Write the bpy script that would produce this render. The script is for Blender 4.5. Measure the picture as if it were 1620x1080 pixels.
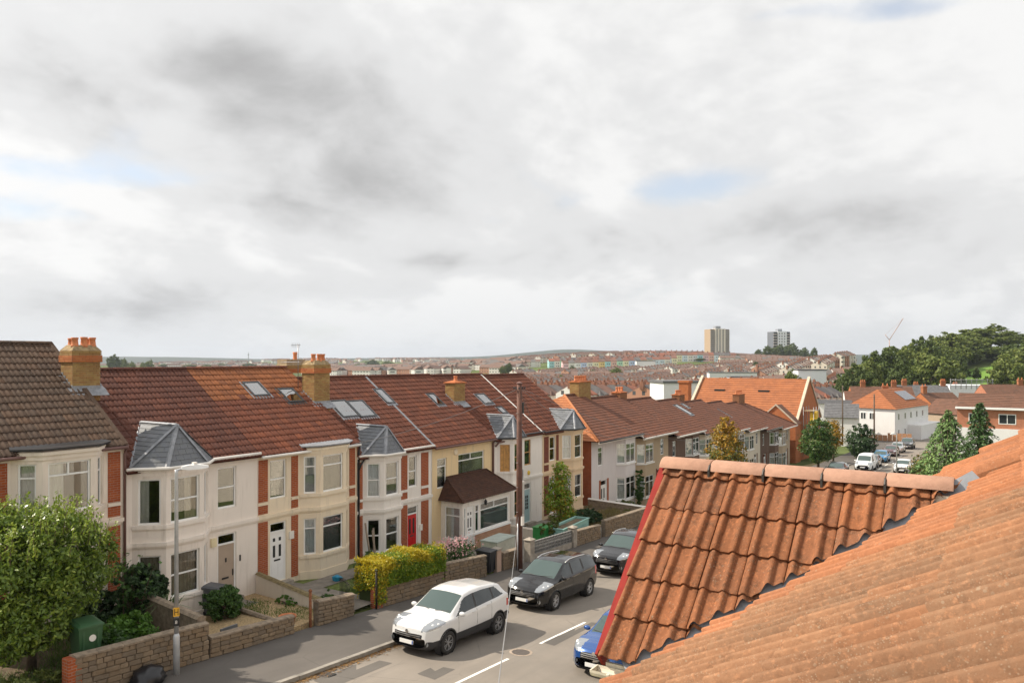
import bpy, bmesh, math, random
import numpy as np
from mathutils import Vector, Matrix
for o in list(bpy.data.objects): bpy.data.objects.remove(o)
S = bpy.context.scene; COL = S.collection
R = math.radians; PI = math.pi
# ---------------------------------------------------------------- camera
TH = R(32.93); F = 1220.0; HY = 567.0; CZ = 8.9
CT, ST = math.cos(TH), math.sin(TH)
cam_d = bpy.data.cameras.new('camera'); cam = bpy.data.objects.new('camera', cam_d); COL.objects.link(cam)
cam.location = (0, 0, CZ); cam.rotation_euler = (R(90), 0, TH - R(90))
cam_d.sensor_width = 36; cam_d.lens = 36 * F / 1620; cam_d.shift_y = (HY - 540) / 1620
cam_d.clip_start = 0.1; cam_d.clip_end = 20000
S.camera = cam
S.render.resolution_x = 1024; S.render.resolution_y = 682
# ---------------------------------------------------------------- light and sky
SUN = Vector((-0.30, 0.66, 0.69)).normalized()
wd = bpy.data.worlds.new('World'); S.world = wd; wd.use_nodes = True
def build_world():
    nt = wd.node_tree; nt.nodes.clear(); N = nt.nodes.new; L = nt.links.new
    out = N('ShaderNodeOutputWorld'); bg = N('ShaderNodeBackground')
    L(bg.outputs[0], out.inputs[0])
    sky = N('ShaderNodeTexSky'); sky.sky_type = 'NISHITA'; sky.sun_disc = False
    sky.sun_elevation = math.asin(SUN.z); sky.sun_rotation = math.atan2(SUN.x, SUN.y)
    sky.air_density = 1.0; sky.dust_density = 1.5; sky.ozone_density = 1.0
    tc = N('ShaderNodeTexCoord')
    sep = N('ShaderNodeSeparateXYZ'); L(tc.outputs['Generated'], sep.inputs[0])
    def math_(op, a, b=None, c=None, clamp=False):
        n = N('ShaderNodeMath'); n.operation = op; n.use_clamp = clamp
        for i, v in enumerate((a, b, c)):
            if v is None: continue
            if isinstance(v, (int, float)): n.inputs[i].default_value = v
            else: L(v, n.inputs[i])
        return n.outputs[0]
    zc = math_('MAXIMUM', sep.outputs[2], 0.0)
    den = math_('ADD', zc, 0.34)
    px_ = math_('DIVIDE', sep.outputs[0], den); py_ = math_('DIVIDE', sep.outputs[1], den)
    cmb = N('ShaderNodeCombineXYZ'); L(px_, cmb.inputs[0]); L(py_, cmb.inputs[1])
    def noise(scale, detail, rough, off, dist=0.0):
        mp = N('ShaderNodeMapping'); mp.inputs['Location'].default_value = off
        L(cmb.outputs[0], mp.inputs['Vector'])
        n = N('ShaderNodeTexNoise'); n.inputs['Scale'].default_value = scale
        n.inputs['Detail'].default_value = detail; n.inputs['Roughness'].default_value = rough
        n.inputs['Distortion'].default_value = dist
        L(mp.outputs[0], n.inputs['Vector']); return n.outputs['Fac']
    def blob(px, py, rx, ry):      # soft patch of cloud round a direction of the sky
        a = (px - 810) / F; b = (py - HY) / F
        d = Vector((CT + ST * a, ST - CT * a, -b)); k = d.z / d.length; d.normalize()
        dn = max(d.z, 0) + 0.34
        q = (d.x / dn, d.y / dn)
        rx *= .75; ry *= .6
        # radial / tangential axes on the cloud plane
        rad = Vector((q[0], q[1])).normalized(); tan = Vector((-rad.y, rad.x))
        dx = math_('SUBTRACT', px_, q[0]); dy = math_('SUBTRACT', py_, q[1])
        u = math_('ADD', math_('MULTIPLY', dx, tan.x / rx), math_('MULTIPLY', dy, tan.y / rx))
        v = math_('ADD', math_('MULTIPLY', dx, rad.x / ry), math_('MULTIPLY', dy, rad.y / ry))
        r2 = math_('ADD', math_('MULTIPLY', u, u), math_('MULTIPLY', v, v))
        return math_('POWER', 2.718, math_('MULTIPLY', r2, -1.0))
    s2 = Vector((SUN.x, SUN.y)).normalized()
    OF = (3.1, 7.7, 0.0); dl = .10
    n1 = noise(1.7, 8, 0.52, OF, 0.25)                                           # cloud body
    n1s = noise(1.7, 8, 0.52, (OF[0] + s2.x * dl, OF[1] + s2.y * dl, 0.0), 0.25)    # the same body a step towards the sun
    n2 = noise(4.2, 6, 0.55, (9.3, 1.2, 4.0), 0.2)                                  # billows
    n2s = noise(4.2, 6, 0.55, (9.3 + s2.x * .04, 1.2 + s2.y * .04, 4.0), 0.2)
    n3 = noise(0.9, 4, 0.5, (5.0, 2.0, 9.0))                                       # broad shade
    cover = math_('ADD', math_('ADD', math_('MULTIPLY', n1, .8), math_('MULTIPLY', n2, .2)), 0.12)
    for px, py, rx, ry, am in BLUE: cover = math_('SUBTRACT', cover, math_('MULTIPLY', blob(px, py, rx, ry), am))
    cov = N('ShaderNodeMapRange'); cov.interpolation_type = 'SMOOTHSTEP'
    cov.inputs[1].default_value = 0.36; cov.inputs[2].default_value = 0.52; L(cover, cov.inputs[0])
    shade = math_('ADD', math_('MULTIPLY', math_('SUBTRACT', n1s, n1), 1.0), math_('MULTIPLY', math_('SUBTRACT', n2s, n2), .5))
    shade = math_('ADD', shade, math_('MULTIPLY', n3, .55)); shade = math_('ADD', shade, math_('MULTIPLY', n1, .25)); shade = math_('ADD', shade, .02)
    gsum = 0.0
    for px, py, rx, ry, am in GREY: gsum = math_('ADD', gsum, math_('MULTIPLY', blob(px, py, rx, ry), am))
    tex = N('ShaderNodeMapRange'); tex.interpolation_type = 'SMOOTHSTEP'; tex.inputs[1].default_value = .42; tex.inputs[2].default_value = .60; tex.inputs[3].default_value = .62; tex.inputs[4].default_value = 1.12
    L(math_('ADD', math_('MULTIPLY', n1, .75), math_('MULTIPLY', n2, .25)), tex.inputs[0])
    shade = math_('ADD', shade, math_('MULTIPLY', gsum, tex.outputs[0]))
    ramp = N('ShaderNodeValToRGB'); cr = ramp.color_ramp; cr.interpolation = 'EASE'
    cr.elements[0].position = 0.36; cr.elements[0].color = (0.76, 0.757, 0.75, 1)
    cr.elements[1].position = 0.98; cr.elements[1].color = (0.35, 0.347, 0.347, 1)
    e = cr.elements.new(0.56); e.color = (0.64, 0.64, 0.64, 1)
    L(shade, ramp.inputs[0])
    # cloud gets brighter towards the sun, as lit vapour does
    dot = N('ShaderNodeVectorMath'); dot.operation = 'DOT_PRODUCT'
    L(tc.outputs['Generated'], dot.inputs[0]); dot.inputs[1].default_value = SUN
    glow = math_('ADD', 1.0, math_('MULTIPLY', math_('POWER', math_('MAXIMUM', dot.outputs['Value'], 0.0), 3.0), 0.25))
    sc = N('ShaderNodeVectorMath'); sc.operation = 'SCALE'; L(ramp.outputs[0], sc.inputs[0]); L(glow, sc.inputs['Scale'])
    cs = N('ShaderNodeVectorMath'); cs.operation = 'SCALE'; L(sc.outputs[0], cs.inputs[0]); cs.inputs['Scale'].default_value = CLOUD
    # low haze near the horizon
    hz = N('ShaderNodeMapRange'); hz.inputs[1].default_value = 0.0; hz.inputs[2].default_value = 0.10
    hz.inputs[3].default_value = 0.45; hz.inputs[4].default_value = 0.0; L(zc, hz.inputs[0])
    mix = N('ShaderNodeMixRGB'); L(cov.outputs[0], mix.inputs[0])
    veil = N('ShaderNodeMixRGB'); veil.inputs[0].default_value = .5; L(sky.outputs[0], veil.inputs[1]); veil.inputs[2].default_value = (.72 * CLOUD, .74 * CLOUD, .76 * CLOUD, 1); L(veil.outputs[0], mix.inputs[1]); L(cs.outputs[0], mix.inputs[2])
    mix2 = N('ShaderNodeMixRGB'); L(hz.outputs[0], mix2.inputs[0]); L(mix.outputs[0], mix2.inputs[1])
    mix2.inputs[2].default_value = (0.60 * CLOUD, 0.62 * CLOUD, 0.64 * CLOUD, 1)
    L(mix2.outputs[0], bg.inputs[0]); bg.inputs[1].default_value = SKY_STRENGTH
SKY_STRENGTH = 0.12; CLOUD = 1.0 / SKY_STRENGTH * 0.88
# px, py, tangential radius, radial radius, amount
BLUE = [(120, 268, .36, .14, .22), (0, 335, .40, .12, .12), (1085, 290, .24, .16, .15), (1030, 300, .12, .08, .06), (1250, 20, .22, .05, .2), (1420, 22, .2, .05, .16), (800, 350, .12, .10, .12), (1330, 440, .4, .14, .10), (1000, 100, .05, .03, .12)]
GREY = [(330, 110, .42, .26, .30), (480, 220, .44, .34, .46), (600, 330, .38, .30, .46), (690, 410, .26, .16, .26), (200, 490, .7, .34, .34), (1280, 340, .5, .28, .34), (1000, 395, .5, .24, .24), (520, 455, .42, .16, .24), (1200, 450, .5, .14, .14),
        (740, 465, .16, .2, -.12), (1160, 400, .12, .14, -.12), (60, 390, .4, .2, -.03)]
build_world()
sd = bpy.data.lights.new('sun', 'SUN'); sd.energy = 4.2; sd.angle = R(0.6); sd.color = (1.0, 0.90, 0.76)
so = bpy.data.objects.new('sun', sd); COL.objects.link(so); so.location = (0, 0, 60)
so.rotation_euler = SUN.to_track_quat('Z', 'Y').to_euler()
S.view_settings.view_transform = 'Standard'; S.view_settings.look = 'None'
S.view_settings.exposure = 0.5; S.view_settings.gamma = 1.0; S.view_settings.use_curve_mapping = False
# ---------------------------------------------------------------- places
def ray(px, py): 
    a = (px - 810) / F; b = (py - HY) / F
    return Vector((CT + ST * a, ST - CT * a, -b))
O3 = Vector((0, 0, CZ))
def at_t(px, py, t): return O3 + ray(px, py) * t
def at_Y(px, py, Y): r = ray(px, py); return O3 + r * (Y / r.y)
def at_X(px, py, X): r = ray(px, py); return O3 + r * (X / r.x)
def at_plane(px, py, p, n):
    r = ray(px, py); n = Vector(n); return O3 + r * ((Vector(p) - O3).dot(n) / r.dot(n))
SX = [-12, 13.7, 27.1, 42.9, 98, 150, 300]; SZ = [2.05, .33, -.57, -1.33, -3.7, -5.5, -7.0]
def street(X): return float(np.interp(X, SX, SZ))
def at_street(px, py, dz=0.0):
    r = ray(px, py); lo, hi = 1.0, 400.0
    for _ in range(60):
        m = (lo + hi) / 2; p = O3 + r * m
        if p.z > street(p.x) + dz: lo = m
        else: hi = m
    return O3 + r * lo
def camUT(x, y): return x * ST - y * CT, x * CT + y * ST      # right, forward
def fromUT(u, t): return u * ST + t * CT, -u * CT + t * ST
def sm(a, b, x): x = min(1, max(0, (x - a) / (b - a))); return x * x * (3 - 2 * x)
def terrain(x, y):
    u, t = camUT(x, y); r = math.hypot(x, y)
    s = street(x) - 0.02
    g = lambda cu, ct, su, stt, am: am * math.exp(-((u - cu) / su) ** 2 - ((t - ct) / stt) ** 2)
    z = np.interp(t, [-9000, -300, 0, 150, 250, 400, 600, 1400, 2600, 3500, 9000], [40, 12, 2, -5.7, -9, -12, -12, -14, -30, -36, -40])
    z += g(190, 1040, 300, 310, 24) + g(330, 620, 160, 200, 4)
    z += g(270, 430, 105, 120, 19) + g(520, 520, 200, 200, 24)
    z += g(-640, 1250, 120, 300, 12) + g(-420, 2500, 900, 500, 32)
    z += g(1000, 5600, 1300, 900, 82) + g(360, 5200, 420, 700, 44) + g(-2900, 5600, 1400, 900, 62) + g(-800, 5600, 900, 800, 36) + g(3600, 5600, 1500, 1000, 90)
    z += 1.2 * math.sin(x * .013 + 1) * math.cos(y * .011) * sm(150, 400, r)
    w = sm(150, 230, r)
    cor = (1 - sm(26, 60, abs(y - 14))) * (1 - sm(175, 215, x))
    return s * (1 - w) + z * w - (0.30 + .5 * sm(40, 80, r)) * cor
# ---------------------------------------------------------------- mesh helpers
KIDS = {}
class MB:
    def __init__(s): s.v = []; s.f = []; s.m = []
    def add(s, vs, fs, mi=0):
        b = len(s.v); s.v.extend([tuple(v) for v in vs]); s.f.extend([tuple(b + i for i in f) for f in fs]); s.m.extend([mi] * len(fs)); return s
    def box(s, x0, y0, z0, x1, y1, z1, mi=0, M=None):
        vs = [Vector(p) for p in ((x0,y0,z0),(x1,y0,z0),(x1,y1,z0),(x0,y1,z0),(x0,y0,z1),(x1,y0,z1),(x1,y1,z1),(x0,y1,z1))]
        if M is not None: vs = [M @ v for v in vs]
        return s.add(vs, [(0,3,2,1),(4,5,6,7),(0,1,5,4),(1,2,6,5),(2,3,7,6),(3,0,4,7)], mi)
    def prism(s, poly, d, mi=0):      # poly: 3D points, d: extrusion vector
        n = len(poly); d = Vector(d); a = [Vector(p) for p in poly]
        fs = [tuple(range(n))[::-1], tuple(range(n, 2 * n))] + [(i, (i + 1) % n, n + (i + 1) % n, n + i) for i in range(n)]
        return s.add(a + [p + d for p in a], fs, mi)
    def quad(s, a, b, c, d, mi=0): return s.add([a, b, c, d], [(0, 1, 2, 3)], mi)
    def poly(s, pts, mi=0): return s.add(pts, [tuple(range(len(pts)))], mi)
    def tube(s, pts, r, n=8, mi=0, caps=True):
        pts = [Vector(p) for p in pts]; rs = r if isinstance(r, (list, tuple)) else [r] * len(pts)
        vs = []; fs = []
        for i, p in enumerate(pts):
            d = (pts[min(i + 1, len(pts) - 1)] - pts[max(i - 1, 0)]).normalized()
            a = d.orthogonal().normalized() if abs(d.z) > .95 else d.cross(Vector((0, 0, 1))).normalized()
            b = d.cross(a)
            for k in range(n):
                an = 2 * PI * k / n; vs.append(p + (a * math.cos(an) + b * math.sin(an)) * rs[i])
        for i in range(len(pts) - 1):
            for k in range(n):
                k2 = (k + 1) % n; fs.append((i * n + k, i * n + k2, (i + 1) * n + k2, (i + 1) * n + k))
        if caps: fs += [tuple(range(n))[::-1], tuple((len(pts) - 1) * n + k for k in range(n))]
        return s.add(vs, fs, mi)
    def lathe(s, prof, c=(0, 0, 0), n=16, mi=0):
        vs = []; fs = []
        for r, z in prof:
            for k in range(n): vs.append((c[0] + r * math.cos(2 * PI * k / n), c[1] + r * math.sin(2 * PI * k / n), c[2] + z))
        for i in range(len(prof) - 1):
            for k in range(n):
                k2 = (k + 1) % n; fs.append((i * n + k, i * n + k2, (i + 1) * n + k2, (i + 1) * n + k))
        fs += [tuple(range(n))[::-1], tuple((len(prof) - 1) * n + k for k in range(n))]
        return s.add(vs, fs, mi)
    def mesh(s, name, mats, smooth=False):
        me = bpy.data.meshes.new(name); me.from_pydata(s.v, [], s.f)
        if not isinstance(mats, (list, tuple)): mats = [mats]
        for m in mats: me.materials.append(m)
        if len(mats) > 1: me.polygons.foreach_set('material_index', s.m)
        if smooth: me.polygons.foreach_set('use_smooth', [True] * len(s.f))
        me.update(); return me
    def build(s, name, mats, parent=None, loc=None, rz=0, smooth=False, kind=None):
        return link(name, s.mesh(name, mats, smooth), parent, loc, rz, kind)
def link(name, me, parent=None, loc=None, rz=0, kind=None, mw=None):
    o = bpy.data.objects.new(name, me); COL.objects.link(o)
    if parent is not None: o.parent = parent; KIDS.setdefault(parent.name, []).append(o)
    if mw is not None: o.matrix_local = mw
    else:
        if loc is not None: o.location = loc
        if rz: o.rotation_euler = (0, 0, rz)
    if kind: o['kind'] = kind
    return o
def tag(o, label, cat, group=None):
    o['label'] = label; o['category'] = cat
    if group: o['group'] = group
    return o
def thing(name, label, cat, loc=(0, 0, 0), rz=0, group=None):
    o = bpy.data.objects.new(name, None); COL.objects.link(o); o.location = loc; o.rotation_euler = (0, 0, rz); o.empty_display_size = .2
    return tag(o, label, cat, group)
def struct(o): o['kind'] = 'structure'; return o
def copy_tree(o, parent=None, loc=None, rz=None, scale=None):
    c = o.copy(); COL.objects.link(c)
    if parent is not None: c.parent = parent
    if loc is not None: c.location = loc
    if rz is not None: c.rotation_euler = (0, 0, rz)
    if scale is not None: c.scale = scale if isinstance(scale, (tuple, list)) else (scale,) * 3
    for ch in KIDS.get(o.name, []):
        copy_tree(ch, c)
    return c
def np_mesh(name, V, Fq, mats, smooth=False, mi=None):
    me = bpy.data.meshes.new(name); V = np.asarray(V, np.float32); Fq = np.asarray(Fq, np.int32); k = Fq.shape[1]
    me.vertices.add(len(V)); me.vertices.foreach_set('co', V.ravel())
    me.loops.add(Fq.size); me.loops.foreach_set('vertex_index', Fq.ravel())
    me.polygons.add(len(Fq)); me.polygons.foreach_set('loop_start', np.arange(0, Fq.size, k, dtype=np.int32))
    me.polygons.foreach_set('loop_total', np.full(len(Fq), k, np.int32))
    for m in (mats if isinstance(mats, (list, tuple)) else [mats]): me.materials.append(m)
    if mi is not None: me.polygons.foreach_set('material_index', np.asarray(mi, np.int32))
    if smooth: me.polygons.foreach_set('use_smooth', np.ones(len(Fq), bool))
    me.update(calc_edges=True); me.validate(); return me
# ---------------------------------------------------------------- materials
MATS = {}
class NT:
    def __init__(s, name):
        s.m = bpy.data.materials.new(name); s.m.use_nodes = True; s.t = s.m.node_tree; s.t.nodes.clear()
        s.out = s.n('ShaderNodeOutputMaterial'); s.p = s.n('ShaderNodeBsdfPrincipled'); s.l(s.p.outputs[0], s.out.inputs[0]); MATS[name] = s.m
    def n(s, k): return s.t.nodes.new(k)
    def l(s, a, b): s.t.links.new(a, b)
    def val(s, inp, v):
        if hasattr(v, 'links'): s.l(v, inp)
        elif isinstance(v, (tuple, list)) and len(v) == 3 and len(inp.default_value) == 4: inp.default_value = (*v, 1)
        else: inp.default_value = v
    def pos(s): return s.n('ShaderNodeNewGeometry').outputs['Position']
    def obj(s): return s.n('ShaderNodeTexCoord').outputs['Object']
    def mapv(s, v, sc=(1, 1, 1), loc=(0, 0, 0)):
        m = s.n('ShaderNodeMapping'); m.inputs['Scale'].default_value = sc; m.inputs['Location'].default_value = loc; s.l(v, m.inputs[0]); return m.outputs[0]
    def noise(s, v, scale, detail=4, rough=.55, dist=0.0):
        n = s.n('ShaderNodeTexNoise'); n.inputs['Scale'].default_value = scale; n.inputs['Detail'].default_value = detail; n.inputs['Roughness'].default_value = rough; n.inputs['Distortion'].default_value = dist
        s.l(v, n.inputs['Vector']); return n.outputs['Fac']
    def vor(s, v, scale, feat='F1'):
        n = s.n('ShaderNodeTexVoronoi'); n.feature = feat; n.inputs['Scale'].default_value = scale; s.l(v, n.inputs['Vector']); return n
    def rmp(s, f, a, b, lo=0.0, hi=1.0):
        n = s.n('ShaderNodeMapRange'); n.inputs[1].default_value = a; n.inputs[2].default_value = b; n.inputs[3].default_value = lo; n.inputs[4].default_value = hi; s.l(f, n.inputs[0]); return n.outputs[0]
    def ramp(s, f, stops):
        n = s.n('ShaderNodeValToRGB'); cr = n.color_ramp
        while len(cr.elements) < len(stops): cr.elements.new(.5)
        for e, (p, c) in zip(cr.elements, stops): e.position = p; e.color = (*c, 1)
        s.l(f, n.inputs[0]); return n.outputs[0]
    def mix(s, f, a, b, mode='MIX'):
        n = s.n('ShaderNodeMixRGB'); n.blend_type = mode; s.val(n.inputs[0], f); s.val(n.inputs[1], a); s.val(n.inputs[2], b); return n.outputs[0]
    def mth(s, op, a, b=0.0, clamp=False):
        n = s.n('ShaderNodeMath'); n.operation = op; n.use_clamp = clamp; s.val(n.inputs[0], a); s.val(n.inputs[1], b); return n.outputs[0]
    def bump(s, h, strength=.3, dist=.02):
        n = s.n('ShaderNodeBump'); n.inputs['Strength'].default_value = strength; n.inputs['Distance'].default_value = dist; s.l(h, n.inputs['Height']); s.l(n.outputs[0], s.p.inputs['Normal'])
    def col(s, c): s.val(s.p.inputs['Base Color'], c); return s
    def set(s, rough=.6, metal=0.0, spec=.5, coat=0.0):
        s.p.inputs['Roughness'].default_value = rough; s.p.inputs['Metallic'].default_value = metal; s.p.inputs['Specular IOR Level'].default_value = spec; s.p.inputs['Coat Weight'].default_value = coat; s.p.inputs['Coat Roughness'].default_value = .04; return s
    def rnd(s): return s.n('ShaderNodeObjectInfo').outputs['Random']
    def isl(s): return s.n('ShaderNodeNewGeometry').outputs['Random Per Island']
def plain(name, c, rough=.6, metal=0.0, spec=.5, coat=0.0, var=.12, scale=3.0, bump=0.0):
    if name in MATS: return MATS[name]
    t = NT(name).set(rough, metal, spec, coat); p = t.pos(); n = t.noise(p, scale, 5)
    d = tuple(x * (1 - var) for x in c); e = tuple(min(1, x * (1 + var)) for x in c)
    t.col(t.ramp(n, [(.3, d), (.7, e)]))
    if bump: t.bump(t.noise(p, scale * 12, 3), bump, .01)
    return t.m
def render_mat(name, c, stain=(.40, .34, .27), amt=.75):
    t = NT(name).set(.85, spec=.2); p = t.pos()
    n = t.noise(p, .9, 6, .6); streak = t.noise(t.mapv(p, (3.2, 3.2, .35)), 1.6, 5, .6)
    f = t.mth('MULTIPLY', t.rmp(streak, .52, .78), t.mth('MULTIPLY', t.rmp(n, .35, .7), amt))
    base = t.ramp(n, [(.3, tuple(x * .93 for x in c)), (.7, c)])
    t.col(t.mix(f, base, stain)); t.bump(t.noise(p, 60, 3), .12, .01); return t.m
def brick_mat(name, a, b, mortar, sx=1.0, var=.5, dirt=None):
    t = NT(name).set(.85, spec=.2); p = t.pos(); sp = t.n('ShaderNodeSeparateXYZ'); t.l(p, sp.inputs[0])
    cb = t.n('ShaderNodeCombineXYZ'); t.l(t.mth('ADD', sp.outputs[0], sp.outputs[1]), cb.inputs[0]); t.l(sp.outputs[2], cb.inputs[1])
    br = t.n('ShaderNodeTexBrick'); t.l(cb.outputs[0], br.inputs['Vector']); br.inputs['Scale'].default_value = 1.0
    br.inputs['Brick Width'].default_value = .225 * sx; br.inputs['Row Height'].default_value = .075 * sx; br.inputs['Mortar Size'].default_value = .006 * sx
    br.inputs['Color1'].default_value = (*a, 1); br.inputs['Color2'].default_value = (*b, 1); br.inputs['Mortar'].default_value = (*mortar, 1); br.inputs['Bias'].default_value = 0
    n = t.noise(p, 2.2, 5); c = t.mix(t.rmp(n, .35, .75, 0, var), br.outputs['Color'], dirt or tuple(x * .55 for x in a))
    t.col(c); t.bump(br.outputs['Fac'], -.4, .01); return t.m
def tile_mat(name, cols, lichen=.0, dark=.35, rnd='obj', lich=(.45, .43, .33), scale=9.0, mot=0.0):
    t = NT(name).set(.85, spec=.25); p = t.pos()
    r = t.rnd() if rnd == 'obj' else t.isl()
    k = len(cols); base = t.ramp(r, [(i / max(1, k - 1), c) for i, c in enumerate(cols)])
    n = t.noise(p, 1.1, 5, .6); n2 = t.noise(p, scale, 6, .65)
    c = t.mix(t.rmp(n, .42, .72, 0, dark), base, tuple(x * .42 for x in cols[0]))
    c = t.mix(t.rmp(n2, .35, .7, 0, .55), c, tuple(x * .6 for x in cols[-1]))
    if mot:
        n4 = t.noise(p, 14, 7, .7); n5 = t.noise(t.mapv(p, (1, 1, 1), (3, 5, 7)), 42, 5, .7)
        c = t.mix(t.rmp(n4, .50, .64, 0, mot), c, tuple(x * .38 for x in cols[0])); c = t.mix(t.rmp(n5, .54, .66, 0, mot * .8), c, tuple(min(1, x * 1.5) for x in cols[-1]))
    if lichen:
        v = t.vor(p, 34); spot = t.mth('MULTIPLY', t.rmp(v.outputs['Distance'], .16, .26, 1, 0), t.rmp(t.noise(p, 5, 3), .5, .62))
        c = t.mix(t.mth('MULTIPLY', spot, lichen), c, lich)
        v2 = t.vor(p, 95); spot2 = t.mth('MULTIPLY', t.rmp(v2.outputs['Distance'], .2, .3, 1, 0), t.rmp(t.noise(p, 7, 3), .46, .6))
        c = t.mix(t.mth('MULTIPLY', spot2, lichen * .8), c, tuple(x * 1.2 for x in lich))
    t.col(c); t.bump(t.noise(p, 70, 4), .35, .006); return t.m
def leaf_mat(name, cols, rough=.5, trans=.25):
    t = NT(name).set(rough, spec=.35); r = t.isl(); k = len(cols)
    n = t.noise(t.pos(), .9, 3)
    f = t.mth('ADD', t.mth('MULTIPLY', r, .6), t.mth('MULTIPLY', t.rmp(n, .3, .7), .4))
    c = t.ramp(f, [(i / max(1, k - 1), x) for i, x in enumerate(cols)]); t.col(c)
    tr = t.n('ShaderNodeBsdfTranslucent'); t.l(c, tr.inputs[0]); mx = t.n('ShaderNodeMixShader'); mx.inputs[0].default_value = trans
    t.l(t.p.outputs[0], mx.inputs[1]); t.l(tr.outputs[0], mx.inputs[2]); t.l(mx.outputs[0], t.out.inputs[0]); return t.m
def glass_mat(name, tint=(.75, .8, .8), boost=1.35, clear=.9, add=.10):
    t = NT(name); t.t.nodes.remove(t.p)
    fr = t.n('ShaderNodeFresnel'); fr.inputs[0].default_value = 1.52
    tr = t.n('ShaderNodeBsdfTransparent'); tr.inputs[0].default_value = (*[x * clear for x in tint], 1)
    gl = t.n('ShaderNodeBsdfGlossy'); gl.inputs['Roughness'].default_value = .015
    mx = t.n('ShaderNodeMixShader'); n = t.n('ShaderNodeMath'); n.operation = 'MULTIPLY_ADD'; n.use_clamp = True
    t.l(fr.outputs[0], n.inputs[0]); n.inputs[1].default_value = boost; n.inputs[2].default_value = add
    t.l(n.outputs[0], mx.inputs[0]); t.l(tr.outputs[0], mx.inputs[1]); t.l(gl.outputs[0], mx.inputs[2]); t.l(mx.outputs[0], t.out.inputs[0]); return t.m
# ---------------------------------------------------------------- ground, street
def asphalt(name, c, patch, warm=1.0):
    t = NT(name).set(.9, spec=.25); p = t.pos(); n = t.noise(p, .35, 6, .6); n2 = t.noise(p, 90, 3, .7)
    long = t.noise(t.mapv(p, (.12, 1.6, 1)), 1.0, 5, .6)
    c1 = t.ramp(n, [(.3, tuple(x * .8 for x in c)), (.7, tuple(x * 1.15 for x in c))])
    c1 = t.mix(t.rmp(long, .45, .7, 0, .5), c1, patch); c1 = t.mix(t.rmp(n2, .45, .75, 0, .35), c1, tuple(x * 1.5 for x in c))
    cr = t.vor(t.mapv(p, (.5, .9, 1)), .9, 'DISTANCE_TO_EDGE')
    ck = t.mth('MULTIPLY', t.rmp(cr.outputs['Distance'], .0, .008, .5, 0), t.rmp(n, .5, .6))
    t.col(t.mix(ck, c1, tuple(x * .4 for x in c))); t.bump(n2, .25, .006); return t.m
m_road = asphalt('road_asphalt', (.24, .21, .178), (.17, .155, .135))
m_pave = asphalt('pavement_asphalt', (.12, .108, .097), (.09, .082, .075))
m_kerb = plain('kerb_stone', (.27, .245, .21), .85, var=.3, bump=.3)
m_paint = plain('road_paint', (.78, .76, .70), .7, var=.18, scale=14)
m_grass = plain('grass_ground', (.085, .12, .03), .9, var=.5, scale=1.5, bump=.8)
m_soil = plain('soil', (.14, .10, .06), .95, var=.5, scale=2.5, bump=.8)
t = NT('far_ground').set(.95, spec=.1); p = t.pos()
n = t.noise(p, .012, 6, .6); n2 = t.noise(p, .0035, 4)
base_far = (t.ramp(t.mth('ADD', t.mth('MULTIPLY', n, .6), t.mth('MULTIPLY', n2, .4)), [(.36, (.05, .065, .025)), (.47, (.085, .11, .035)), (.56, (.12, .15, .05)), (.66, (.06, .075, .03))]))
ln = t.n('ShaderNodeVectorMath'); ln.operation = 'LENGTH'; t.l(p, ln.inputs[0])
m_far = t.col(t.mix(t.rmp(ln.outputs['Value'], 3000, 3800), base_far, t.ramp(t.noise(p, .02, 5), [(.4, (.018, .03, .012)), (.65, (.04, .055, .02))]))).m
def build_ground():
    rs = [0, 8, 16, 24, 32, 40, 50, 60, 72, 86, 100, 116, 134, 155, 180, 210, 245, 285, 330, 380, 440, 500, 570, 650, 740, 840, 950, 1080, 1220, 1400, 1600, 1850, 2150, 2500, 2900, 3300, 3700, 4100, 4500, 4900, 5300, 5700, 6100, 6600, 7300, 9000, 14000]
    fwd = math.atan2(ST, CT); angs = []
    a = -PI
    while a < PI - 1e-6:
        angs.append(a); a += R(0.75) if abs(a + R(.3)) < R(46) else R(4)
    V = [(0, 0, street(0) - .3)]; 
    for r in rs[1:]:
        for a in angs:
            x, y = r * math.cos(fwd + a), r * math.sin(fwd + a); V.append((x, y, terrain(x, y)))
    n = len(angs); Fq = []; T = []
    for i in range(len(rs) - 2):
        for k in range(n):
            k2 = (k + 1) % n; a = 1 + i * n; Fq.append((a + k, a + n + k, a + n + k2, a + k2))
    mb = MB(); mb.add(V, Fq + [(0, 1 + k, 1 + (k + 1) % n) for k in range(n)])
    o = mb.build('ground', m_far, smooth=True); struct(o)
build_ground()
XS = sorted(set([-15 + 3 * i for i in range(0, 64)] + SX[1:6])); XS = [x for x in XS if x <= 172]
def strip(name, y0, y1, dz, mat, x0=-15, x1=172, side=True, th=.3):
    xs = [x0] + [x for x in XS if x0 < x < x1] + [x1]; mb = MB()
    for a, b in zip(xs[:-1], xs[1:]):
        za, zb = street(a) + dz, street(b) + dz
        mb.quad((a, y0, za), (b, y0, zb), (b, y1, zb), (a, y1, za))
        mb.quad((a, y0, za - th), (b, y0, zb - th), (b, y0, zb), (a, y0, za)); mb.quad((b, y1, zb - th), (a, y1, za - th), (a, y1, za), (b, y1, zb))
    return struct(mb.build(name, mat))
YK = 16.0; YW = 19.0; YC = 12.6; YO = 9.2; D = 24.0
road = strip('road', YO - .02, YK + .02, 0, m_road)
pave = strip('pavement', YK + .15, YW + .1, .11, m_pave)
pave2 = strip('pavement', 6.4, YO - .15, .11, m_pave)
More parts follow.
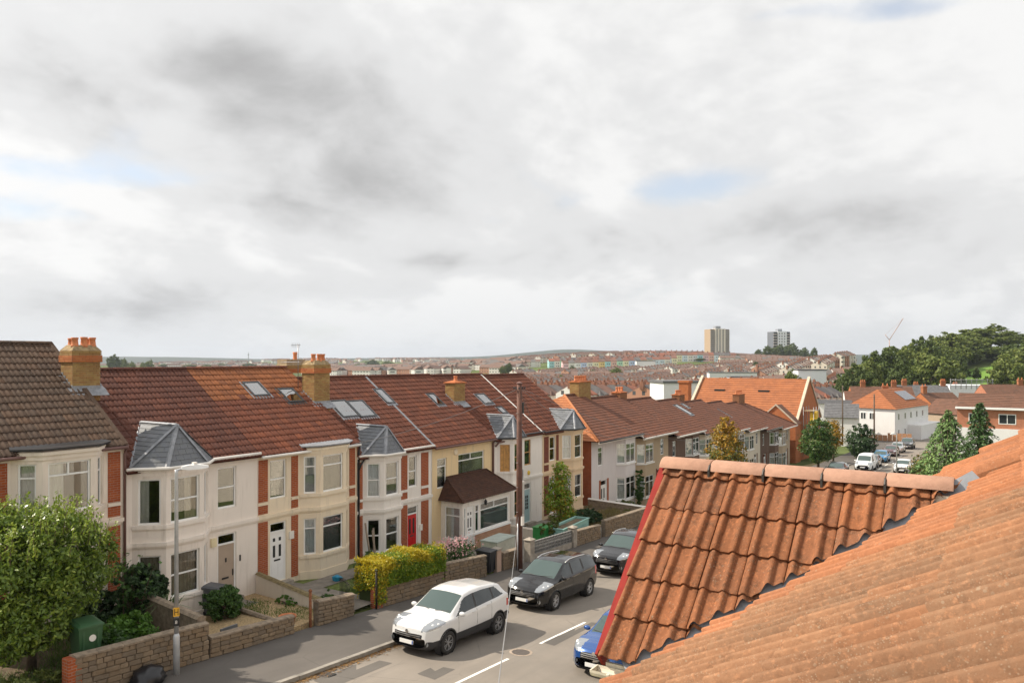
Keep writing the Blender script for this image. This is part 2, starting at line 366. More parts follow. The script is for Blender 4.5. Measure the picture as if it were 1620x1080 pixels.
def kerbs():
    k = struct(MB().box(-15, YK, street(-15) - .3, -14.9, YK + .1, street(-15) - .2).build('kerb', m_kerb))
    rng = random.Random(4); mb = MB(); mb.box(-.455, 0, -.25, .455, .15, .115)
    me = mb.mesh('kerb_stone', m_kerb)
    for y in (YK, YO - .15):
        x = -6.0
        while x < 62:
            zc = street(x + .46); sl = math.atan2(street(x + .92) - street(x), .92)
            if y == YK or x > 20:
                o = link('kerb_stone', me, k); o.location = (x + .46, y + rng.uniform(-.008, .008), zc + rng.uniform(0, .012)); o.rotation_euler = (0, -sl, rng.uniform(-.006, .006))
            x += .92
    for y in (YK, YO - .15):
        mb = MB(); x = 62.0
        while x < 168:
            b = x + 3; mb.add([(x, y, street(x) - .2), (b, y, street(b) - .2), (b, y + .15, street(b) - .2), (x, y + .15, street(x) - .2), (x, y, street(x) + .115), (b, y, street(b) + .115), (b, y + .15, street(b) + .115), (x, y + .15, street(x) + .115)],
                   [(4, 5, 6, 7), (0, 1, 5, 4), (2, 3, 7, 6)]); x = b
        mb.build('kerb_run', m_kerb, k, kind='stuff')
kerbs()
def markings():
    for i in range(-2, 22):
        x0 = 16.15 + 4.95 * i; x1 = x0 + 3.1
        if x0 > 120: break
        xs = [x0] + [x for x in SX if x0 < x < x1] + [x1]; mb = MB()
        for a, b in zip(xs[:-1], xs[1:]): mb.quad((a, YC - .05, street(a) + .004), (b, YC - .05, street(b) + .004), (b, YC + .05, street(b) + .004), (a, YC + .05, street(a) + .004))
        o = mb.build('road_marking', m_paint); struct(o)
markings()
# drain cover in the road, patch of repaired tarmac, leaf litter in the gutter
m_iron = plain('cast_iron', (.12, .10, .085), .6, .3, var=.3, scale=20)
mc = at_street(824, 1031)
c = thing('manhole_cover', 'round iron manhole cover with worn pale ring set in the road', 'manhole', mc)
sl = math.atan2(street(mc.x + 1) - street(mc.x), 1)
mb = MB(); mb.lathe([(.0, .006), (.27, .006), (.27, .002)], n=24); a = mb.build('lid', m_iron, c); a.rotation_euler = (0, -sl, 0)
mb = MB()
for k in range(24):
    a0, a1 = 2 * PI * k / 24, 2 * PI * (k + 1) / 24
    mb.quad((.28 * math.cos(a0), .28 * math.sin(a0), .005), (.28 * math.cos(a1), .28 * math.sin(a1), .005), (.36 * math.cos(a1), .36 * math.sin(a1), .004), (.36 * math.cos(a0), .36 * math.sin(a0), .004))
a = mb.build('frame_ring', plain('worn_concrete', (.34, .27, .21), .9, var=.3, scale=10), c); a.rotation_euler = (0, -sl, 0)
def litter():
    rng = np.random.default_rng(5); n = 1500
    X = rng.uniform(8, 20.5, n) ; X = np.where(rng.random(n) < .55, 13 + 6 * rng.random(n), X); Y = YK - np.abs(rng.normal(0, .13, n)) - .01
    z = np.interp(X, SX, SZ) + .012 + rng.random(n) * .02
    L = rng.uniform(.02, .05, n); an = rng.uniform(0, 2 * PI, n); tl = rng.normal(0, .35, n)
    dx, dy = np.cos(an) * L, np.sin(an) * L; V = np.stack([np.stack([X - dx, Y - dy, z], 1), np.stack([X + dy * .5, Y - dx * .5, z + L * tl * .3], 1), np.stack([X + dx, Y + dy, z + .005], 1), np.stack([X - dy * .5, Y + dx * .5, z], 1)], 1).reshape(-1, 3)
    o = link('leaf_litter', np_mesh('leaf_litter', V, np.arange(4 * n).reshape(-1, 4), leaf_mat('dry_leaf', [(.10, .05, .02), (.20, .11, .04), (.30, .18, .07)], .9, .05)), kind='stuff')
    o['label'] = 'brown dry leaves gathered along the kerb gutter'; o['category'] = 'leaf litter'
litter()
m_patch = asphalt('patched_asphalt', (.13, .118, .105), (.10, .092, .085))
def patch(px, py, L, Wd):
    P = at_street(px, py); x0, x1, y0, y1 = P.x - L / 2, P.x + L / 2, P.y - Wd / 2, P.y + Wd / 2; mb = MB(); mb.quad((x0, y0, street(x0) + .004), (x1, y0 + .06, street(x1) + .004), (x1 - .1, y1, street(x1) + .004), (x0 + .05, y1 - .04, street(x0) + .004)); struct(mb.build('tarmac_patch', m_patch))
patch(560, 1062, 2.4, .8); patch(905, 1000, 3.2, .45); patch(690, 1062, 1.0, .7)
gy = Vector((14.9, YK - .24, street(14.9) + .006)); c = thing('drain_grate', 'iron drain grate in the gutter beside the kerb', 'drain', gy)
for k in range(6): MB().box(-.2 + k * .07, -.18, 0, -.165 + k * .07, .18, .012).build('bar', m_iron, c)
MB().box(-.24, -.22, -.01, .24, .22, .002).build('frame', plain('drain_dark', (.015, .015, .015), .9), c)
# ---------------------------------------------------------------- our own roof
m_tile_g = tile_mat('gable_tile', [(.26, .108, .05), (.31, .12, .052), (.23, .105, .058), (.35, .13, .052)], .3, .6, lich=(.36, .32, .24), scale=22, mot=.65)
m_tile_m = tile_mat('main_roof_tile', [(.38, .15, .068), (.43, .175, .08), (.33, .145, .075), (.46, .19, .09)], .22, .35, lich=(.46, .37, .27), scale=18, mot=.3)
m_tile_old = tile_mat('weathered_tile', [(.29, .155, .086), (.33, .175, .095), (.25, .148, .088), (.36, .17, .085)], .25, .5, lich=(.45, .40, .30), scale=30, mot=.42)
m_ridge = tile_mat('ridge_tile', [(.42, .245, .175), (.47, .275, .195), (.44, .25, .17)], .12, .15, lich=(.45, .38, .3), scale=12)
m_lead = plain('lead', (.27, .28, .30), .55, .3, var=.25, scale=6, bump=.15)
m_red = plain('red_gloss_paint', (.25, .022, .016), .7, spec=.2, var=.18, scale=8)
m_gutter = plain('aged_white_gutter', (.66, .60, .48), .55, var=.22, scale=9)
m_mortar = plain('verge_mortar', (.62, .50, .38), .95, var=.2, scale=20, bump=.4)
m_wallw = render_mat('our_wall', (.62, .57, .50))
def tile_bm(w, L, n, roll=.032, th=.02, tilt=.03, hw=.27, groove=.008, flip=False):
    def pz(x):
        q = (x / w * 2) % 1.0
        if flip: q = 1 - q
        d = abs(q - .68) / hw
        return roll * (math.cos(min(1, d) * PI) * .5 + .5) ** .8
    xs = [w * i / n for i in range(n + 1)]
    V = []; Fc = []
    for j, y in enumerate((0, L * .5, L - .012, L)):
        for x in xs:
            g = -groove if (x < .006 or x > w - .004) else 0
            V.append((x, y, pz(x) + tilt * y / L + th - (.006 if j == 3 else 0) + g))
    m = n + 1
    for j in range(3):
        for i in range(n): Fc.append((j * m + i, j * m + i + 1, (j + 1) * m + i + 1, (j + 1) * m + i))
    b = len(V)
    for x in xs: V.append((x, L, pz(x) + tilt + th - .006))
    for x in xs: V.append((x, L - .004, pz(x) + tilt - .004))
    for i in range(n): Fc.append((b + i, b + i + 1, b + m + i + 1, b + m + i)[::-1])
    b2 = len(V)
    for xx in (0, w):
        for y in (0, L): V.append((xx, y, pz(xx) + tilt * y / L + th)); V.append((xx, y, tilt * y / L - .004))
    Fc += [(b2, b2 + 2, b2 + 3, b2 + 1), (b2 + 4, b2 + 5, b2 + 7, b2 + 6)]
    return V, Fc
def tile_mesh(name, w, L, n, mat, **k):
    V, Fc = tile_bm(w, L, n, **k); me = bpy.data.meshes.new(name); me.from_pydata(V, [], Fc); me.materials.append(mat)
    me.polygons.foreach_set('use_smooth', [i < 3 * n for i in range(len(Fc))]); me.update(); return me
def frame(o, ex, ey, ez):
    M = Matrix.Identity(4)
    for i, v in enumerate((ex, ey, ez)): v = Vector(v); M[0][i], M[1][i], M[2][i] = v.x, v.y, v.z
    M[0][3], M[1][3], M[2][3] = o[0], o[1], o[2]; return M
def cut_mesh(me, M, planes, name, mat):
    bm = bmesh.new(); bm.from_mesh(me); bm.transform(M)
    for co, no in planes: bmesh.ops.bisect_plane(bm, geom=bm.verts[:] + bm.edges[:] + bm.faces[:], plane_co=co, plane_no=no, clear_outer=True)
    if not bm.faces: bm.free(); return None
    bm.transform(M.inverted()); m2 = bpy.data.meshes.new(name); bm.to_mesh(m2); bm.free()
    if not m2.materials: m2.materials.append(mat)
    return m2
def our_house():
    H = thing('brick_house', 'near house roof of orange interlocking clay tiles with a small tiled front gable', 'house', (0, 0, street(4)))
    z0 = street(4); dz = Vector((0, 0, -z0)); rng = random.Random(8)
    p = math.atan(.637); cp, sp = math.cos(p), math.sin(p); Z0 = CZ - .85
    XR, ZR = 6.56, CZ - .985; tg = .96; pg = math.atan(tg); cg, sg = math.cos(pg), math.sin(pg); YF = 2.60
    XE, YE = 5.25, 2.16; XV = 8.3
    zm = lambda Y: Z0 - .637 * Y
    # valley line
    v1 = Vector((XR, (Z0 - ZR) / .637, ZR)); yv = lambda X: (Z0 - ZR + tg * (XR - X)) / .637
    v2 = Vector((XE, yv(XE), ZR - tg * (XR - XE))); vd = (v2 - v1).normalized(); side = Vector((vd.y, -vd.x, 0)).normalized()
    if side.x > 0: side = -side          # points to the main roof side (-X)
    # ---- main roof slope
    W, G, L = .30, .345, .395
    me = tile_mesh('main_tile', W - .014, L, 24, m_tile_m, flip=True, roll=.062, tilt=.045, hw=.24, groove=.035, th=.026); meo = tile_mesh('old_tile', W - .014, L, 24, m_tile_old, flip=True, roll=.062, tilt=.045, hw=.24, groove=.035, th=.026)
    deck = MB(); x0 = 1.25
    slope = link('roof_slope', bpy.data.meshes.new('m'), H); slope.location = (0, 0, 0)
    mb = MB(); a = .02
    def mp(X, Y, d=0.0): return Vector((X, Y, zm(Y) - d)) + dz
    mb.quad(mp(-4, YE - .06, .01), mp(XV - .05, YE - .06, .01), mp(XV - .05, -1.9, .01), mp(-4, -1.9, .01)); mb.quad(mp(XV - .05, -1.9, .01), mp(XV - .05, -6, -2.62 - .9), mp(-4, -6, -2.62 - .9), mp(-4, -1.9, .01))
    mb.quad(mp(-4, YE - .06, .06), mp(-4, -1.9, .06), mp(XV - .05, -1.9, .06), mp(XV - .05, YE - .06, .06))
    slope.data = mb.mesh('roof_slope', plain('roof_felt', (.10, .06, .04), .9))
    ex, ey, ez = Vector((1, 0, 0)), Vector((0, cp, -sp)), Vector((0, sp, cp))
    nrow = 9; ncol = int((XV - x0) / W) + 1
    cutm = [(v1 + side * .075, -side)]
    for k in range(nrow):
        sl = YE / cp + .05 - k * G          # distance down slope of the lower edge from Y=0
        for c in range(ncol):
            X = XV - (c + 1) * W; o = Vector((X, 0, Z0)) + ey * (sl - L) + ez * (.012 + rng.uniform(0, .018))
            ctr = o + ey * L * .5 + ex * W * .5
            e2 = (ey + ex * rng.gauss(0, .006)).normalized(); M = frame(o + dz, ex, e2, ez)
            old = X + rng.gauss(0, .28) < 4.5 + .9 * ctr.y
            src = meo if old else me
            d = (ctr - v1).dot(side)
            beyond = ctr.x > XR + .1
            if not beyond and d < .78 :
                if d < -.25: continue
                m2 = cut_mesh(src, M, [(v1 + dz + side * .44, -side)], 'cut_tile', m_tile_m)
                if m2 is None: continue
                link('roof_tile', m2, slope, mw=M)
            elif beyond and ctr.y > (Z0 - ZR + tg * (ctr.x - XR)) / .637 - .1: continue
            else: link('roof_tile', src, slope, mw=M)
    # verge mortar along the far end of the slope and round the gable head
    mb = MB(); mb.prism([mp(XV - .02, -1.9, -.0), mp(XV + .05, -1.9, .0), mp(XV + .05, -1.9, -.065), mp(XV - .02, -1.9, -.075)], Vector((0, YE + 1.9, -(YE + 1.9) * .637)))
    mb.build('verge_mortar', m_mortar, slope)
    mb = MB()
    for (xa, ya, xb, yb) in ((XR + .10, .26, 7.4, .38), (7.4, .38, 7.75, .1), (7.75, .1, 8.2, .2)):
        A, B = Vector((xa, ya, zm(ya) + .05)), Vector((xb, yb, zm(yb) + .05)); n = 14; pts = []
        for i in range(n + 1):
            q = A.lerp(B, i / n); q.x += rng.gauss(0, .012); q.z += rng.gauss(0, .006); pts.append(q + dz)
        mb.tube(pts, [.03 + rng.uniform(-.008, .008) for _ in pts], 6)
    mb.build('mortar_fillet', m_mortar, slope, smooth=True)
    # ---- the front gable
    gs = link('gable_slope', bpy.data.meshes.new('m'), H); mb = MB()
    def gp(X, Y, d=0.0): return Vector((X, Y, ZR - tg * abs(XR - X) - d)) + dz
    Lg = (XR - XE) / cg
    mb.poly([gp(XR, v1.y, .01), gp(XE + .03, yv(XE) - .05, .01), gp(XE + .03, YF - .05, .01), gp(XR, YF - .05, .01)])
    gs.data = mb.mesh('gable_slope', MATS['roof_felt'])
    ex, ey, ez = Vector((0, 1, 0)), Vector((-cg, 0, -sg)), Vector((-sg, 0, cg))
    meg = tile_mesh('gable_tile', W, L, 24, m_tile_g, roll=.036)
    for k in range(6):
        sl = Lg + .03 - k * G
        if sl < .12: break
        for c in range(9):
            Y = YF - (c + 1) * W; top = max(0, sl - L); LL = sl - top
            o = Vector((XR, Y, ZR)) + ey * (sl - L) + ez * (.012 + rng.uniform(0, .012)); e2 = (ey + ex * rng.gauss(0, .012)).normalized()
            M = frame(o + dz, ex, e2, ez); ctr = o + ey * L * .5 + ex * .15; d = -(ctr - v1).dot(side)
            pl = []
            if d < .4: pl.append((v1 + dz - side * .03, side))
            if sl - L < 0: pl.append((Vector((XR - .02, 0, 0)), Vector((1, 0, 0))))
            if pl:
                if d < -.3: continue
                m2 = cut_mesh(meg, M, pl, 'cut_tile', m_tile_g)
                if m2: link('roof_tile', m2, gs, mw=M)
            else: link('roof_tile', meg, gs, mw=M)
    # far side of the gable: same tiles, joined
    mb = MB(); ex2, ey2, ez2 = Vector((0, -1, 0)), Vector((cg, 0, -sg)), Vector((sg, 0, cg)); V, Fc = tile_bm(W, L, 10)
    for k in range(6):
        sl = Lg + .03 - k * G
        for c in range(9):
            Y = YF - c * W
            if Y - .15 < v1.y + sl * cg * tg / .637 - .1: continue
            M = frame(Vector((XR, Y, ZR)) + ey2 * max(0, sl - L) + ez2 * .014 + dz, ex2, ey2, ez2); mb.add([M @ Vector(v) for v in V], Fc)
    mb.poly([gp(XR, v1.y, .01), gp(XR, YF - .05, .01), gp(2 * XR - XE, YF - .05, .01), gp(2 * XR - XE, yv(XE) - .05, .01)])
    mb.build('tile_field', m_tile_g, H, kind='stuff')
    # ridge tiles: half round, mitred ends with a clip at each joint
    n = 14
    for i in range(5):
        y1 = YF + .02 - i * .455; y0 = y1 - .447; mb = MB(); r = .118
        for (ra, flip) in ((r, False), (r - .016, True)):
            vs = []
            for y in (y0, y0 + .012, y1 - .012, y1):
                rr = ra - (.006 if y in (y0, y1) and not flip else 0)
                for q in range(n + 1):
                    an = R(12) + (PI - R(24)) * q / n; vs.append((XR + rr * math.cos(an) * 1.05, y, ZR + .0 + rr * math.sin(an) * .92 + dz.z))
            fs = []
            for j in range(3):
                for q in range(n):
                    f = (j * (n + 1) + q, j * (n + 1) + q + 1, (j + 1) * (n + 1) + q + 1, (j + 1) * (n + 1) + q); fs.append(f[::-1] if not flip else f)
            mb.add(vs, fs)
        for y in (y0, y1):
            for q in range(n):
                a0 = R(12) + (PI - R(24)) * q / n; a1 = R(12) + (PI - R(24)) * (q + 1) / n
                P = lambda a, rr: (XR + rr * math.cos(a) * 1.05, y, ZR + .0 + rr * math.sin(a) * .92 + dz.z)
                mb.quad(P(a0, r - .006), P(a1, r - .006), P(a1, r - .016), P(a0, r - .016))
        o = mb.build('ridge_tile', m_ridge, H, smooth=True)
        if i:
            mb = MB(); mb.box(XR - .128, y1 - .004, ZR - .03 + dz.z, XR - .112, y1 + .014, ZR + .035 + dz.z); mb.tube([(XR - .125, y1 + .005, ZR + .03 + dz.z), (XR - .1, y1 + .005, ZR + .065 + dz.z), (XR - .05, y1 + .005, ZR + .08 + dz.z)], .009, 5)
            mb.build('ridge_clip', plain('dark_clip', (.04, .035, .03), .6), o)
    mb = MB(); mb.box(XR - .1, v1.y - .35, ZR - .14 + dz.z, XR + .1, YF - .02, ZR - .02 + dz.z); mb.build('ridge_bed', m_mortar, H)
    # lead valley, lapped in short sheets
    up = Vector((0, 0, 1)); m1 = v1 - vd * .1
    Lv = (v2 - v1).length + .28; k = 0; q = 0.0; wv = .13
    nm = Vector((0, sp, cp)); ng = Vector((-sg, 0, cg))
    tm = (side - nm * side.dot(nm)).normalized(); tg_ = (-side - ng * (-side).dot(ng)).normalized()
    while q < Lv:
        l2 = min(Lv, q + .52); A, B = m1 + vd * q, m1 + vd * l2; mb = MB(); e = .014 + .004 * (k % 2)
        pts = []
        for P in (A, B):
            pts += [P + tm * .58 + nm * (e + .004), P + tm * .22 + nm * e, P + (nm + ng) * e * .5, P + tg_ * .16 + ng * (e + .02)]
        pts = [x + dz for x in pts]; mb.add(pts, [(0, 1, 5, 4), (1, 2, 6, 5), (2, 3, 7, 6)]); mb.build('valley_sheet', m_lead, H, smooth=False); q = (l2 - .03) if l2 < Lv else Lv; k += 1
    # barge board and the red verge
    mb = MB(); up_ = Vector((-sg, 0, cg)); top = Vector((XR + .01, YF, ZR)); d = Vector((-cg, 0, -sg)); LB = Lg + .02
    A = top + dz - d * .03
    mb.prism([A + up_ * .075, A + d * (LB + .03) + up_ * .055, A + d * (LB + .03) - up_ * .11, A - up_ * .11], Vector((0, .032, 0)))
    d2 = Vector((cg, 0, -sg)); u2 = Vector((sg, 0, cg)); mb.prism([A + u2 * .10, A - u2 * .11, A + d2 * (LB + .03) - u2 * .11, A + d2 * (LB + .03) + u2 * .085], Vector((0, .030, 0)))
    mb.build('barge_board', m_red, H)
    mb = MB(); A2 = A + up_ * .062; mb.prism([A2, A2 + d * LB, A2 + d * LB + up_ * .014, A2 + up_ * .014], Vector((0, -.03, 0))); mb.build('verge_strip', m_red, H)
    # gutter under the gable eave
    gx, gz = XE - .045, ZR - tg * (XR - XE) - .075 + dz.z; ya, yb = yv(XE) - .12, YF + .03
    mb = MB(); n = 10; rr = .062
    for (ra, fl) in ((rr, 0), (rr - .006, 1)):
        for q in range(n):
            a0 = PI + PI * q / n; a1 = PI + PI * (q + 1) / n
            f = [(gx + ra * math.cos(a0), ya, gz + ra * math.sin(a0)), (gx + ra * math.cos(a1), ya, gz + ra * math.sin(a1)), (gx + ra * math.cos(a1), yb, gz + ra * math.sin(a1)), (gx + ra * math.cos(a0), yb, gz + ra * math.sin(a0))]
            mb.quad(*(f if fl else f[::-1]))
    for y in (ya, yb):
        mb.prism([(gx + rr * math.cos(PI + PI * q / n), y, gz + rr * math.sin(PI + PI * q / n)) for q in range(n + 1)], (0, .012, 0))
    g = mb.build('gutter', m_gutter, H, smooth=False)
    for y in (yb - .14,):
        mb = MB(); mb.tube([(gx + (rr + .006) * math.cos(PI + PI * q / 8), y, gz + (rr + .006) * math.sin(PI + PI * q / 8)) for q in range(9)], .012, 5); mb.build('gutter_bracket', m_gutter, g)
    mb = MB(); mb.box(gx + .065, ya, gz - .12, gx + .09, yb - .06, gz + .03); mb.build('fascia', m_gutter, H)
    # walls
    zb = -.5; mb = MB(); mb.box(-4, -5.9, zb, XV - .12, YE - .22, zm(YE) - .12 + dz.z); mb.build('wall', m_wallw, H)
    mb = MB(); mb.box(XE + .14, YE - .3, zb, 2 * XR - XE - .14, YF - .18, gz - .0)
    mb.add([(XE + .14, YF - .18, gz), (2 * XR - XE - .14, YF - .18, gz), (XR, YF - .18, ZR - .16 + dz.z)], [(0, 2, 1)])
    mb.build('bay_wall', m_wallw, H)
our_house()
# ---------------------------------------------------------------- terrace kit
m_brick = brick_mat('red_brick', (.42, .105, .035), (.33, .075, .03), (.36, .27, .20))
m_brickd = brick_mat('dark_brick', (.22, .055, .03), (.16, .04, .025), (.2, .14, .11))
m_brickp = brick_mat('pink_buff_brick', (.50, .28, .17), (.40, .20, .12), (.45, .36, .28))
m_yb = tile_mat('yellow_stock_brick', [(.36, .235, .085), (.42, .28, .11), (.30, .17, .07), (.38, .21, .08)], 0, .45, rnd='isl', scale=5)
m_rb = tile_mat('orange_brick', [(.50, .17, .06), (.44, .13, .05), (.55, .22, .08)], 0, .4, rnd='isl', scale=5)
m_mort = plain('brick_mortar', (.36, .28, .18), .95, var=.25, scale=8)
m_pot = plain('terracotta_pot', (.56, .20, .085), .8, var=.2, scale=9)
m_cream = render_mat('cream_render', (.83, .735, .63)); m_pinkw = render_mat('pale_render', (.85, .775, .70))
m_creamy = render_mat('warm_cream_render', (.82, .70, .53)); m_yellow = render_mat('yellow_render', (.80, .62, .37))
m_white = render_mat('white_render', (.84, .79, .73)); m_tan = render_mat('tan_render', (.74, .57, .38))
m_upvc = plain('white_upvc', (.86, .86, .84), .35, var=.04, scale=2)
m_oldwhite = plain('old_white_paint', (.80, .76, .70), .5, var=.08)
m_wood = plain('varnished_pine', (.50, .26, .075), .45, var=.25, scale=7)
m_pane = glass_mat('window_glass', (.95, .97, .97), .8, 1.0); m_skyl = glass_mat('rooflight_glass', (.86, .90, .92), 1.3, 1.0, .42)
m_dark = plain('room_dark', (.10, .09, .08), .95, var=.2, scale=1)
m_curt = plain('pale_curtain', (.72, .70, .64), .95, var=.12, scale=2); m_net = plain('net_curtain', (.74, .77, .78), .95, var=.08, scale=2)
m_curtd = plain('beige_curtain', (.45, .38, .30), .95, var=.12, scale=2); m_blind = plain('grey_blind', (.46, .48, .48), .8, var=.1, scale=4)
m_yblind = plain('cream_blind', (.82, .72, .50), .8, var=.06)
t = NT('slate').set(.55, spec=.4); p = t.pos(); m_slate = t.col(t.mix(t.rmp(t.noise(p, 6, 5), .4, .75, 0, .5), t.ramp(t.isl(), [(0, (.115, .125, .14)), (1, (.175, .185, .205))]), (.16, .165, .15))).m
t.bump(t.noise(p, 40, 4), .2, .005)
m_tbrown = tile_mat('brown_roof_tile', [(.098, .065, .046), (.12, .076, .052), (.085, .060, .046), (.13, .076, .048)], .5, .45, lich=(.30, .26, .19))
m_tred = tile_mat('red_roof_tile', [(.155, .056, .036), (.185, .062, .036), (.135, .052, .036), (.24, .078, .04)], .25, .45, lich=(.46, .33, .2))
m_tmar = tile_mat('maroon_roof_tile', [(.115, .047, .034), (.135, .052, .035), (.10, .044, .034), (.155, .057, .036)], .1, .35, lich=(.3, .2, .14))
m_tor = tile_mat('orange_roof_tile', [(.27, .10, .043), (.32, .115, .046), (.20, .078, .04), (.34, .125, .048)], .1, .3, lich=(.4, .3, .2))
m_tredj = tile_mat('red_roof_tile_joined', [(.14, .053, .036), (.17, .06, .038), (.12, .05, .036), (.22, .076, .042)], .25, .5, rnd='isl', lich=(.42, .3, .2))
m_tdark = tile_mat('dark_red_tile_joined', [(.14, .055, .037), (.17, .062, .04), (.12, .05, .037), (.20, .07, .04)], .25, .5, rnd='isl', lich=(.35, .27, .18))
m_plastic_b = plain('black_plastic', (.02, .02, .022), .4, var=.2); m_brownpipe = plain('brown_pipe', (.17, .09, .075), .5)
m_alum = plain('dark_grey_frame', (.06, .065, .07), .45, .3)
m_stone = tile_mat('wall_stone', [(.24, .175, .115), (.30, .225, .15), (.20, .16, .12), (.27, .19, .115)], .4, .4, lich=(.42, .40, .32), scale=12)
m_coping = plain('coping', (.25, .195, .14), .95, var=.35, scale=7, bump=.5)
m_conc = plain('concrete', (.33, .29, .24), .92, var=.3, scale=3, bump=.3)
def panel(mb, P, ux, un, w, z0, z1, holes=(), dep=.11, mi=0):
    P = Vector(P); ux = Vector(ux).normalized(); un = Vector(un).normalized()
    pt = lambda s, z, d=0.0: P + ux * s + Vector((0, 0, z)) - un * d
    xs = sorted(set([0, w] + [c for h in holes for c in (h[0], h[2])])); zs = sorted(set([z0, z1] + [c for h in holes for c in (h[1], h[3])]))
    for a, b in zip(xs[:-1], xs[1:]):
        for c, d in zip(zs[:-1], zs[1:]):
            mx, mz = (a + b) / 2, (c + d) / 2
            if any(h[0] < mx < h[2] and h[1] < mz < h[3] for h in holes): continue
            mb.quad(pt(a, c), pt(b, c), pt(b, d), pt(a, d), mi)
    for (a, c, b, d) in [h[:4] for h in holes]:
        mb.quad(pt(a, c), pt(a, c, dep), pt(b, c, dep), pt(b, c), mi); mb.quad(pt(a, d), pt(b, d), pt(b, d, dep), pt(a, d, dep), mi)
        mb.quad(pt(a, c), pt(a, d), pt(a, d, dep), pt(a, c, dep), mi); mb.quad(pt(b, c), pt(b, c, dep), pt(b, d, dep), pt(b, d), mi)
def WM(P, ux, un):      # wall frame: x along wall, y inward, z up
    ux = Vector(ux).normalized(); un = Vector(un).normalized(); return frame(Vector(P), ux, -un, Vector((0, 0, 1)))
def mbx(mb, M, x0, y0, z0, x1, y1, z1, mi=0): mb.box(x0, y0, z0, x1, y1, z1, mi, M)
def window(parent, M, x0, z0, x1, z1, style='sash', cur=None, mat=None, fr=.055, rec=.06, rng=random.Random(3), pane=None):
    mat = mat or m_upvc; mb = MB(); y0, y1 = rec, rec + .055
    e = .001; xa, xb, za, zb = x0 + e, x1 - e, z0 + e, z1 - e
    mbx(mb, M, xa, y0, za, xa + fr, y1, zb); mbx(mb, M, xb - fr, y0, za, xb, y1, zb); mbx(mb, M, xa + fr, y0, za, xb - fr, y1, za + fr * 1.2); mbx(mb, M, xa + fr, y0, zb - fr, xb - fr, y1, zb)
    ia, ib, ja, jb = xa + fr, xb - fr, za + fr * 1.2, zb - fr; cells = []; H = jb - ja; Wd = ib - ia; b = .05
    def hbar(z, a=None, c=None): mbx(mb, M, a if a is not None else ia, y0 - .004, z - b / 2, c if c is not None else ib, y1 - .004, z + b / 2)
    def vbar(x, c, d, bb=.05): mbx(mb, M, x - bb / 2, y0 - .002, c, x + bb / 2, y1 - .002, d)
    if style == 'sash': hbar(ja + H * .5); cells = [(ia, ja, ib, ja + H * .5 - b / 2), (ia, ja + H * .5 + b / 2, ib, jb)]
    elif style == 'top': hbar(jb - H * .26); cells = [(ia, ja, ib, jb - H * .26 - b / 2), (ia, jb - H * .26 + b / 2, ib, jb)]
    elif style == 'top2':
        zt = jb - H * .24; hbar(zt); vbar(ia + Wd * .48, zt + b / 2, jb); cells = [(ia, ja, ib, zt - b / 2), (ia, zt + b / 2, ia + Wd * .48 - .025, jb), (ia + Wd * .48 + .025, zt + b / 2, ib, jb)]
    elif style == 'two':
        vbar(ia + Wd * .5, ja, jb); cells = [(ia, ja, ia + Wd * .5 - .025, jb), (ia + Wd * .5 + .025, ja, ib, jb)]
    elif style == 'grid':
        n = max(1, int(round(Wd / .62))); zt = jb - H * .28; hbar(zt); q = []
        for i in range(1, n): vbar(ia + Wd * i / n, ja, jb)
        for i in range(n):
            a = ia + Wd * i / n + (.025 if i else 0); c = ia + Wd * (i + 1) / n - (.025 if i < n - 1 else 0); cells += [(a, ja, c, zt - b / 2), (a, zt + b / 2, c, jb)]
    elif style == 'boards':
        n = 3
        for i in range(n):
            c = ia + Wd * i / n; mbx(mb, M, c + .006, y0 + .008, ja, c + Wd / n - .006, y1 - .01, jb)
        cells = []
    else: cells = [(ia, ja, ib, jb)]
    o = mb.build('window', mat, parent)
    for (a, c, d, f) in cells:
        mb = MB(); mbx(mb, M, a, y0 + .02, c, d, y0 + .03, f); mb.build('pane', pane or m_pane, o)
    if cur:
        k, mt = cur; mb = MB(); yy = y1 + .07
        if k == 'full' or k == 'pair' or k == 'left' or k == 'right':
            rngs = {'full': [(ia - .02, ib + .02)], 'pair': [(ia - .02, ia + Wd * .26), (ib - Wd * .26, ib + .02)], 'left': [(ia - .02, ia + Wd * .42)], 'right': [(ib - Wd * .42, ib + .02)]}[k]
            for a, c in rngs:
                n = max(6, int((c - a) / .022)); vs = []
                for zz in (ja - .02, jb + .02):
                    for i in range(n + 1): x = a + (c - a) * i / n; vs.append(M @ Vector((x, yy + .022 * math.sin(x * 47 + math.sin(x * 13) * 1.5), zz)))
                mb.add(vs, [(i, i + 1, n + 2 + i, n + 1 + i) for i in range(n)])
            mb.build('curtain', mt, o, smooth=True)
        elif k == 'half':
            mbx(mb, M, ia - .02, yy, ja - .02, ib + .02, yy + .012, ja + H * .5); mb.build('curtain', mt, o)
        elif k == 'blind':
            z = ja - .01
            while z < jb:
                mb.add([M @ Vector(v) for v in ((ia, yy, z), (ib, yy, z), (ib, yy + .018, z + .03), (ia, yy + .018, z + .03))], [(0, 1, 2, 3)]); z += .034
            mb.build('blind', mt, o)
        elif k == 'roller':
            mbx(mb, M, ia - .02, yy, ja - .02, ib + .02, yy + .01, jb + .02); mb.build('blind', mt, o)
    return o
def offset_plan(pts, d):
    out = []
    for i, p in enumerate(pts):
        ns = []
        for a, b in ((i - 1, i), (i, i + 1)):
            if 0 <= a and b < len(pts):
                e = Vector((pts[b][0] - pts[a][0], pts[b][1] - pts[a][1])).normalized(); ns.append(Vector((e.y, -e.x)))
        n = sum(ns, Vector((0, 0))).normalized(); k = d / max(.4, n.dot(ns[0])); out.append((p[0] + n.x * k, p[1] + n.y * k))
    return out
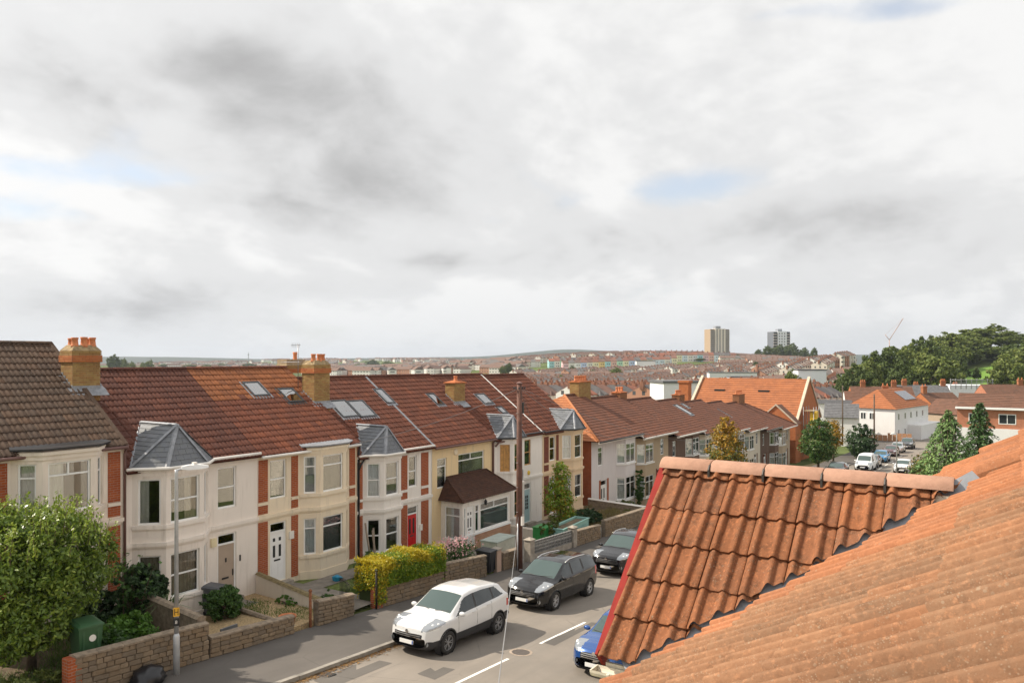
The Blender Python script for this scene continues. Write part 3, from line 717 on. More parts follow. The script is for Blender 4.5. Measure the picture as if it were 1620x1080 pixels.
def band(mb, pts, z0, z1, out, inn=.02, mi=0):
    a = offset_plan(pts, out); b = offset_plan(pts, -inn); n = len(pts)
    vs = [(x, y, z0) for x, y in a] + [(x, y, z1) for x, y in a] + [(x, y, z1) for x, y in b] + [(x, y, z0) for x, y in b]; fs = []
    for i in range(n - 1):
        for r in range(4):
            q = ((r + 1) % 4) * n; fs.append((r * n + i, r * n + i + 1, q + i + 1, q + i))
    fs += [(0, n, 2 * n, 3 * n), (n - 1, 4 * n - 1, 3 * n - 1, 2 * n - 1)]
    mb.add(vs, fs, mi)
def clip_poly(poly, a, b, c):     # keep a*x+b*y<=c
    out = []
    for i in range(len(poly)):
        p, q = poly[i], poly[(i + 1) % len(poly)]; dp, dq = a * p[0] + b * p[1] - c, a * q[0] + b * q[1] - c
        if dp <= 0: out.append(p)
        if dp * dq < 0: k = dp / (dp - dq); out.append((p[0] + (q[0] - p[0]) * k, p[1] + (q[1] - p[1]) * k))
    return out
def slates(parent, poly, course, width, mat, rng, joined=False, th=.012, name='slate'):
    P = [Vector(p) for p in poly]; n = (P[1] - P[0]).cross(P[2] - P[0]).normalized()
    if n.z < 0: n = -n
    ex = Vector((-n.y, n.x, 0)).normalized() if (n.x or n.y) else Vector((1, 0, 0)); ey = n.cross(ex)   # ey points up the slope
    if ey.z < 0: ey = -ey; ex = -ex
    o = P[0]; q2 = [((p - o).dot(ex), (p - o).dot(ey)) for p in P]; y0 = min(q[1] for q in q2); y1 = max(q[1] for q in q2); x0 = min(q[0] for q in q2); x1 = max(q[0] for q in q2)
    mb = MB(); k = 0; y = y0
    while y < y1 - .02:
        x = x0 - (width * .5 if k % 2 else 0) - rng.uniform(0, .03)
        while x < x1:
            pc = clip_poly(clip_poly(clip_poly(clip_poly(q2, -1, 0, -(x + .003)), 1, 0, x + width - .003), 0, -1, -y), 0, 1, y + course * 1.06)
            if len(pc) >= 3 and abs(sum(pc[i][0] * pc[(i + 1) % len(pc)][1] - pc[(i + 1) % len(pc)][0] * pc[i][1] for i in range(len(pc)))) > .003:
                j = rng.uniform(0, .004)
                top = [o + ex * a + ey * b + n * (th * (2.0 - (b - y) / course * 1.2) + j) for a, b in pc]
                m = mb if joined else MB(); m.prism([t_ - n * th for t_ in top], n * th)
                if not joined: m.build(name, mat, parent)
            x += width
        y += course; k += 1
    if joined: mb.build(name + '_field', mat, parent, kind='stuff')
def brick_stack(mb, x0, y0, z0, x1, y1, z1, rng, mi=0, bw=.225, bh=.075, mi2=None, band_rows=()):
    k = 0; z = z0
    while z < z1 - .02:
        off = bw * .5 if k % 2 else 0; m = mi2 if (mi2 is not None and k in band_rows) else mi
        for (ax, a0, a1, fixed, dirn) in (('x', x0, x1, y0, -1), ('x', x0, x1, y1, 1), ('y', y0, y1, x0, -1), ('y', y0, y1, x1, 1)):
            a = a0 - off
            while a < a1 - .01:
                s, e = max(a, a0) + .004, min(a + bw, a1) - .004; j = rng.uniform(.004, .011)
                if e - s > .02:
                    if ax == 'x': mb.box(s, min(fixed, fixed + dirn * j), z + .004, e, max(fixed, fixed + dirn * j), z + bh - .004, m)
                    else: mb.box(min(fixed, fixed + dirn * j), s, z + .004, max(fixed, fixed + dirn * j), e, z + bh - .004, m)
                a += bw
        z += bh; k += 1
def pot(parent, x, y, z, h=.36, r=.11, mat=None):
    mb = MB(); mb.lathe([(r * 1.15, 0), (r * 1.15, .05), (r, .07), (r * .86, h * .75), (r * 1.0, h * .82), (r * 1.05, h), (r * .8, h), (r * .75, h * .6)], (x, y, z), 14); return mb.build('chimney_pot', mat or m_pot, parent, smooth=True)
def chimney(house, x0, y0, x1, y1, zb, zt, pots, rng, cap='shoulder', mat=None, base=True, sl=.7):
    mb = MB(); mb.box(x0, y0, zb, x1, y1, zt); c = mb.build('chimney', m_mort, house)
    mb = MB(); brick_stack(mb, x0, y0, zb, x1, y1, zt, rng)
    if cap == 'shoulder':
        brick_stack(mb, x0 - .05, y0 - .05, zt - .38, x1 + .05, y1 + .05, zt - .15, rng, 1)
        mb.box(x0 - .048, y0 - .048, zt - .38, x1 + .048, y1 + .048, zt - .152, 2)
        brick_stack(mb, x0 - .03, y0 - .03, zt - .15, x1 + .03, y1 + .03, zt, rng, 0)
    mb.build('brickwork', [mat or m_yb, m_rb, m_mort], c, kind='stuff')
    if cap == 'shoulder':
        mb = MB(); a = .2; mb.add([(x0 - .04, y0 - .04, zt), (x1 + .04, y0 - .04, zt), (x1 + .04, y1 + .04, zt), (x0 - .04, y1 + .04, zt), (x0 + .12, y0 + .12, zt + a), (x1 - .12, y0 + .12, zt + a), (x1 - .12, y1 - .12, zt + a), (x0 + .12, y1 - .12, zt + a)],
               [(0, 1, 5, 4), (1, 2, 6, 5), (2, 3, 7, 6), (3, 0, 4, 7), (4, 5, 6, 7)]); mb.build('flaunching', plain('flaunching_mortar', (.30, .22, .12), .95, var=.4, scale=8, bump=.5), c); zt += a - .05
    else:
        mb = MB(); a = .16; mb.box(x0 - .08, y0 - .08, zt, x1 + .08, y1 + .08, zt + .05); mx, my = (x0 + x1) / 2, (y0 + y1) / 2
        mb.add([(x0 - .06, y0 - .06, zt + .05), (x1 + .06, y0 - .06, zt + .05), (x1 + .06, y1 + .06, zt + .05), (x0 - .06, y1 + .06, zt + .05), (mx - .1, my - .1, zt + a), (mx + .1, my - .1, zt + a), (mx + .1, my + .1, zt + a), (mx - .1, my + .1, zt + a)], [(0, 1, 5, 4), (1, 2, 6, 5), (2, 3, 7, 6), (3, 0, 4, 7), (4, 5, 6, 7)])
        mb.build('cap', m_rb, c); zt += a - .03
    for (px, py, h) in pots: pot(c, px, py, zt - .02, h)
    if base:      # lead flashing where the stack meets the slope (front apron and stepped left side)
        mb = MB(); zf = lambda y: base[1] + (y - base[0]) * sl
        mb.prism([(x0 - .16, y0 - .3, zf(y0 - .3) + .05), (x1 + .16, y0 - .3, zf(y0 - .3) + .05), (x1 + .16, y0 - .01, zf(y0) + .07), (x0 - .16, y0 - .01, zf(y0) + .07)], (0, 0, .012))
        mb.box(x0 - .02, y0 - .022, zf(y0) - .05, x1 + .02, y0 - .012, zf(y0) + .17)
        for s in (x0 - .15, x1 - .01):
            n = 5
            for i in range(n):
                ya, yb = y0 + (y1 - y0) * i / n, y0 + (y1 - y0) * (i + 1) / n
                mb.prism([(s, ya, zf(ya) + .06), (s + .16, ya, zf(ya) + .06), (s + .16, yb + .03, zf(yb) + .065), (s, yb + .03, zf(yb) + .065)], (0, 0, .01))
                xx = x0 - .016 if s < x0 else x1 + .006
                mb.box(xx, ya, zf(ya) - .05, xx + .01, yb, zf(ya) + .2)
        mb.build('flashing', m_lead, c)
    return c
def slope_frame(house_y0, z0, zr, run):   # roof frame facing -y
    a = math.atan2(zr - z0, run); c, s = math.cos(a), math.sin(a); return Vector((-1, 0, 0)), Vector((0, -c, -s)), Vector((0, -s, c)), c, s
RT = {}
def RT2(key, mat, W, L, nn):
    k = (key, mat.name)
    if k not in RT: RT[k] = tile_mesh('roof_tile', W, L, nn, mat, roll=.03, th=.018, tilt=.028)
    return RT[k]
def roof_tiles(parent, x0, x1, ya, za, yr, zr, mat, single, W=.33, G=.35, n=None, flat=False, name='roof_tile', tile2=None):
    ex, ey, ez, c, s = slope_frame(0, za, zr, yr - ya); Ls = math.hypot(yr - ya, zr - za); L = G + .05; ncol = int(round((x1 - x0) / W)); W = (x1 - x0) / ncol; rows = int(math.ceil(Ls / G))
    rng = random.Random(int(x0 * 100)); key = (round(W, 4), G, mat.name)
    nn = n or (10 if single else 6)
    if flat: V, Fc = tile_bm(W, L, 4, roll=.012, th=.016, tilt=.022)
    else: V, Fc = tile_bm(W, L, nn, roll=.03, th=.018, tilt=.028)
    if single and key not in RT: RT[key] = tile_mesh(name, W, L, nn, mat, roll=.03, th=.018, tilt=.028)
    mb = MB(); top = Vector((0, yr, zr))
    for k in range(rows):
        low = Ls - k * G
        for q in range(ncol):
            X = x1 - q * W; l0 = max(low - L, 0); sc = (low - l0) / L
            if sc < .12: continue
            M = frame(Vector((X, yr, zr)) + ey * l0 + ez * (.008 + rng.uniform(0, .008)), ex, ey * sc, ez)
            if single:
                ob = link(name, RT[key], parent, mw=M)
                if tile2 and k >= rows - tile2[1] + (rng.random() < .15): ob.data = RT2(key, tile2[0], W, L, nn)
            else: mb.add([M @ Vector(v) for v in V], Fc)
    if not single: mb.build('tile_field', mat, parent, kind='stuff')
def ridge_run(parent, x0, x1, y, z, mat, single=True):
    n = int(round((x1 - x0) / .45)); w = (x1 - x0) / n; key = ('ridge', round(w, 4), mat.name)
    if key not in RT:
        mb = MB(); r = .115; vs = []; q = 8
        for xx in (.004, w - .004):
            for i in range(q + 1): a = R(8) + (PI - R(16)) * i / q; vs.append((xx, -r * math.cos(a), r * math.sin(a) * .85 - .02))
        mb.add(vs, [(i, q + 1 + i, q + 2 + i, i + 1) for i in range(q)] + [tuple(range(q + 1)), tuple(range(q + 1, 2 * q + 2))[::-1]]); RT[key] = mb.mesh('ridge_tile', mat, True)
    for i in range(n): link('ridge_tile', RT[key], parent, loc=(x0 + w * i, y, z))
def rooflight(parent, X, s, w, l, za, ya, zr, yr, mat=None, dark=False):
    # X centre, s distance down from the ridge to the top edge (on slope)
    ex, ey, ez, c, sn = slope_frame(0, za, zr, yr - ya); M = frame(Vector((X + w / 2, yr, zr)) + ey * s + ez * .03, ex, ey, ez); mb = MB(); f = .07
    for b in ((0, 0, 0, f, l, .075), (w - f, 0, 0, w, l, .075), (f, 0, 0, w - f, f, .075), (f, l - f, 0, w - f, l, .07)): mbx(mb, M, *b)
    o = mb.build('rooflight', m_alum, parent); mb = MB(); mbx(mb, M, f, f, .045, w - f, l - f, .052); mb.build('pane', m_skyl, o)
    mb = MB(); mbx(mb, M, f, f, .0, w - f, l - f, .01); mb.build('blind' if not dark else 'lining', m_net if not dark else m_curtd, o)
    mb = MB(); mbx(mb, M, -.09, l, .0, w + .09, l + .16, .03); mbx(mb, M, -.09, -.05, 0, 0, l, .03); mbx(mb, M, w, -.05, 0, w + .09, l, .03); mb.build('flashing', m_lead if not dark else m_alum, o)
def bay_hip(house, plan, ze, A, B, rng, joined=False):
    q = offset_plan(plan, .13); q = [Vector((x, y, ze)) for x, y in q]; q[0].y = q[-1].y = -.05
    ro = MB()
    faces = [(q[0], A, B), (q[0], q[1], A), (q[1], q[2], A), (q[2], q[3], A), (q[3], B, A)]
    for f in faces: ro.poly(f)
    ro.poly(q[::-1]); r = ro.build('bay_roof', m_slate, house)
    for i, f in enumerate(faces): slates(r, f, .19, .27, m_slate, rng, joined or i in (0, 4))
    for a, b in ((q[1], A), (q[2], A), (q[0], A), (q[3], A), (A, B), (q[0], B), (q[3], B)):
        d = (b - a).normalized(); sd = d.cross(Vector((0, 0, 1))).normalized(); up = sd.cross(d).normalized()
        if up.z < 0: up = -up
        mb = MB(); w = .085; pr = [a + sd * -w + up * .015, a + up * .06, a + sd * w + up * .015]
        mb.prism(pr, b - a); mb.build('lead_hip', m_lead, r)
    return r
def door(parent, M, x0, z0, x1, z1, colour, fan=.38, rng=None, style='panel', frame_mat=None):
    fm = frame_mat or m_upvc; mb = MB(); y0, y1 = .05, .12; f = .06
    mbx(mb, M, x0, y0, z0, x0 + f, y1, z1); mbx(mb, M, x1 - f, y0, z0, x1, y1, z1); mbx(mb, M, x0 + f, y0, z1 - f, x1 - f, y1, z1); zt = z1 - fan
    mbx(mb, M, x0 + f, y0, zt - .03, x1 - f, y1, zt + .03); fr = mb.build('door_frame', fm, parent)
    mb = MB(); mbx(mb, M, x0 + f, .085, zt + .03, x1 - f, .095, z1 - f); mb.build('fanlight', m_pane, fr)
    mb = MB(); a, b = x0 + f, x1 - f; w = b - a; h = zt - .03 - z0; mbx(mb, M, a, .075, z0, b, .115, zt - .03)
    d = mb.build('door', colour, parent)
    def sub(name, mat, x, z, ww, hh, y=.066): 
        m = MB(); mbx(m, M, a + w * x, y, z0 + h * z, a + w * (x + ww), .08, z0 + h * (z + hh)); return m.build(name, mat, d)
    if style == 'panel':
        for (x, z, ww, hh) in ((.12, .08, .32, .30), (.56, .08, .32, .30)): sub('panel', colour, x, z, ww, hh)
        for x in (.2, .62): sub('door_light', m_plastic_b, x, .5, .16, .24, .068); sub('door_light', m_plastic_b, x, .82, .16, .07, .068)
        sub('letterbox', m_plastic_b, .28, .42, .44, .03, .062)
    elif style == 'plain':
        sub('letterbox', m_plastic_b, .25, .34, .42, .035, .062); sub('knocker', m_plastic_b, .45, .66, .09, .08, .06); sub('door_handle', m_plastic_b, .9, .38, .05, .12, .05)
        for (x, z, ww, hh) in ((.1, .06, .8, .004), (.1, .93, .8, .004)): sub('moulding', colour, x, z, ww, hh)
    elif style == 'four':
        for x in (.14, .56): sub('panel', colour, x, .08, .3, .34); sub('door_light', m_plastic_b, x + .04, .52, .2, .38, .07)
        sub('letterbox', m_alum, .3, .45, .4, .03, .062)
    elif style == 'arch':
        for i in range(4): sub('door_light', m_plastic_b, .24, .40 + .11 * i, .2, .09, .068); sub('door_light', m_plastic_b, .52, .40 + .11 * i, .2, .09, .068)
        sub('panel', colour, .2, .08, .6, .22)
    return d
def tube_part(name, parent, pts, r, mat, n=8): return MB().tube(pts, r, n).build(name, mat, parent, smooth=True)
EAVE = 5.1
def terrace(i, X0, W, zf, ze, zr, yr, cfg):
    rng = random.Random(50 + i); wallm = cfg['wall']; trim = cfg.get('trim', wallm)
    H = thing('terraced_house', cfg['label'], 'house', (X0, D, zf), group='terraced houses along the street'); mir = cfg['mirror']; E = ze - zf; RZ = zr - zf
    fx = (lambda x: W - x) if mir else (lambda x: x)
    pr = cfg.get('proj', .75); bay = cfg.get('bay', (.30, 1.02, 2.42, 3.14))
    ws = cfg.get('win', {})
    if bay:
        pts = [(0, 0), (bay[0], 0), (bay[1], -pr), (bay[2], -pr), (bay[3], 0), (W, 0)]
    else: pts = [(0, 0), (W, 0)]
    if mir: pts = [(W - x, y) for x, y in pts][::-1]
    # holes per segment
    segs = list(zip(pts[:-1], pts[1:])); base = -.9; holes = {k: [] for k in range(len(segs))}; todo = []
    LZ, UZ = cfg.get('lz', (.78, 2.24)), cfg.get('uz', (E - 1.86, E - .36))
    def addw(k, s0, s1, z0, z1, st, cur, mat=None): holes[k].append((s0, z0, s1, z1)); todo.append((k, s0, s1, z0, z1, st, cur, mat))
    if bay:
        for k in (1, 2, 3):
            L = math.dist(segs[k][0], segs[k][1]); mrg = .17 if k != 2 else .16
            side = {1: 'l', 2: 'f', 3: 'r'}[k]
            for (zz, lv) in ((LZ, 'lo'), (UZ, 'up')):
                st, cur = ws.get(lv + side, ('sash', ('full', m_net))); addw(k, mrg, L - mrg, zz[0], zz[1], st, cur, cfg.get('winmat'))
        dk = 0 if mir else 4; dx = cfg['door']      # door position measured along house x (unmirrored)
        a, b = sorted((fx(dx[0]), fx(dx[1]))); o0 = segs[dk][0][0]
        holes[dk].append((a - o0, 0.0, b - o0, 2.32)); dseg = (dk, a - o0, b - o0)
        st, cur = ws.get('upd', ('sash', None)); a2, b2 = sorted((fx(cfg['dwin'][0]), fx(cfg['dwin'][1]))); addw(dk, a2 - o0, b2 - o0, UZ[0], UZ[1], st, cur, cfg.get('winmat'))
    for (x0, x1, z0, z1, st, cur) in cfg.get('extra', []): addw(0, x0, x1, z0, z1, st, cur)
    mb = MB(); frames = {}
    for k, (a, b) in enumerate(segs):
        ux = Vector((b[0] - a[0], b[1] - a[1], 0)); L = ux.length; un = Vector((ux.y, -ux.x, 0)); panel(mb, (a[0], a[1], 0), ux, un, L, base, E, holes[k]); frames[k] = WM((a[0], a[1], 0), ux, un)
    # gables and back
    yb = yr * 2
    for x in (.001, W - .001): mb.poly([(x, 0, base), (x, yb, base), (x, yb, E), (x, yr, RZ - .06), (x, -.05, E - .06)])
    mb.quad((W, yb, base), (0, yb, base), (0, yb, E), (W, yb, E)); mb.build('wall', wallm, H)
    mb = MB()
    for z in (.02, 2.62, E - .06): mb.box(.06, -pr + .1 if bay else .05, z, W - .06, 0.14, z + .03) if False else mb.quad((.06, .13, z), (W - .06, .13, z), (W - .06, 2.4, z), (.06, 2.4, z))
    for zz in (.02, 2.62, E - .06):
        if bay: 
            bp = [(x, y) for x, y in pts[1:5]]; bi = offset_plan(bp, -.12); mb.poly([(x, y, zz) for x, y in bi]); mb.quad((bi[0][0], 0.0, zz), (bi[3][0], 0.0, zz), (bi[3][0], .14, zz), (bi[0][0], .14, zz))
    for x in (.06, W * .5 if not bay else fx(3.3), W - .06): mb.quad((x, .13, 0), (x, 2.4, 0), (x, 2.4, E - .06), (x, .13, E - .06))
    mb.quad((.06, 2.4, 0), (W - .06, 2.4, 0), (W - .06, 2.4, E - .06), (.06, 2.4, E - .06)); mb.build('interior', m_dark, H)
    for (k, s0, s1, z0, z1, st, cur, mt) in todo: window(H, frames[k], s0, z0, s1, z1, st, cur, mt, rng=rng)
    if bay:
        k, a, b = dseg; door(H, frames[k], a, 0.0, b, 2.32, cfg['doorcol'], rng=rng, style=cfg.get('doorst', 'panel'))
        mb = MB(); mbx(mb, frames[k], a - .1, -.32, -.16, b + .1, .1, -.002); mb.build('door_step', m_conc, H)
        # bands: sills, string course, cornice
        for (z0, z1, out) in ((2.50, 2.56, .05), (2.56, 2.68, .09), (UZ[0] - .13, UZ[0] - .01, .06), (LZ[0] - .13, LZ[0] - .01, .06) if cfg.get('lsill', True) else (2.52, 2.55, .03), (E - .26, E - .12, .04), (E - .12, E - .02, .10)):
            pp = pts if z0 > 2 and z0 != UZ[0] - .13 else pts[1:5]
            mb = MB(); band(mb, pp, z0, z1, out); mb.build('string_course', trim, H)
        if cfg.get('pil'):
            for (xa, xb) in cfg['pil']:
                a, b = sorted((fx(xa), fx(xb)))
                for (z0, z1) in ((0.02, 2.44), (2.74, UZ[0] - .18), (UZ[0] - .04, E - .30)):
                    mb = MB(); mb.box(a, -.022, z0, b, .01, z1); mb.build('brick_pilaster', cfg['pilmat'], H)
                mb = MB(); mb.box(a - .01, -.05, UZ[0] - .16, b + .01, .01, UZ[0] - .06); mb.build('stone_block', trim, H)
        mb = MB(); band(mb, pts[1:5], base, .12, .04); mb.build('plinth', trim, H)
    # roof
    ya = -.24; sl = (RZ - E) / (yr); za = E + sl * ya + .04
    mb = MB(); mb.quad((0, ya, za), (W, ya, za), (W, yr, RZ), (0, yr, RZ)); mb.quad((W, yb + .2, za), (0, yb + .2, za), (0, yr, RZ), (W, yr, RZ)); mb.quad((0, ya, za - .02), (0, yr, RZ - .08), (W, yr, RZ - .08), (W, ya, za - .02))
    rf = mb.build('roof', cfg['tile'], H); roof_tiles(rf, 0, W, ya, za, yr, RZ, cfg['tile'], cfg.get('single', False), name='roof_tile', tile2=cfg.get('tile2')); ridge_run(rf, 0, W, yr, RZ + .03, cfg.get('ridge', cfg['tile']))
    # gutter
    gm = cfg.get('gutter', m_plastic_b); gp = [(0, -.20), (W, -.20)]
    if bay and cfg['hip']:
        g = [(x, y) for x, y in pts[1:5]]; gp = [(0, -.12)] + offset_plan(g, .12) + [(W, -.12)]; gp[1] = (gp[1][0], -.12); gp[4] = (gp[4][0], -.12)
    tube_part('gutter', H, [(x, y - .08, za - .03 if not (bay and cfg['hip']) else E - .0) for x, y in gp], .055, gm)
    if bay and cfg['hip']:
        mid = fx((bay[1] + bay[2]) / 2); hz = cfg.get('hipz', 1.33); A = Vector((mid, -.28, E + hz)); B = Vector((mid, (hz - .04) / sl + .02, E + hz - .0)); bay_hip(H, pts[1:5], E + .03, A, B, rng, cfg.get('joined', False))
    elif bay:
        q = offset_plan(pts[1:5], .16); mb = MB(); q[0] = (q[0][0], -.2); q[3] = (q[3][0], -.2); mb.add([(x, y, E + .03) for x, y in q] + [(x, y if 0 < k < 3 else y, E + .08) for k, (x, y) in enumerate(q)] + [(q[0][0] + .1, .05, E + .14), (q[3][0] - .1, .05, E + .14)],
              [(3, 2, 1, 0), (0, 1, 5, 4), (1, 2, 6, 5), (2, 3, 7, 6), (4, 5, 6, 7), (4, 7, 9, 8)]); mb.build('lead_cap', m_plastic_b if cfg.get('blackcap') else m_lead, H)
    for (px, py, w, l, dk) in cfg.get('lights', []):
        n = Vector((0, -sl, 1)); P = at_plane(px, py, (X0, D + yr, zr), n); s = math.hypot(D + yr - P.y, zr - P.z); rooflight(rf, P.x - X0, s - l / 2, w, l, za, ya, RZ, yr, dark=dk)
    for c in cfg.get('chim', []):
        chimney(H, c[0], c[1], c[2], c[3], RZ + (c[1] - yr) * sl - .35, c[4] - zf, c[5], rng, c[6], base=(yr, RZ) if c[7] else False, sl=sl)
    return H, frames
HX = [8.75, 14.03, 19.3, 24.55, 29.75, 35.1, 40.4, 45.45]
full = lambda m: ('full', m)
m_bdoor = plain('taupe_door', (.42, .33, .255), .5, var=.05); m_wdoor = plain('white_door', (.86, .85, .83), .4, var=.03); m_rdoor = plain('red_door', (.55, .012, .015), .3, var=.06); m_ldoor = plain('pale_blue_door', (.36, .52, .54), .45, var=.06)
H1, f1 = terrace(1, HX[0], HX[1] - HX[0], 1.13, 6.23, 9.40, 4.5, dict(label='cream house with brick piers under a dark brown moss-flecked tiled roof', wall=m_cream, mirror=True, proj=.6, bay=(.62, 1.2, 2.75, 3.33), door=(3.95, 4.75), dwin=(3.95, 4.75), doorcol=m_wdoor, hip=False, blackcap=True,
    pil=[(.10, .50), (3.42, 3.86)], pilmat=m_brick, tile=m_tbrown, single=True, gutter=m_brownpipe,
    win={'lol': ('top', full(m_net)), 'lof': ('top', full(m_net)), 'lor': ('top', full(m_net)), 'upl': ('top', full(m_curt)), 'upf': ('top2', ('left', m_curt)), 'upr': ('top', full(m_net)), 'upd': ('sash', full(m_net))},
    chim=[(HX[1] - HX[0] - .42, 2.25, HX[1] - HX[0] + .5, 3.0, 9.16, [(5.03, 2.45, .32), (5.32, 2.42, .34), (5.62, 2.45, .33), (5.1, 2.8, .3), (5.6, 2.8, .3)], 'shoulder', True), (3.35, 6.6, 4.4, 7.3, 9.25, [(3.5, 6.8, .35), (3.75, 7.05, .5), (4.05, 6.8, .3), (4.25, 6.85, .55)], 'shoulder', False)]))
H2, f2 = terrace(2, HX[1], HX[2] - HX[1], .22, 5.32, 8.46, 4.5, dict(label='all pale rendered house with slate bay roof and taupe front door', wall=m_pinkw, mirror=False, door=(3.52, 4.32), dwin=(3.52, 4.32), doorcol=m_bdoor, doorst='plain', hip=True, hipz=1.33, tile=m_tmar, single=True, gutter=m_oldwhite,
    win={'lol': ('plain', full(m_curtd)), 'lof': ('sash', full(m_curtd)), 'lor': ('plain', full(m_net)), 'upl': ('plain', ('left', m_curt)), 'upf': ('sash', ('right', m_curtd)), 'upr': ('plain', full(m_net)), 'upd': ('sash', None)},
    ))
H3, f3 = terrace(3, HX[2], HX[3] - HX[2], .22, 5.32, 8.46, 4.5, dict(label='cream house with red brick piers, white front door and a shallow bay', wall=m_creamy, mirror=True, proj=.5, bay=(.50, 1.12, 2.55, 3.2), door=(3.86, 4.66), dwin=(3.86, 4.66), doorcol=m_wdoor, hip=False, tile=m_tred, single=True, gutter=m_oldwhite,
    pil=[(.08, .42), (3.28, 3.62), (4.78, 5.24)], pilmat=m_brick,
    win={'lol': ('top', full(m_net)), 'lof': ('top', full(m_net)), 'lor': ('top', full(m_net)), 'upl': ('top', ('blind', m_blind)), 'upf': ('top', ('roller', m_yblind)), 'upr': ('top', full(m_net)), 'upd': ('sash', None)},
    lights=[(404, 617, .86, 1.0, False), (459, 627, .86, 1.0, True)], tile2=(m_tor, 7),
    chim=[(HX[3] - HX[2] - .42, 2.15, HX[3] - HX[2] + .5, 2.95, 8.62, [(5.0, 2.4, .36), (5.3, 2.35, .36), (5.6, 2.45, .36)], 'shoulder', True)]))
H4, f4 = terrace(4, HX[3], HX[4] - HX[3], -.45, 4.63, 7.95, 4.5, dict(label='white house with brick piers, slate bay roof and red front door', wall=m_white, mirror=False, bay=(.42, 1.05, 2.2, 2.85), proj=.65, door=(3.42, 4.18), dwin=(3.5, 4.1), doorcol=m_rdoor, doorst='four', hip=True, hipz=1.2, tile=m_tredj, gutter=m_oldwhite,
    pil=[(.08, .38), (2.95, 3.38), (4.4, 4.95)], pilmat=m_brick,
    win={'lol': ('sash', None), 'lof': ('sash', None), 'lor': ('sash', None), 'upl': ('sash', full(m_net)), 'upf': ('sash', full(m_net)), 'upr': ('sash', full(m_net)), 'upd': ('sash', ('half', m_curtd))},
    lights=[(543, 648, 1.1, 1.25, False), (571, 648, 1.1, 1.25, False), (607, 628, .62, 1.2, False)],
    chim=[(1.5, 6.2, 2.7, 6.9, 8.55, [(2.3, 6.5, .55)], 'shoulder', False)]))
H5, f5 = terrace(5, HX[4], HX[5] - HX[4], -.45, 4.63, 7.93, 4.5, dict(label='yellow rendered house with a wide window over a brown tiled porch', wall=m_yellow, mirror=False, bay=None, tile=m_tredj, hip=False, gutter=m_brownpipe,
    extra=[(.45, 1.22, 2.85, 4.35, 'top', full(m_net)), (2.2, 4.55, 3.0, 4.4, 'top2', full(m_net))],
    lights=[(688, 633, .62, 1.0, False)],
    chim=[(HX[5] - HX[4] - .45, 2.3, HX[5] - HX[4] + .55, 2.95, 7.5, [(5.4, 2.6, .3)], 'cap', True)]))
H6, f6 = terrace(6, HX[5], HX[6] - HX[5], -.75, 4.47, 7.88, 4.5, dict(label='off-white house with varnished wooden window frames and pale blue door', wall=m_white, mirror=False, bay=(.42, 1.05, 2.1, 2.75), proj=.65, door=(3.3, 4.05), dwin=(3.3, 4.02), doorcol=m_ldoor, doorst='arch', hip=True, hipz=1.2, joined=True, tile=m_tredj, winmat=m_wood,
    win={'lol': ('boards', None), 'lof': ('sash', full(m_dark)), 'lor': ('sash', None), 'upl': ('boards', None), 'upf': ('sash', None), 'upr': ('sash', None), 'upd': ('sash', None)},
    lights=[(765, 632, .95, .95, False), (793, 650, .6, .6, False)]))
H7, f7 = terrace(7, HX[6], HX[7] - HX[6], -.75, 4.40, 7.80, 4.5, dict(label='end of terrace house in tan render with dark brick piers', wall=m_tan, mirror=True, bay=(.30, .95, 2.2, 2.85), proj=.65, door=(3.45, 4.15), dwin=(3.4, 4.1), doorcol=m_wdoor, hip=True, hipz=1.2, joined=True, tile=m_tdark, pil=[(3.0, 3.3), (4.25, 4.8)], pilmat=m_brickd))
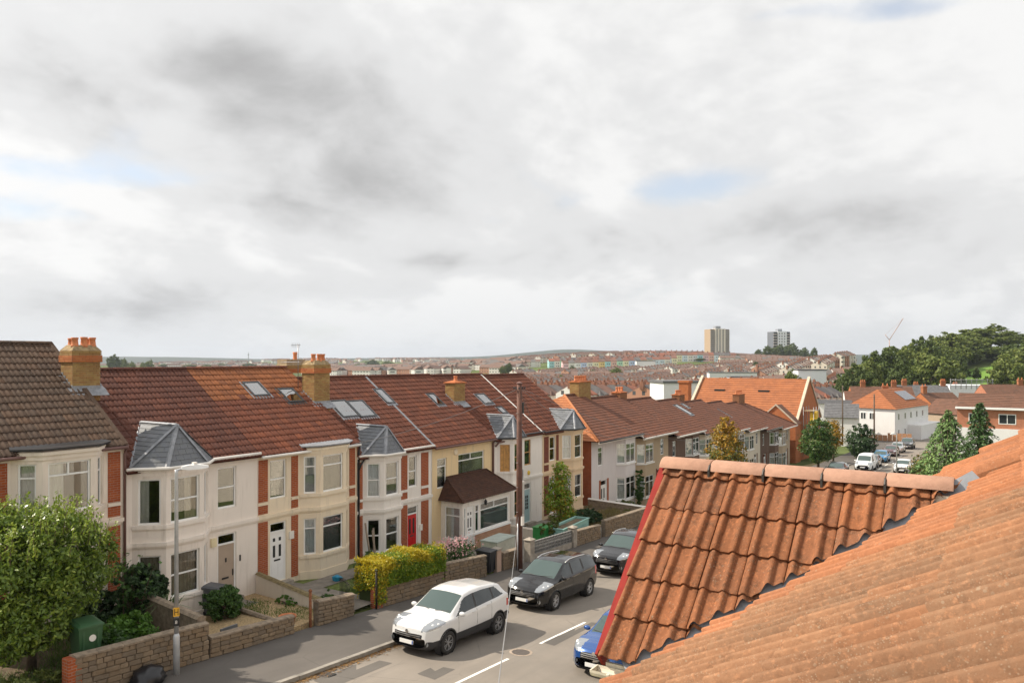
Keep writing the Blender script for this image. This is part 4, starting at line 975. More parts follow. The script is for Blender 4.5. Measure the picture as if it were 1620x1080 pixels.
# ---- things fixed to the fronts
def porch():
    W = HX[5] - HX[4]; P = link('porch', MB().box(.75, -1.35, -.9, W - .35, -.002, .0).mesh('porch', m_brickp), H5)
    x0, x1, y = .75, W - .35, -1.35; mb = MB(); E2 = 2.28
    holesF = [(.35, .0, 1.0, 2.0), (.12, .0, .3, 2.0), (1.06, .62, 1.4, 2.0), (1.5, .62, x1 - x0 - .12, 2.0)]; holesL = [(.25, .4, 1.2, 2.0)]
    panel(mb, (x0, y, 0), (1, 0, 0), (0, -1, 0), x1 - x0, 0, E2, holesF, .06); panel(mb, (x0, -.002, 0), (0, -1, 0), (-1, 0, 0), 1.35, 0, E2, holesL, .06); panel(mb, (x1, y, 0), (0, 1, 0), (1, 0, 0), 1.35, 0, E2, [], .06)
    mb.quad((x0, y + .3, E2 - .02), (x1, y + .3, E2 - .02), (x1, 0, E2 - .02), (x0, 0, E2 - .02)); mb.build('porch_wall', m_white, P)
    mb = MB(); mb.box(x0 - .03, y - .06, .5, x1 + .06, y + .01, .6); mb.build('sill', m_upvc, P)
    MF = WM((x0, y, 0), (1, 0, 0), (0, -1, 0)); ML = WM((x0, -.002, 0), (0, -1, 0), (-1, 0, 0))
    # brick base shows under the windows
    mb = MB(); mb.box(x0 + 1.05, y - .03, -.9, x1 + .03, y - .001, .5); mb.build('brick_base', m_brickp, P)
    def win3(M, h, st, cur): return window(P, M, *[h[0], h[1], h[2], h[3]], st, cur, rec=.02)
    win3(MF, holesF[3], 'top2', full(m_net)); win3(MF, holesF[2], 'top', None); win3(MF, holesF[1], 'top', None); win3(ML, holesL[0], 'top', full(m_net))
    door(P, MF, holesF[0][0], 0, holesF[0][2], 2.0, m_wdoor, fan=.08, style='panel')
    # lean-to roof with hipped left end
    zt = 3.32; ov = .22; a, b, c, d = Vector((x0 - ov, y - ov, E2)), Vector((x1 + ov + .2, y - ov, E2)), Vector((x1 - .3, -.002, zt)), Vector((x0 + .45, -.002, zt)); l = Vector((x0 - ov, -.002, E2)); rr = Vector((x1 + ov + .2, -.002, E2))
    mb = MB(); mb.poly([a, b, c, d]); mb.poly([l, a, d]); mb.poly([b, rr, c]); mb.poly([a, l, rr, b]); r = mb.build('porch_roof', m_porch, P)
    rng = random.Random(9)
    for f in ([a, b, c, d], [l, a, d], [b, rr, c]): slates(r, f, .13, .19, m_porch, rng, True, .014, 'tile')
    for p0, p1 in ((a, d), (b, c), (d, c)): tube_part('hip_tile', r, [p0 + Vector((0, 0, .03)), p1 + Vector((0, 0, .03))], .05, m_porch, 6)
    mb = MB(); mb.tube([(x0 + 1.75, y - .02, 2.2), (x0 + 1.75, y - .16, 2.24), (x0 + 1.75, y - .16, 2.14)], .015, 5); mb.lathe([(.03, 0), (.075, .04), (.085, .2), (.02, .3)], (x0 + 1.75, y - .16, 1.9), 8); mb.build('porch_lantern', m_plastic_b, P)
m_porch = tile_mat('porch_tile', [(.075, .035, .022), (.10, .045, .028), (.06, .03, .022)], .25, .3, rnd='isl', lich=(.3, .28, .22))
porch()
# downpipes
tube_part('downpipe', H1, [(HX[1] - HX[0] + .0, -.26, 5.02), (HX[1] - HX[0] + .02, -.06, 4.7), (HX[1] - HX[0] + .02, -.06, -.4)], .045, m_brownpipe)
tube_part('downpipe', H3, [(HX[3] - HX[2] - .02, -.26, 5.0), (HX[3] - HX[2] + .08, -.07, 4.6), (HX[3] - HX[2] + .08, -.07, -.6)], .05, m_plastic_b)
tube_part('downpipe', H4, [(.35, -.2, 5.0), (.2, -.1, 4.7), (.06, -.1, 4.5)], .045, m_plastic_b)
tube_part('downpipe', H5, [(HX[5] - HX[4] - .05, -.26, 4.95), (HX[5] - HX[4] - .05, -.07, 4.7), (HX[5] - HX[4] - .05, -.07, -.4)], .06, m_brownpipe)
tube_part('downpipe', H6, [(.75, -.32, 5.05), (.3, -.2, 5.0), (.1, -.12, 4.8)], .05, m_brownpipe)
# party wall verges: lead / mortar strips on the slope between houses
def verge(H, x, E, RZ, yr, mat, name='verge'):
    sl = (RZ - E) / yr; ya = -.24; za = E + sl * ya + .04; mb = MB()
    mb.prism([(x - .07, ya, za + .05), (x + .07, ya, za + .05), (x + .07, ya, za + .095), (x - .07, ya, za + .095)], Vector((0, yr - ya, RZ - za))); mb.build(name, mat, H)
verge(H4, HX[4] - HX[3], 5.08, 8.40, 4.5, m_lead); verge(H6, HX[6] - HX[5] - .2, 5.22, 8.63, 4.5, m_oldwhite); verge(H1, HX[1] - HX[0] - .04, 5.1, 8.27, 4.5, m_tbrown)
# small fittings
def alarm(H, fr, x, z, mat, r=None):
    mb = MB()
    if r: mb.lathe([(r, 0), (r, .05), (r * .6, .08)], n=12); o = mb.build('alarm_box', mat, H); o.location = fr @ Vector((x, 0, z)); o.rotation_euler = (R(90), 0, 0)
    else: mbx(mb, fr, x, -.07, z, x + .22, 0, z + .3); o = mb.build('alarm_box', mat, H)
alarm(H2, f2[4], .08, 1.95, plain('cream_plastic', (.75, .65, .42), .5)); alarm(H3, f3[0], 1.5, 1.55, m_oldwhite); alarm(H6, f6[4], 1.0, 2.9, plain('yellow_plastic', (.75, .5, .06), .5), .13)
mb = MB(); mb.lathe([(.17, 0), (.17, .03), (.12, .07)], n=14); o = mb.build('vent_cover', m_creamy, H5); o.location = (1.95, -.002, 4.55); o.rotation_euler = (R(90), 0, 0)
mb = MB(); mbx(mb, f2[4], 4.45 - 3.14, -.03, 1.2, 4.5 - 3.14, 0, 1.42); mb.build('doorbell', m_plastic_b, H2)
mb = MB(); mbx(mb, f4[4], 1.42, -.06, 1.05, 1.6, 0, 1.35); mb.build('post_box', m_oldwhite, H4)
# TV aerials on the stack
def aerial(x, y, z, h):
    a = thing('tv_aerial', 'thin metal television aerial on a mast beside the yellow brick chimney', 'aerial', (x, y, z)); m = plain('aerial_metal', (.25, .25, .26), .4, .7)
    tube_part('mast', a, [(0, 0, 0), (0, 0, h)], .018, m, 6)
    mb = MB(); mb.tube([(-.9, 0, h * .6), (.25, 0, h * .62)], .012, 5)
    for i in range(8): mb.tube([(-.85 + .13 * i, -.16, h * .6), (-.85 + .13 * i, .16, h * .6)], .006, 4)
    mb.build('boom', m, a); mb = MB(); mb.tube([(-.5, -.1, h - .05), (.15, .02, h - .03)], .012, 5)
    for i in range(5): mb.tube([(-.45 + .12 * i, -.12 + .02 * i, h - .16), (-.45 + .12 * i, -.12 + .02 * i, h + .06)], .006, 4)
    mb.build('boom', m, a)
P = at_Y(473, 583, D + 3.1); aerial(P.x - .05, D + 3.1, P.z - .9, 2.0)
# ---------------------------------------------------------------- the later semi-detached row
m_sgrey = render_mat('pale_grey_render', (.70, .66, .66)); m_spebble = render_mat('buff_pebbledash', (.50, .39, .27)); m_sbrown = render_mat('brown_render', (.16, .105, .08)); m_scream = render_mat('semi_cream', (.76, .68, .56)); m_stan = render_mat('semi_tan', (.50, .40, .29))
m_semi = tile_mat('semi_tile', [(.15, .065, .042), (.19, .076, .045), (.13, .06, .042), (.22, .085, .048)], .15, .4, rnd='isl', lich=(.35, .27, .18))
m_semi_lit = tile_mat('semi_tile_sunlit', [(.42, .16, .07), (.48, .19, .08), (.38, .15, .07)], .15, .3, rnd='isl')  # brighter copy of the semi tile: sunlight on the left hip, put into the colour
m_rbd = tile_mat('brown_brick', [(.30, .13, .065), (.26, .11, .06), (.34, .16, .075)], 0, .4, rnd='isl', scale=5)
def semi(i, X0, W, ze, mir, wall, label, dk=m_brickd, hipL=False, hipR=False, chim=None, lights=(), zf=None):
    E = 5.2; zf = ze - E; rng = random.Random(90 + i); RZ = E + 2.75; yr = 4.5
    H = thing('semi_detached_house', label, 'house', (X0, D, zf), group='semi-detached houses down the hill'); fx = (lambda x: W - x) if mir else (lambda x: x)
    bay = (.45, .95, 2.6, 3.1); pr = .55; pts = [(0, 0), (bay[0], 0), (bay[1], -pr), (bay[2], -pr), (bay[3], 0), (W, 0)]
    if mir: pts = [(W - x, y) for x, y in pts][::-1]
    segs = list(zip(pts[:-1], pts[1:])); holes = {k: [] for k in range(5)}; todo = []
    for k in (1, 2, 3):
        L = math.dist(*segs[k])
        for (z0, z1) in ((.55, 2.15), (3.15, 4.6)): holes[k].append((.05, z0, L - .05, z1)); todo.append((k, .05, L - .05, z0, z1, 'grid', ('full', m_net) if rng.random() < .6 else ('pair', m_curt)))
    dk_ = 0 if mir else 4; o0 = segs[dk_][0][0]
    for (a, b, z0, z1, st) in ((5.3, 6.0, 3.3, 4.6, 'top'),):
        a, b = sorted((fx(a), fx(b))); holes[dk_].append((a - o0, z0, b - o0, z1)); todo.append((dk_, a - o0, b - o0, z0, z1, st, ('full', m_net)))
    a, b = sorted((fx(4.6), fx(5.6))); holes[dk_].append((a - o0, 0, b - o0, 2.25)); dd = (a - o0, b - o0)
    mb = MB(); fr = {}
    for k, (a, b) in enumerate(segs):
        ux = Vector((b[0] - a[0], b[1] - a[1], 0)); un = Vector((ux.y, -ux.x, 0)); panel(mb, (a[0], a[1], 0), ux, un, ux.length, -1.6, E, holes[k]); fr[k] = WM((a[0], a[1], 0), ux, un)
    mb.build('wall', wall, H)
    mb = MB()
    for x, hp in ((.001, hipL), (W - .001, hipR)): mb.poly([(x, 0, -1.6), (x, 9, -1.6), (x, 9, E)] + ([] if hp else [(x, yr, RZ - .05)]) + [(x, 0, E)])
    mb.quad((W, 9, -1.6), (0, 9, -1.6), (0, 9, E), (W, 9, E)); mb.build('side_wall', dk, H)
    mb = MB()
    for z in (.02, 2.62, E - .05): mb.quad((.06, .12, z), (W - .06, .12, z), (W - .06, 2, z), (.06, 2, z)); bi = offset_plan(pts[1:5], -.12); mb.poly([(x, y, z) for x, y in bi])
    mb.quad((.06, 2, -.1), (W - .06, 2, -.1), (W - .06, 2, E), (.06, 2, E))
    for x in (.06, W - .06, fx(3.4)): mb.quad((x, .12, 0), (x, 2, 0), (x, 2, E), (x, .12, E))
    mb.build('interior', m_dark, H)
    for (k, s0, s1, z0, z1, st, cur) in todo: window(H, fr[k], s0, z0, s1, z1, st, cur, rec=.03)
    door(H, fr[dk_], dd[0], 0, dd[1], 2.25, m_wdoor, rng=rng, style='four')
    for z in (.45, 3.05): mb = MB(); band(mb, pts[1:5], z, z + .08, .07); mb.build('sill', m_upvc, H)
    for xa, xb in ((4.35, 4.58), (5.62, 5.85)):
        a, b = sorted((fx(xa), fx(xb))); mb = MB(); mb.box(a, -.02, 0, b, .01, 2.3); mb.build('brick_pier', dk, H)
    ov = .78; sl = (RZ - E) / (yr + .1); ya = -ov; za = E + .12 - sl * .3; xl, xr = (-.45 if hipL else 0), (W + .45 if hipR else W); tl, tr = (4.3 if hipL else 0), (W - 4.3 if hipR else W)
    A, B, Cc, Dd = Vector((xl, ya, za)), Vector((xr, ya, za)), Vector((tr, yr, RZ)), Vector((tl, yr, RZ)); yb = 9 + ov; Ab, Bb = Vector((xl, yb, za)), Vector((xr, yb, za))
    mb = MB(); mb.poly([A, B, Cc, Dd]); mb.poly([Bb, Ab, Dd, Cc])
    if hipL: mb.poly([Ab, A, Dd])
    if hipR: mb.poly([B, Bb, Cc])
    mb.poly([A + Vector((0, 0, -.02)), Ab + Vector((0, 0, -.02)), Bb + Vector((0, 0, -.02)), B + Vector((0, 0, -.02))])
    r = mb.build('roof', m_semi, H); slates(r, [A, B, Cc, Dd], .32, .31, m_semi, rng, True, .02, 'tile')
    if hipL: slates(r, [Ab, A, Dd], .32, .31, m_semi_lit, rng, True, .022, 'tile'); tube_part('hip_tile', r, [A + Vector((0, 0, .04)), Dd + Vector((0, 0, .05))], .09, m_semi_lit, 6)
    if hipR: slates(r, [B, Bb, Cc], .32, .31, m_semi, rng, True, .022, 'tile'); tube_part('hip_tile', r, [B + Vector((0, 0, .04)), Cc + Vector((0, 0, .05))], .09, m_semi, 6)
    ridge_run(r, tl, tr, yr, RZ + .03, m_semi)
    mb = MB(); mb.box(xl, ya - .06, za - .14, xr, ya + .02, za - .0); mb.build('fascia', m_oldwhite, H); tube_part('gutter', H, [(xl, ya - .1, za - .03), (xr, ya - .1, za - .03)], .05, m_oldwhite if i % 3 else m_plastic_b, 6)
    if not mir and i: 
        mb = MB(); mb.prism([(0, ya, za + .03), (.12, ya, za + .03), (.12, ya, za + .12), (0, ya, za + .12)], (0, yr - ya, RZ - za)); mb.build('party_verge', m_oldwhite, H)
    for (x0, y0, x1, y1, zt, np_) in (chim or []): chimney(H, x0, y0, x1, y1, RZ - 1.4, RZ + zt, [(x0 + .2 + k * (x1 - x0 - .4) / max(1, np_ - 1), (y0 + y1) / 2, .4) for k in range(np_)], rng, 'none', mat=m_yb if i == 0 else m_rbd, base=False)
    for (px, py, w, l) in lights:
        n = Vector((0, -sl, 1)); P = at_plane(px, py, (X0, D + yr, zf + RZ), n); s = math.hypot(D + yr - P.y, zf + RZ - P.z); rooflight(r, P.x - X0, s - l / 2, w, l, za, ya, RZ, yr)
SW = 7.0
semi(0, 47, SW, 3.35, True, m_sgrey, 'pale grey rendered house with hipped roof next to the terrace end', m_brick, hipL=True, chim=[(5.9, 4.1, 7.9, 4.9, .95, 6)])
semi(1, 54, SW, 2.95, False, m_spebble, 'buff pebbledash house with climbing plant on its lower bay')
semi(2, 61, SW, 2.5, True, m_sbrown, 'dark brown fronted house with white bay windows', chim=[(-.6, 4.1, .8, 4.9, .7, 3)])
semi(3, 68, SW, 2.1, False, m_scream, 'cream house with two rooflights half hidden by the yellowing street tree', lights=[(1080, 650, .9, 1.9), (1083, 643, .6, .8)])
semi(4, 75, SW, 1.65, True, m_sgrey, 'grey house whose front is hidden by the yellowing street tree', chim=[(-.6, 4.1, .9, 4.9, .8, 4)])
semi(5, 82, SW, 1.2, False, m_scream, 'cream house with one long rooflight beside the yellowing tree', lights=[(1143, 655, .8, 1.7)])
semi(6, 89, SW, .8, True, m_sbrown, 'narrow looking house between cream house and tan end house', chim=[(5.7, 4.1, 8.1, 4.9, .9, 5)])
semi(7, 96, SW, .4, False, m_stan, 'tan end house with hipped roof beside the orange hall', hipR=True)
# ---------------------------------------------------------------- front gardens and walls
m_gravel = plain('tan_gravel', (.42, .30, .16), .95, var=.45, scale=18, bump=1.0); m_path = plain('path_slab', (.22, .195, .165), .92, var=.25, scale=3, bump=.2); m_paint_w = render_mat('painted_wall', (.72, .64, .54), amt=.9)
m_lawn = plain('rough_lawn', (.12, .15, .035), .95, var=.5, scale=4, bump=.9); m_drygrass = plain('dry_grass', (.24, .19, .08), .95, var=.45, scale=3, bump=.9)
def garden(name, x0, x1, z, mat, y0=YW + .22, y1=D - .001, zfront=None):
    zfr = z if zfront is None else zfront; mb = MB()
    mb.add([(x0, y0, zfr), (x1, y0, zfr), (x1, y1, z), (x0, y1, z), (x0, y0, -6), (x1, y0, -6), (x1, y1, -6), (x0, y1, -6)], [(0, 1, 2, 3), (4, 5, 1, 0), (5, 6, 2, 1), (7, 4, 0, 3)])
    return struct(mb.build(name, mat))
zw = lambda x: street(x) + .11
garden('garden_ground', HX[0] - 8, HX[1] - .35, 1.0, m_soil, zfront=zw(11) + .1); garden('garden_ground', HX[1] - .35, HX[2] - .08, .05, m_gravel, zfront=zw(16) + .05); garden('garden_ground', HX[2] - .08, HX[3], .02, m_lawn, zfront=zw(22) + .1)
garden('garden_ground', HX[3], HX[4], -.62, m_lawn, zfront=zw(27) + .15); garden('garden_ground', HX[4], HX[5], -.65, m_path, zfront=zw(32)); garden('garden_ground', HX[5], HX[6], -.92, m_path, zfront=zw(37.7) + .1); garden('garden_ground', HX[6], HX[7] + .8, -.95, m_soil, zfront=zw(42) + .25)
garden('garden_ground', HX[7] + .8, 103.5, -4.2, m_drygrass, zfront=-1.5) if False else None
def garden_run():
    mb = MB()
    xs = [46.3 + 3 * k for k in range(20)]
    for a, b in zip(xs[:-1], xs[1:]):
        f = lambda x: min(3.35 - .0585 * (x - 47) - 5.2 - .12, street(x) + .05)
        mb.quad((a, YW + .1, zw(a) - .02), (b, YW + .1, zw(b) - .02), (b, D, f(b)), (a, D, f(a))); mb.quad((a, D, f(a)), (b, D, f(b)), (b, D + 14, f(b)), (a, D + 14, f(a)))
    struct(mb.build('garden_ground', m_drygrass))
garden_run()
def slab(name, x0, y0, x1, y1, z0, z1, mat): 
    mb = MB(); mb.add([(x0, y0, z0), (x1, y0, z0), (x1, y1, z1), (x0, y1, z1)], [(0, 1, 2, 3)]); return struct(mb.build(name, mat))
slab('path', 17.1, YW + .2, 18.4, D - .05, zw(17) + .08, .066, m_path); slab('path', 19.6, YW + .2, 21.0, D - .05, zw(20) + .14, .034, m_path); slab('path', 27.5, YW + .2, 28.9, D - .05, zw(28) + .18, -.6, m_path); slab('path', 20.9, D - 1.6, 24.4, D - .55, .031, .027, m_path)
# stone walls: each face stone is its own piece
SM = []
def stone_meshes():
    rng = random.Random(3)
    for k in range(6):
        bm = bmesh.new(); bmesh.ops.create_cube(bm, size=1.0)
        for v in bm.verts: v.co += Vector((rng.uniform(-.06, .06), rng.uniform(-.05, .05), rng.uniform(-.06, .06)))
        bmesh.ops.bevel(bm, geom=bm.edges[:], offset=.11, segments=1, affect='EDGES'); me = bpy.data.meshes.new('stone'); bm.to_mesh(me); bm.free(); me.materials.append(m_stone); SM.append(me)
stone_meshes()
def stone_wall(label, x0, x1, h0, h1, y=YW, th=.24, seed=1, single=True, cop=True, endpier=None, zb=None, row=.125):
    rng = random.Random(seed); g0 = zb if zb is not None else zw; Wl = thing('garden_wall', label, 'wall', (x0, y, g0(x0)))
    n = 8; xs = [x0 + (x1 - x0) * k / n for k in range(n + 1)]; top = lambda x: g0(x) + h0 + (h1 - h0) * (x - x0) / (x1 - x0); base = Vector((x0, y, g0(x0))); mb = MB()
    for a, b in zip(xs[:-1], xs[1:]):
        vs = [Vector(v) - base for v in ((a, y + .02, g0(a) - .4), (b, y + .02, g0(b) - .4), (b, y + th, g0(b) - .4), (a, y + th, g0(a) - .4), (a, y + .02, top(a)), (b, y + .02, top(b)), (b, y + th, top(b)), (a, y + th, top(a)))]
        mb.add(vs, [(4, 5, 6, 7), (0, 1, 5, 4), (2, 3, 7, 6), (1, 2, 6, 5), (3, 0, 4, 7)])
    mb.build('mortar_core', plain('wall_mortar', (.17, .135, .10), .95, var=.3, scale=9, bump=.5), Wl); nrow = max(2, int(max(h0, h1) / row)); joined = MB()
    for r in range(nrow):
        x = x0 + rng.uniform(-.1, 0)
        while x < x1 - .05:
            w = rng.uniform(.17, .42); a, b = max(x, x0), min(x + w, x1); mx = (a + b) / 2; hh = (top(mx) - g0(mx)) / nrow
            if b - a > .06:
                sl = math.atan2(top(b) - top(a), b - a) if b - a > .05 else 0; P = Vector((mx, y + .045 - rng.uniform(0, .03), g0(mx) + hh * (r + .5))) - base
                M = Matrix.Translation(P) @ Matrix.Rotation(-sl + rng.gauss(0, .012), 4, 'Y') @ Matrix.Diagonal((b - a - .012, .11, hh - .01, 1)); me = SM[rng.randrange(6)]
                if single: link('stone', me, Wl, mw=M)
                else: joined.add([M @ v.co for v in me.vertices], [tuple(p.vertices) for p in me.polygons])
            x += w
    if not single: joined.build('stones', m_stonej, Wl, kind='stuff')
    if cop:
        x = x0
        while x < x1 - .05:
            b = min(x + rng.uniform(.5, .8), x1); b = x1 if x1 - b < .25 else b; mx = (x + b) / 2; sl = math.atan2(top(b) - top(x), b - x); mb = MB(); L = (b - x) / 2 - .004
            mb.add([(-L, -.04, 0), (L, -.04, 0), (L, th + .04, 0), (-L, th + .04, 0), (-L, -.04, .05), (L, -.04, .05), (L, th + .04, .05), (-L, th + .04, .05), (-L, th * .5, .085), (L, th * .5, .085)], [(0, 1, 5, 4), (4, 5, 9, 8), (8, 9, 6, 7), (2, 3, 7, 6), (0, 4, 8, 7, 3), (1, 2, 6, 9, 5), (3, 2, 1, 0)])
            M = Matrix.Translation(Vector((mx, y, top(mx) + rng.uniform(0, .01))) - base) @ Matrix.Rotation(-sl, 4, 'Y'); link('coping_stone', mb.mesh('coping', m_coping), Wl, mw=M); x = b
    if endpier:
        for xx in endpier:
            mb = MB(); q = Vector((xx, y - .02, g0(xx))) - base; mb.box(q.x - .16, q.y, q.z - .3, q.x + .16, q.y + th + .06, q.z + h0 + .02); mb.build('brick_pier', m_brick, Wl)
    return Wl
m_stonej = tile_mat('wall_stone_joined', [(.24, .175, .115), (.30, .225, .15), (.20, .16, .12), (.27, .19, .115)], .4, .4, rnd='isl', lich=(.42, .40, .32), scale=12)
stone_wall('tall rough stone garden wall with brick end beside the green wheelie bin', 9.9, 13.6, .95, .95, seed=1, endpier=[9.9])
stone_wall('low rough stone wall in front of the tan gravel garden', 13.66, 16.7, .52, .5, seed=2)
stone_wall('short stone wall between two path openings by the iron gate', 17.7, 19.35, .75, .68, seed=3)
stone_wall('long stone wall carrying the clipped yellow-green hedge', 20.55, 24.35, .72, .74, seed=4, cop=False, endpier=[20.6])
stone_wall('dark stone wall below the pink flowering border', 24.4, 27.3, .92, .85, seed=5)
stone_wall('stone wall below the teal planter box by the dark bush', 35.5, 38.3, .75, .7, seed=6, single=False)
stone_wall('stone wall with dark posts before the weedy bank', 38.9, 45.6, .85, .9, seed=7, single=False)
stone_wall('long plain stone wall before the semi-detached houses', 46.2, 80, .7, .7, seed=8, single=False, row=.2)
def side_wall(label, x0, y0, x1, y1, z0, z1, h0, h1, th, mat, capm, name='garden_wall'):
    a, b = Vector((x0, y0, z0)), Vector((x1, y1, z1)); d = (b - a); d.z = 0; d.normalize(); s = Vector((-d.y, d.x, 0)) * th / 2; Wl = thing(name, label, 'wall', a); mb = MB(); o = Vector((0, 0, 0)); e = b - a; u = Vector((0, 0, 1))
    mb.add([o - s - u * .4, e - s - u * .4, e + s - u * .4, o + s - u * .4, o - s + u * h0, e - s + u * h1, e + s + u * h1, o + s + u * h0], [(0, 1, 5, 4), (1, 2, 6, 5), (2, 3, 7, 6), (3, 0, 4, 7), (4, 5, 6, 7)]); mb.build('wall_body', mat, Wl)
    mb = MB(); s2 = s * 1.3; mb.prism([o - s2 + u * (h0 + .002), o + s2 + u * (h0 + .002), o + s * .6 + u * (h0 + .07), o - s * .6 + u * (h0 + .07)], e + u * (h1 - h0)); mb.build('coping', capm, Wl); return Wl
side_wall('stone garden wall running back to the house beside the spiky plant', 13.55, YW + .25, 13.85, D - 1.0, .6, .9, .95, .75, .24, m_coping, m_coping)
side_wall('white painted garden wall with mossy brown coping', 18.55, YW + .35, 19.25, D - .1, .1, .15, .5, .62, .2, m_paint_w, plain('mossy_coping', (.20, .155, .075), .95, var=.4, scale=9, bump=.6))
side_wall('low mossy kerb wall edging the sloping path', 17.0, YW + .3, 17.3, D - 1.2, .1, .05, .16, .2, .16, m_coping, m_coping)
side_wall('low cream wall between the porch and the grey bunker', 35.0, YW + .3, 35.1, D - .3, -.75, -.7, .5, .55, .16, m_paint_w, m_paint_w)
side_wall('dark boundary wall with white coping at the terrace end', 46.0, YW + .2, 46.2, D - .2, -1.5, -1.5, .9, 1.0, .2, m_coping, m_oldwhite)
def pierced_wall():
    w = thing('ornamental_block_wall', 'low front wall of grey pierced ornamental blocks between rough piers', 'wall', (31.2, YW, zw(31.2))); x0, x1 = 0, 3.9; b0 = Vector((31.2, YW, zw(31.2))); zz = lambda x: zw(31.2 + x) - b0.z; mb = MB()
    mb.add([(0, .02, -.3), (x1, .02, zz(x1) - .3), (x1, .18, zz(x1) - .3), (0, .18, -.3), (0, .02, .28), (x1, .02, zz(x1) + .28), (x1, .18, zz(x1) + .28), (0, .18, .28)], [(0, 1, 5, 4), (1, 2, 6, 5), (2, 3, 7, 6), (4, 5, 6, 7)]); mb.build('plinth', m_conc, w)
    mb = MB(); n = 13; bs = x1 / n; mg = plain('grey_block', (.20, .195, .185), .9, var=.3, scale=10)
    bl = MB(); s = bs; 
    for (a, b, c, d) in ((0, 0, s, .035), (0, s - .035, s, s), (0, .035, .035, s - .035), (s - .035, .035, s, s - .035)): bl.box(a, .05, b, c, .15, d)
    bl.box(s * .5 - .02, .06, .035, s * .5 + .02, .14, s - .035); bl.box(.035, .06, s * .5 - .02, s - .035, .14, s * .5 + .02)
    me = bl.mesh('block', mg)
    for i in range(n):
        for r in range(2): link('pierced_block', me, w, loc=(i * s, 0, zz(i * s + s / 2) + .283 + r * s))
    for x in (-.18, x1 + .18):
        mb = MB(); mb.box(x - .19, -.06, zz(x) - .3, x + .19, .28, zz(x) + 1.02); mb.build('pier', m_conc, w); mb = MB(); mb.add([(x - .24, -.11, zz(x) + 1.02), (x + .24, -.11, zz(x) + 1.02), (x + .24, .33, zz(x) + 1.02), (x - .24, .33, zz(x) + 1.02), (x, .11, zz(x) + 1.14)], [(0, 1, 4), (1, 2, 4), (2, 3, 4), (3, 0, 4), (3, 2, 1, 0)]); mb.build('pier_cap', m_conc, w)
pierced_wall()
def gate_pier(x, label, mat, h=1.0, wd=.3):
    p = thing('gate_pier', label, 'gate pier', (x, YW + .05, zw(x))); mb = MB(); mb.box(-wd / 2, -.02, -.3, wd / 2, .3, h); mb.build('shaft', mat, p); mb = MB(); mb.box(-wd / 2 - .04, -.06, h, wd / 2 + .04, .34, h + .07); mb.build('cap', m_conc, p)
gate_pier(28.35, 'peeling pinkish rendered gate pier beside the black wheelie bin', render_mat('pink_plaster', (.52, .37, .29), amt=.9), .95, .34)
stone_wall('short grey block wall behind the telegraph pole', 28.6, 30.0, .72, .72, seed=11, single=False)
# iron gate and rusty post
def iron_gate():
    g = thing('iron_gate', 'small black wrought iron garden gate standing open at the path', 'gate', (19.5, YW + .35, zw(19.5))); mi = plain('black_iron', (.025, .022, .02), .6, .4)
    for y in (0, .85): tube_part('rail', g, [(0, .05, .12 + y), (.35, .85, .12 + y)], .014, mi, 5)
    for k in range(8): f = k / 7; tube_part('bar', g, [(.35 * f, .05 + .8 * f, .05), (.35 * f, .05 + .8 * f, 1.02 + .06 * math.sin(f * PI))], .011, mi, 5)
    p = thing('gate_post', 'rusty iron gate post at the end of the short stone wall', 'post', (17.45, YW + .1, zw(17.4))); tube_part('post', p, [(0, 0, -.2), (0, 0, 1.15)], .045, plain('rusty_iron', (.23, .085, .035), .85, var=.4, scale=12), 8); mb = MB(); mb.lathe([(.05, 0), (.065, .03), (.02, .09)], (0, 0, 1.15), 8); mb.build('finial', MATS['rusty_iron'], p)
    p = thing('gate_post', 'dark iron gate post at the corner of the clipped hedge', 'post', (20.42, YW - .02, zw(20.4))); tube_part('post', p, [(0, 0, -.2), (0, 0, 1.35)], .04, mi, 8); mb = MB(); mb.lathe([(.045, 0), (.06, .03), (.02, .08)], (0, 0, 1.35), 8); mb.build('finial', mi, p)
iron_gate()
# ---------------------------------------------------------------- bins and garden things
def wheelie(loc, rz, mat, label, lid=None):
    b = thing('wheelie_bin', label, 'bin', loc, rz); lid = lid or mat
    mb = MB(); vs = [(-.23, -.26, .06), (.23, -.26, .06), (.23, .26, .06), (-.23, .26, .06), (-.29, -.34, .95), (.29, -.34, .95), (.29, .36, .95), (-.29, .36, .95)]
    mb.add(vs, [(0, 1, 5, 4), (1, 2, 6, 5), (2, 3, 7, 6), (3, 0, 4, 7), (3, 2, 1, 0)])
    for x in (-.17, .17): mb.box(x - .02, -.335, .15, x + .02, -.29, .9)
    mb.build('body', mat, b); mb = MB(); mb.add([(-.31, -.37, .94), (.31, -.37, .94), (.31, .4, .96), (-.31, .4, .96), (-.31, -.37, .99), (.31, -.37, .99), (.31, .4, 1.03), (-.31, .4, 1.03), (-.22, -.25, 1.03), (.22, -.25, 1.03), (.22, .3, 1.07), (-.22, .3, 1.07)],
        [(3, 2, 1, 0), (0, 1, 5, 4), (1, 2, 6, 5), (2, 3, 7, 6), (3, 0, 4, 7), (4, 5, 9, 8), (5, 6, 10, 9), (6, 7, 11, 10), (7, 4, 8, 11), (8, 9, 10, 11)]); mb.build('lid', lid, b); tube_part('handle', b, [(-.24, .42, .98), (.24, .42, .98)], .018, mat, 6)
    for x in (-.25, .25):
        o = MB().lathe([(.0, -.025), (.1, -.025), (.1, .025), (0, .025)], n=14).build('wheel', m_plastic_b, b, loc=(x, .3, .1)); o.rotation_euler = (0, R(90), 0)
    return b
mgb = plain('green_bin_plastic', (.045, .115, .05), .45, var=.1)
P = at_Y(136, 1045, YW + .95); bn = wheelie((P.x, YW + .95, max(P.z, .9)), R(-8), mgb, 'dark green wheelie bin with round white sticker behind the stone wall')
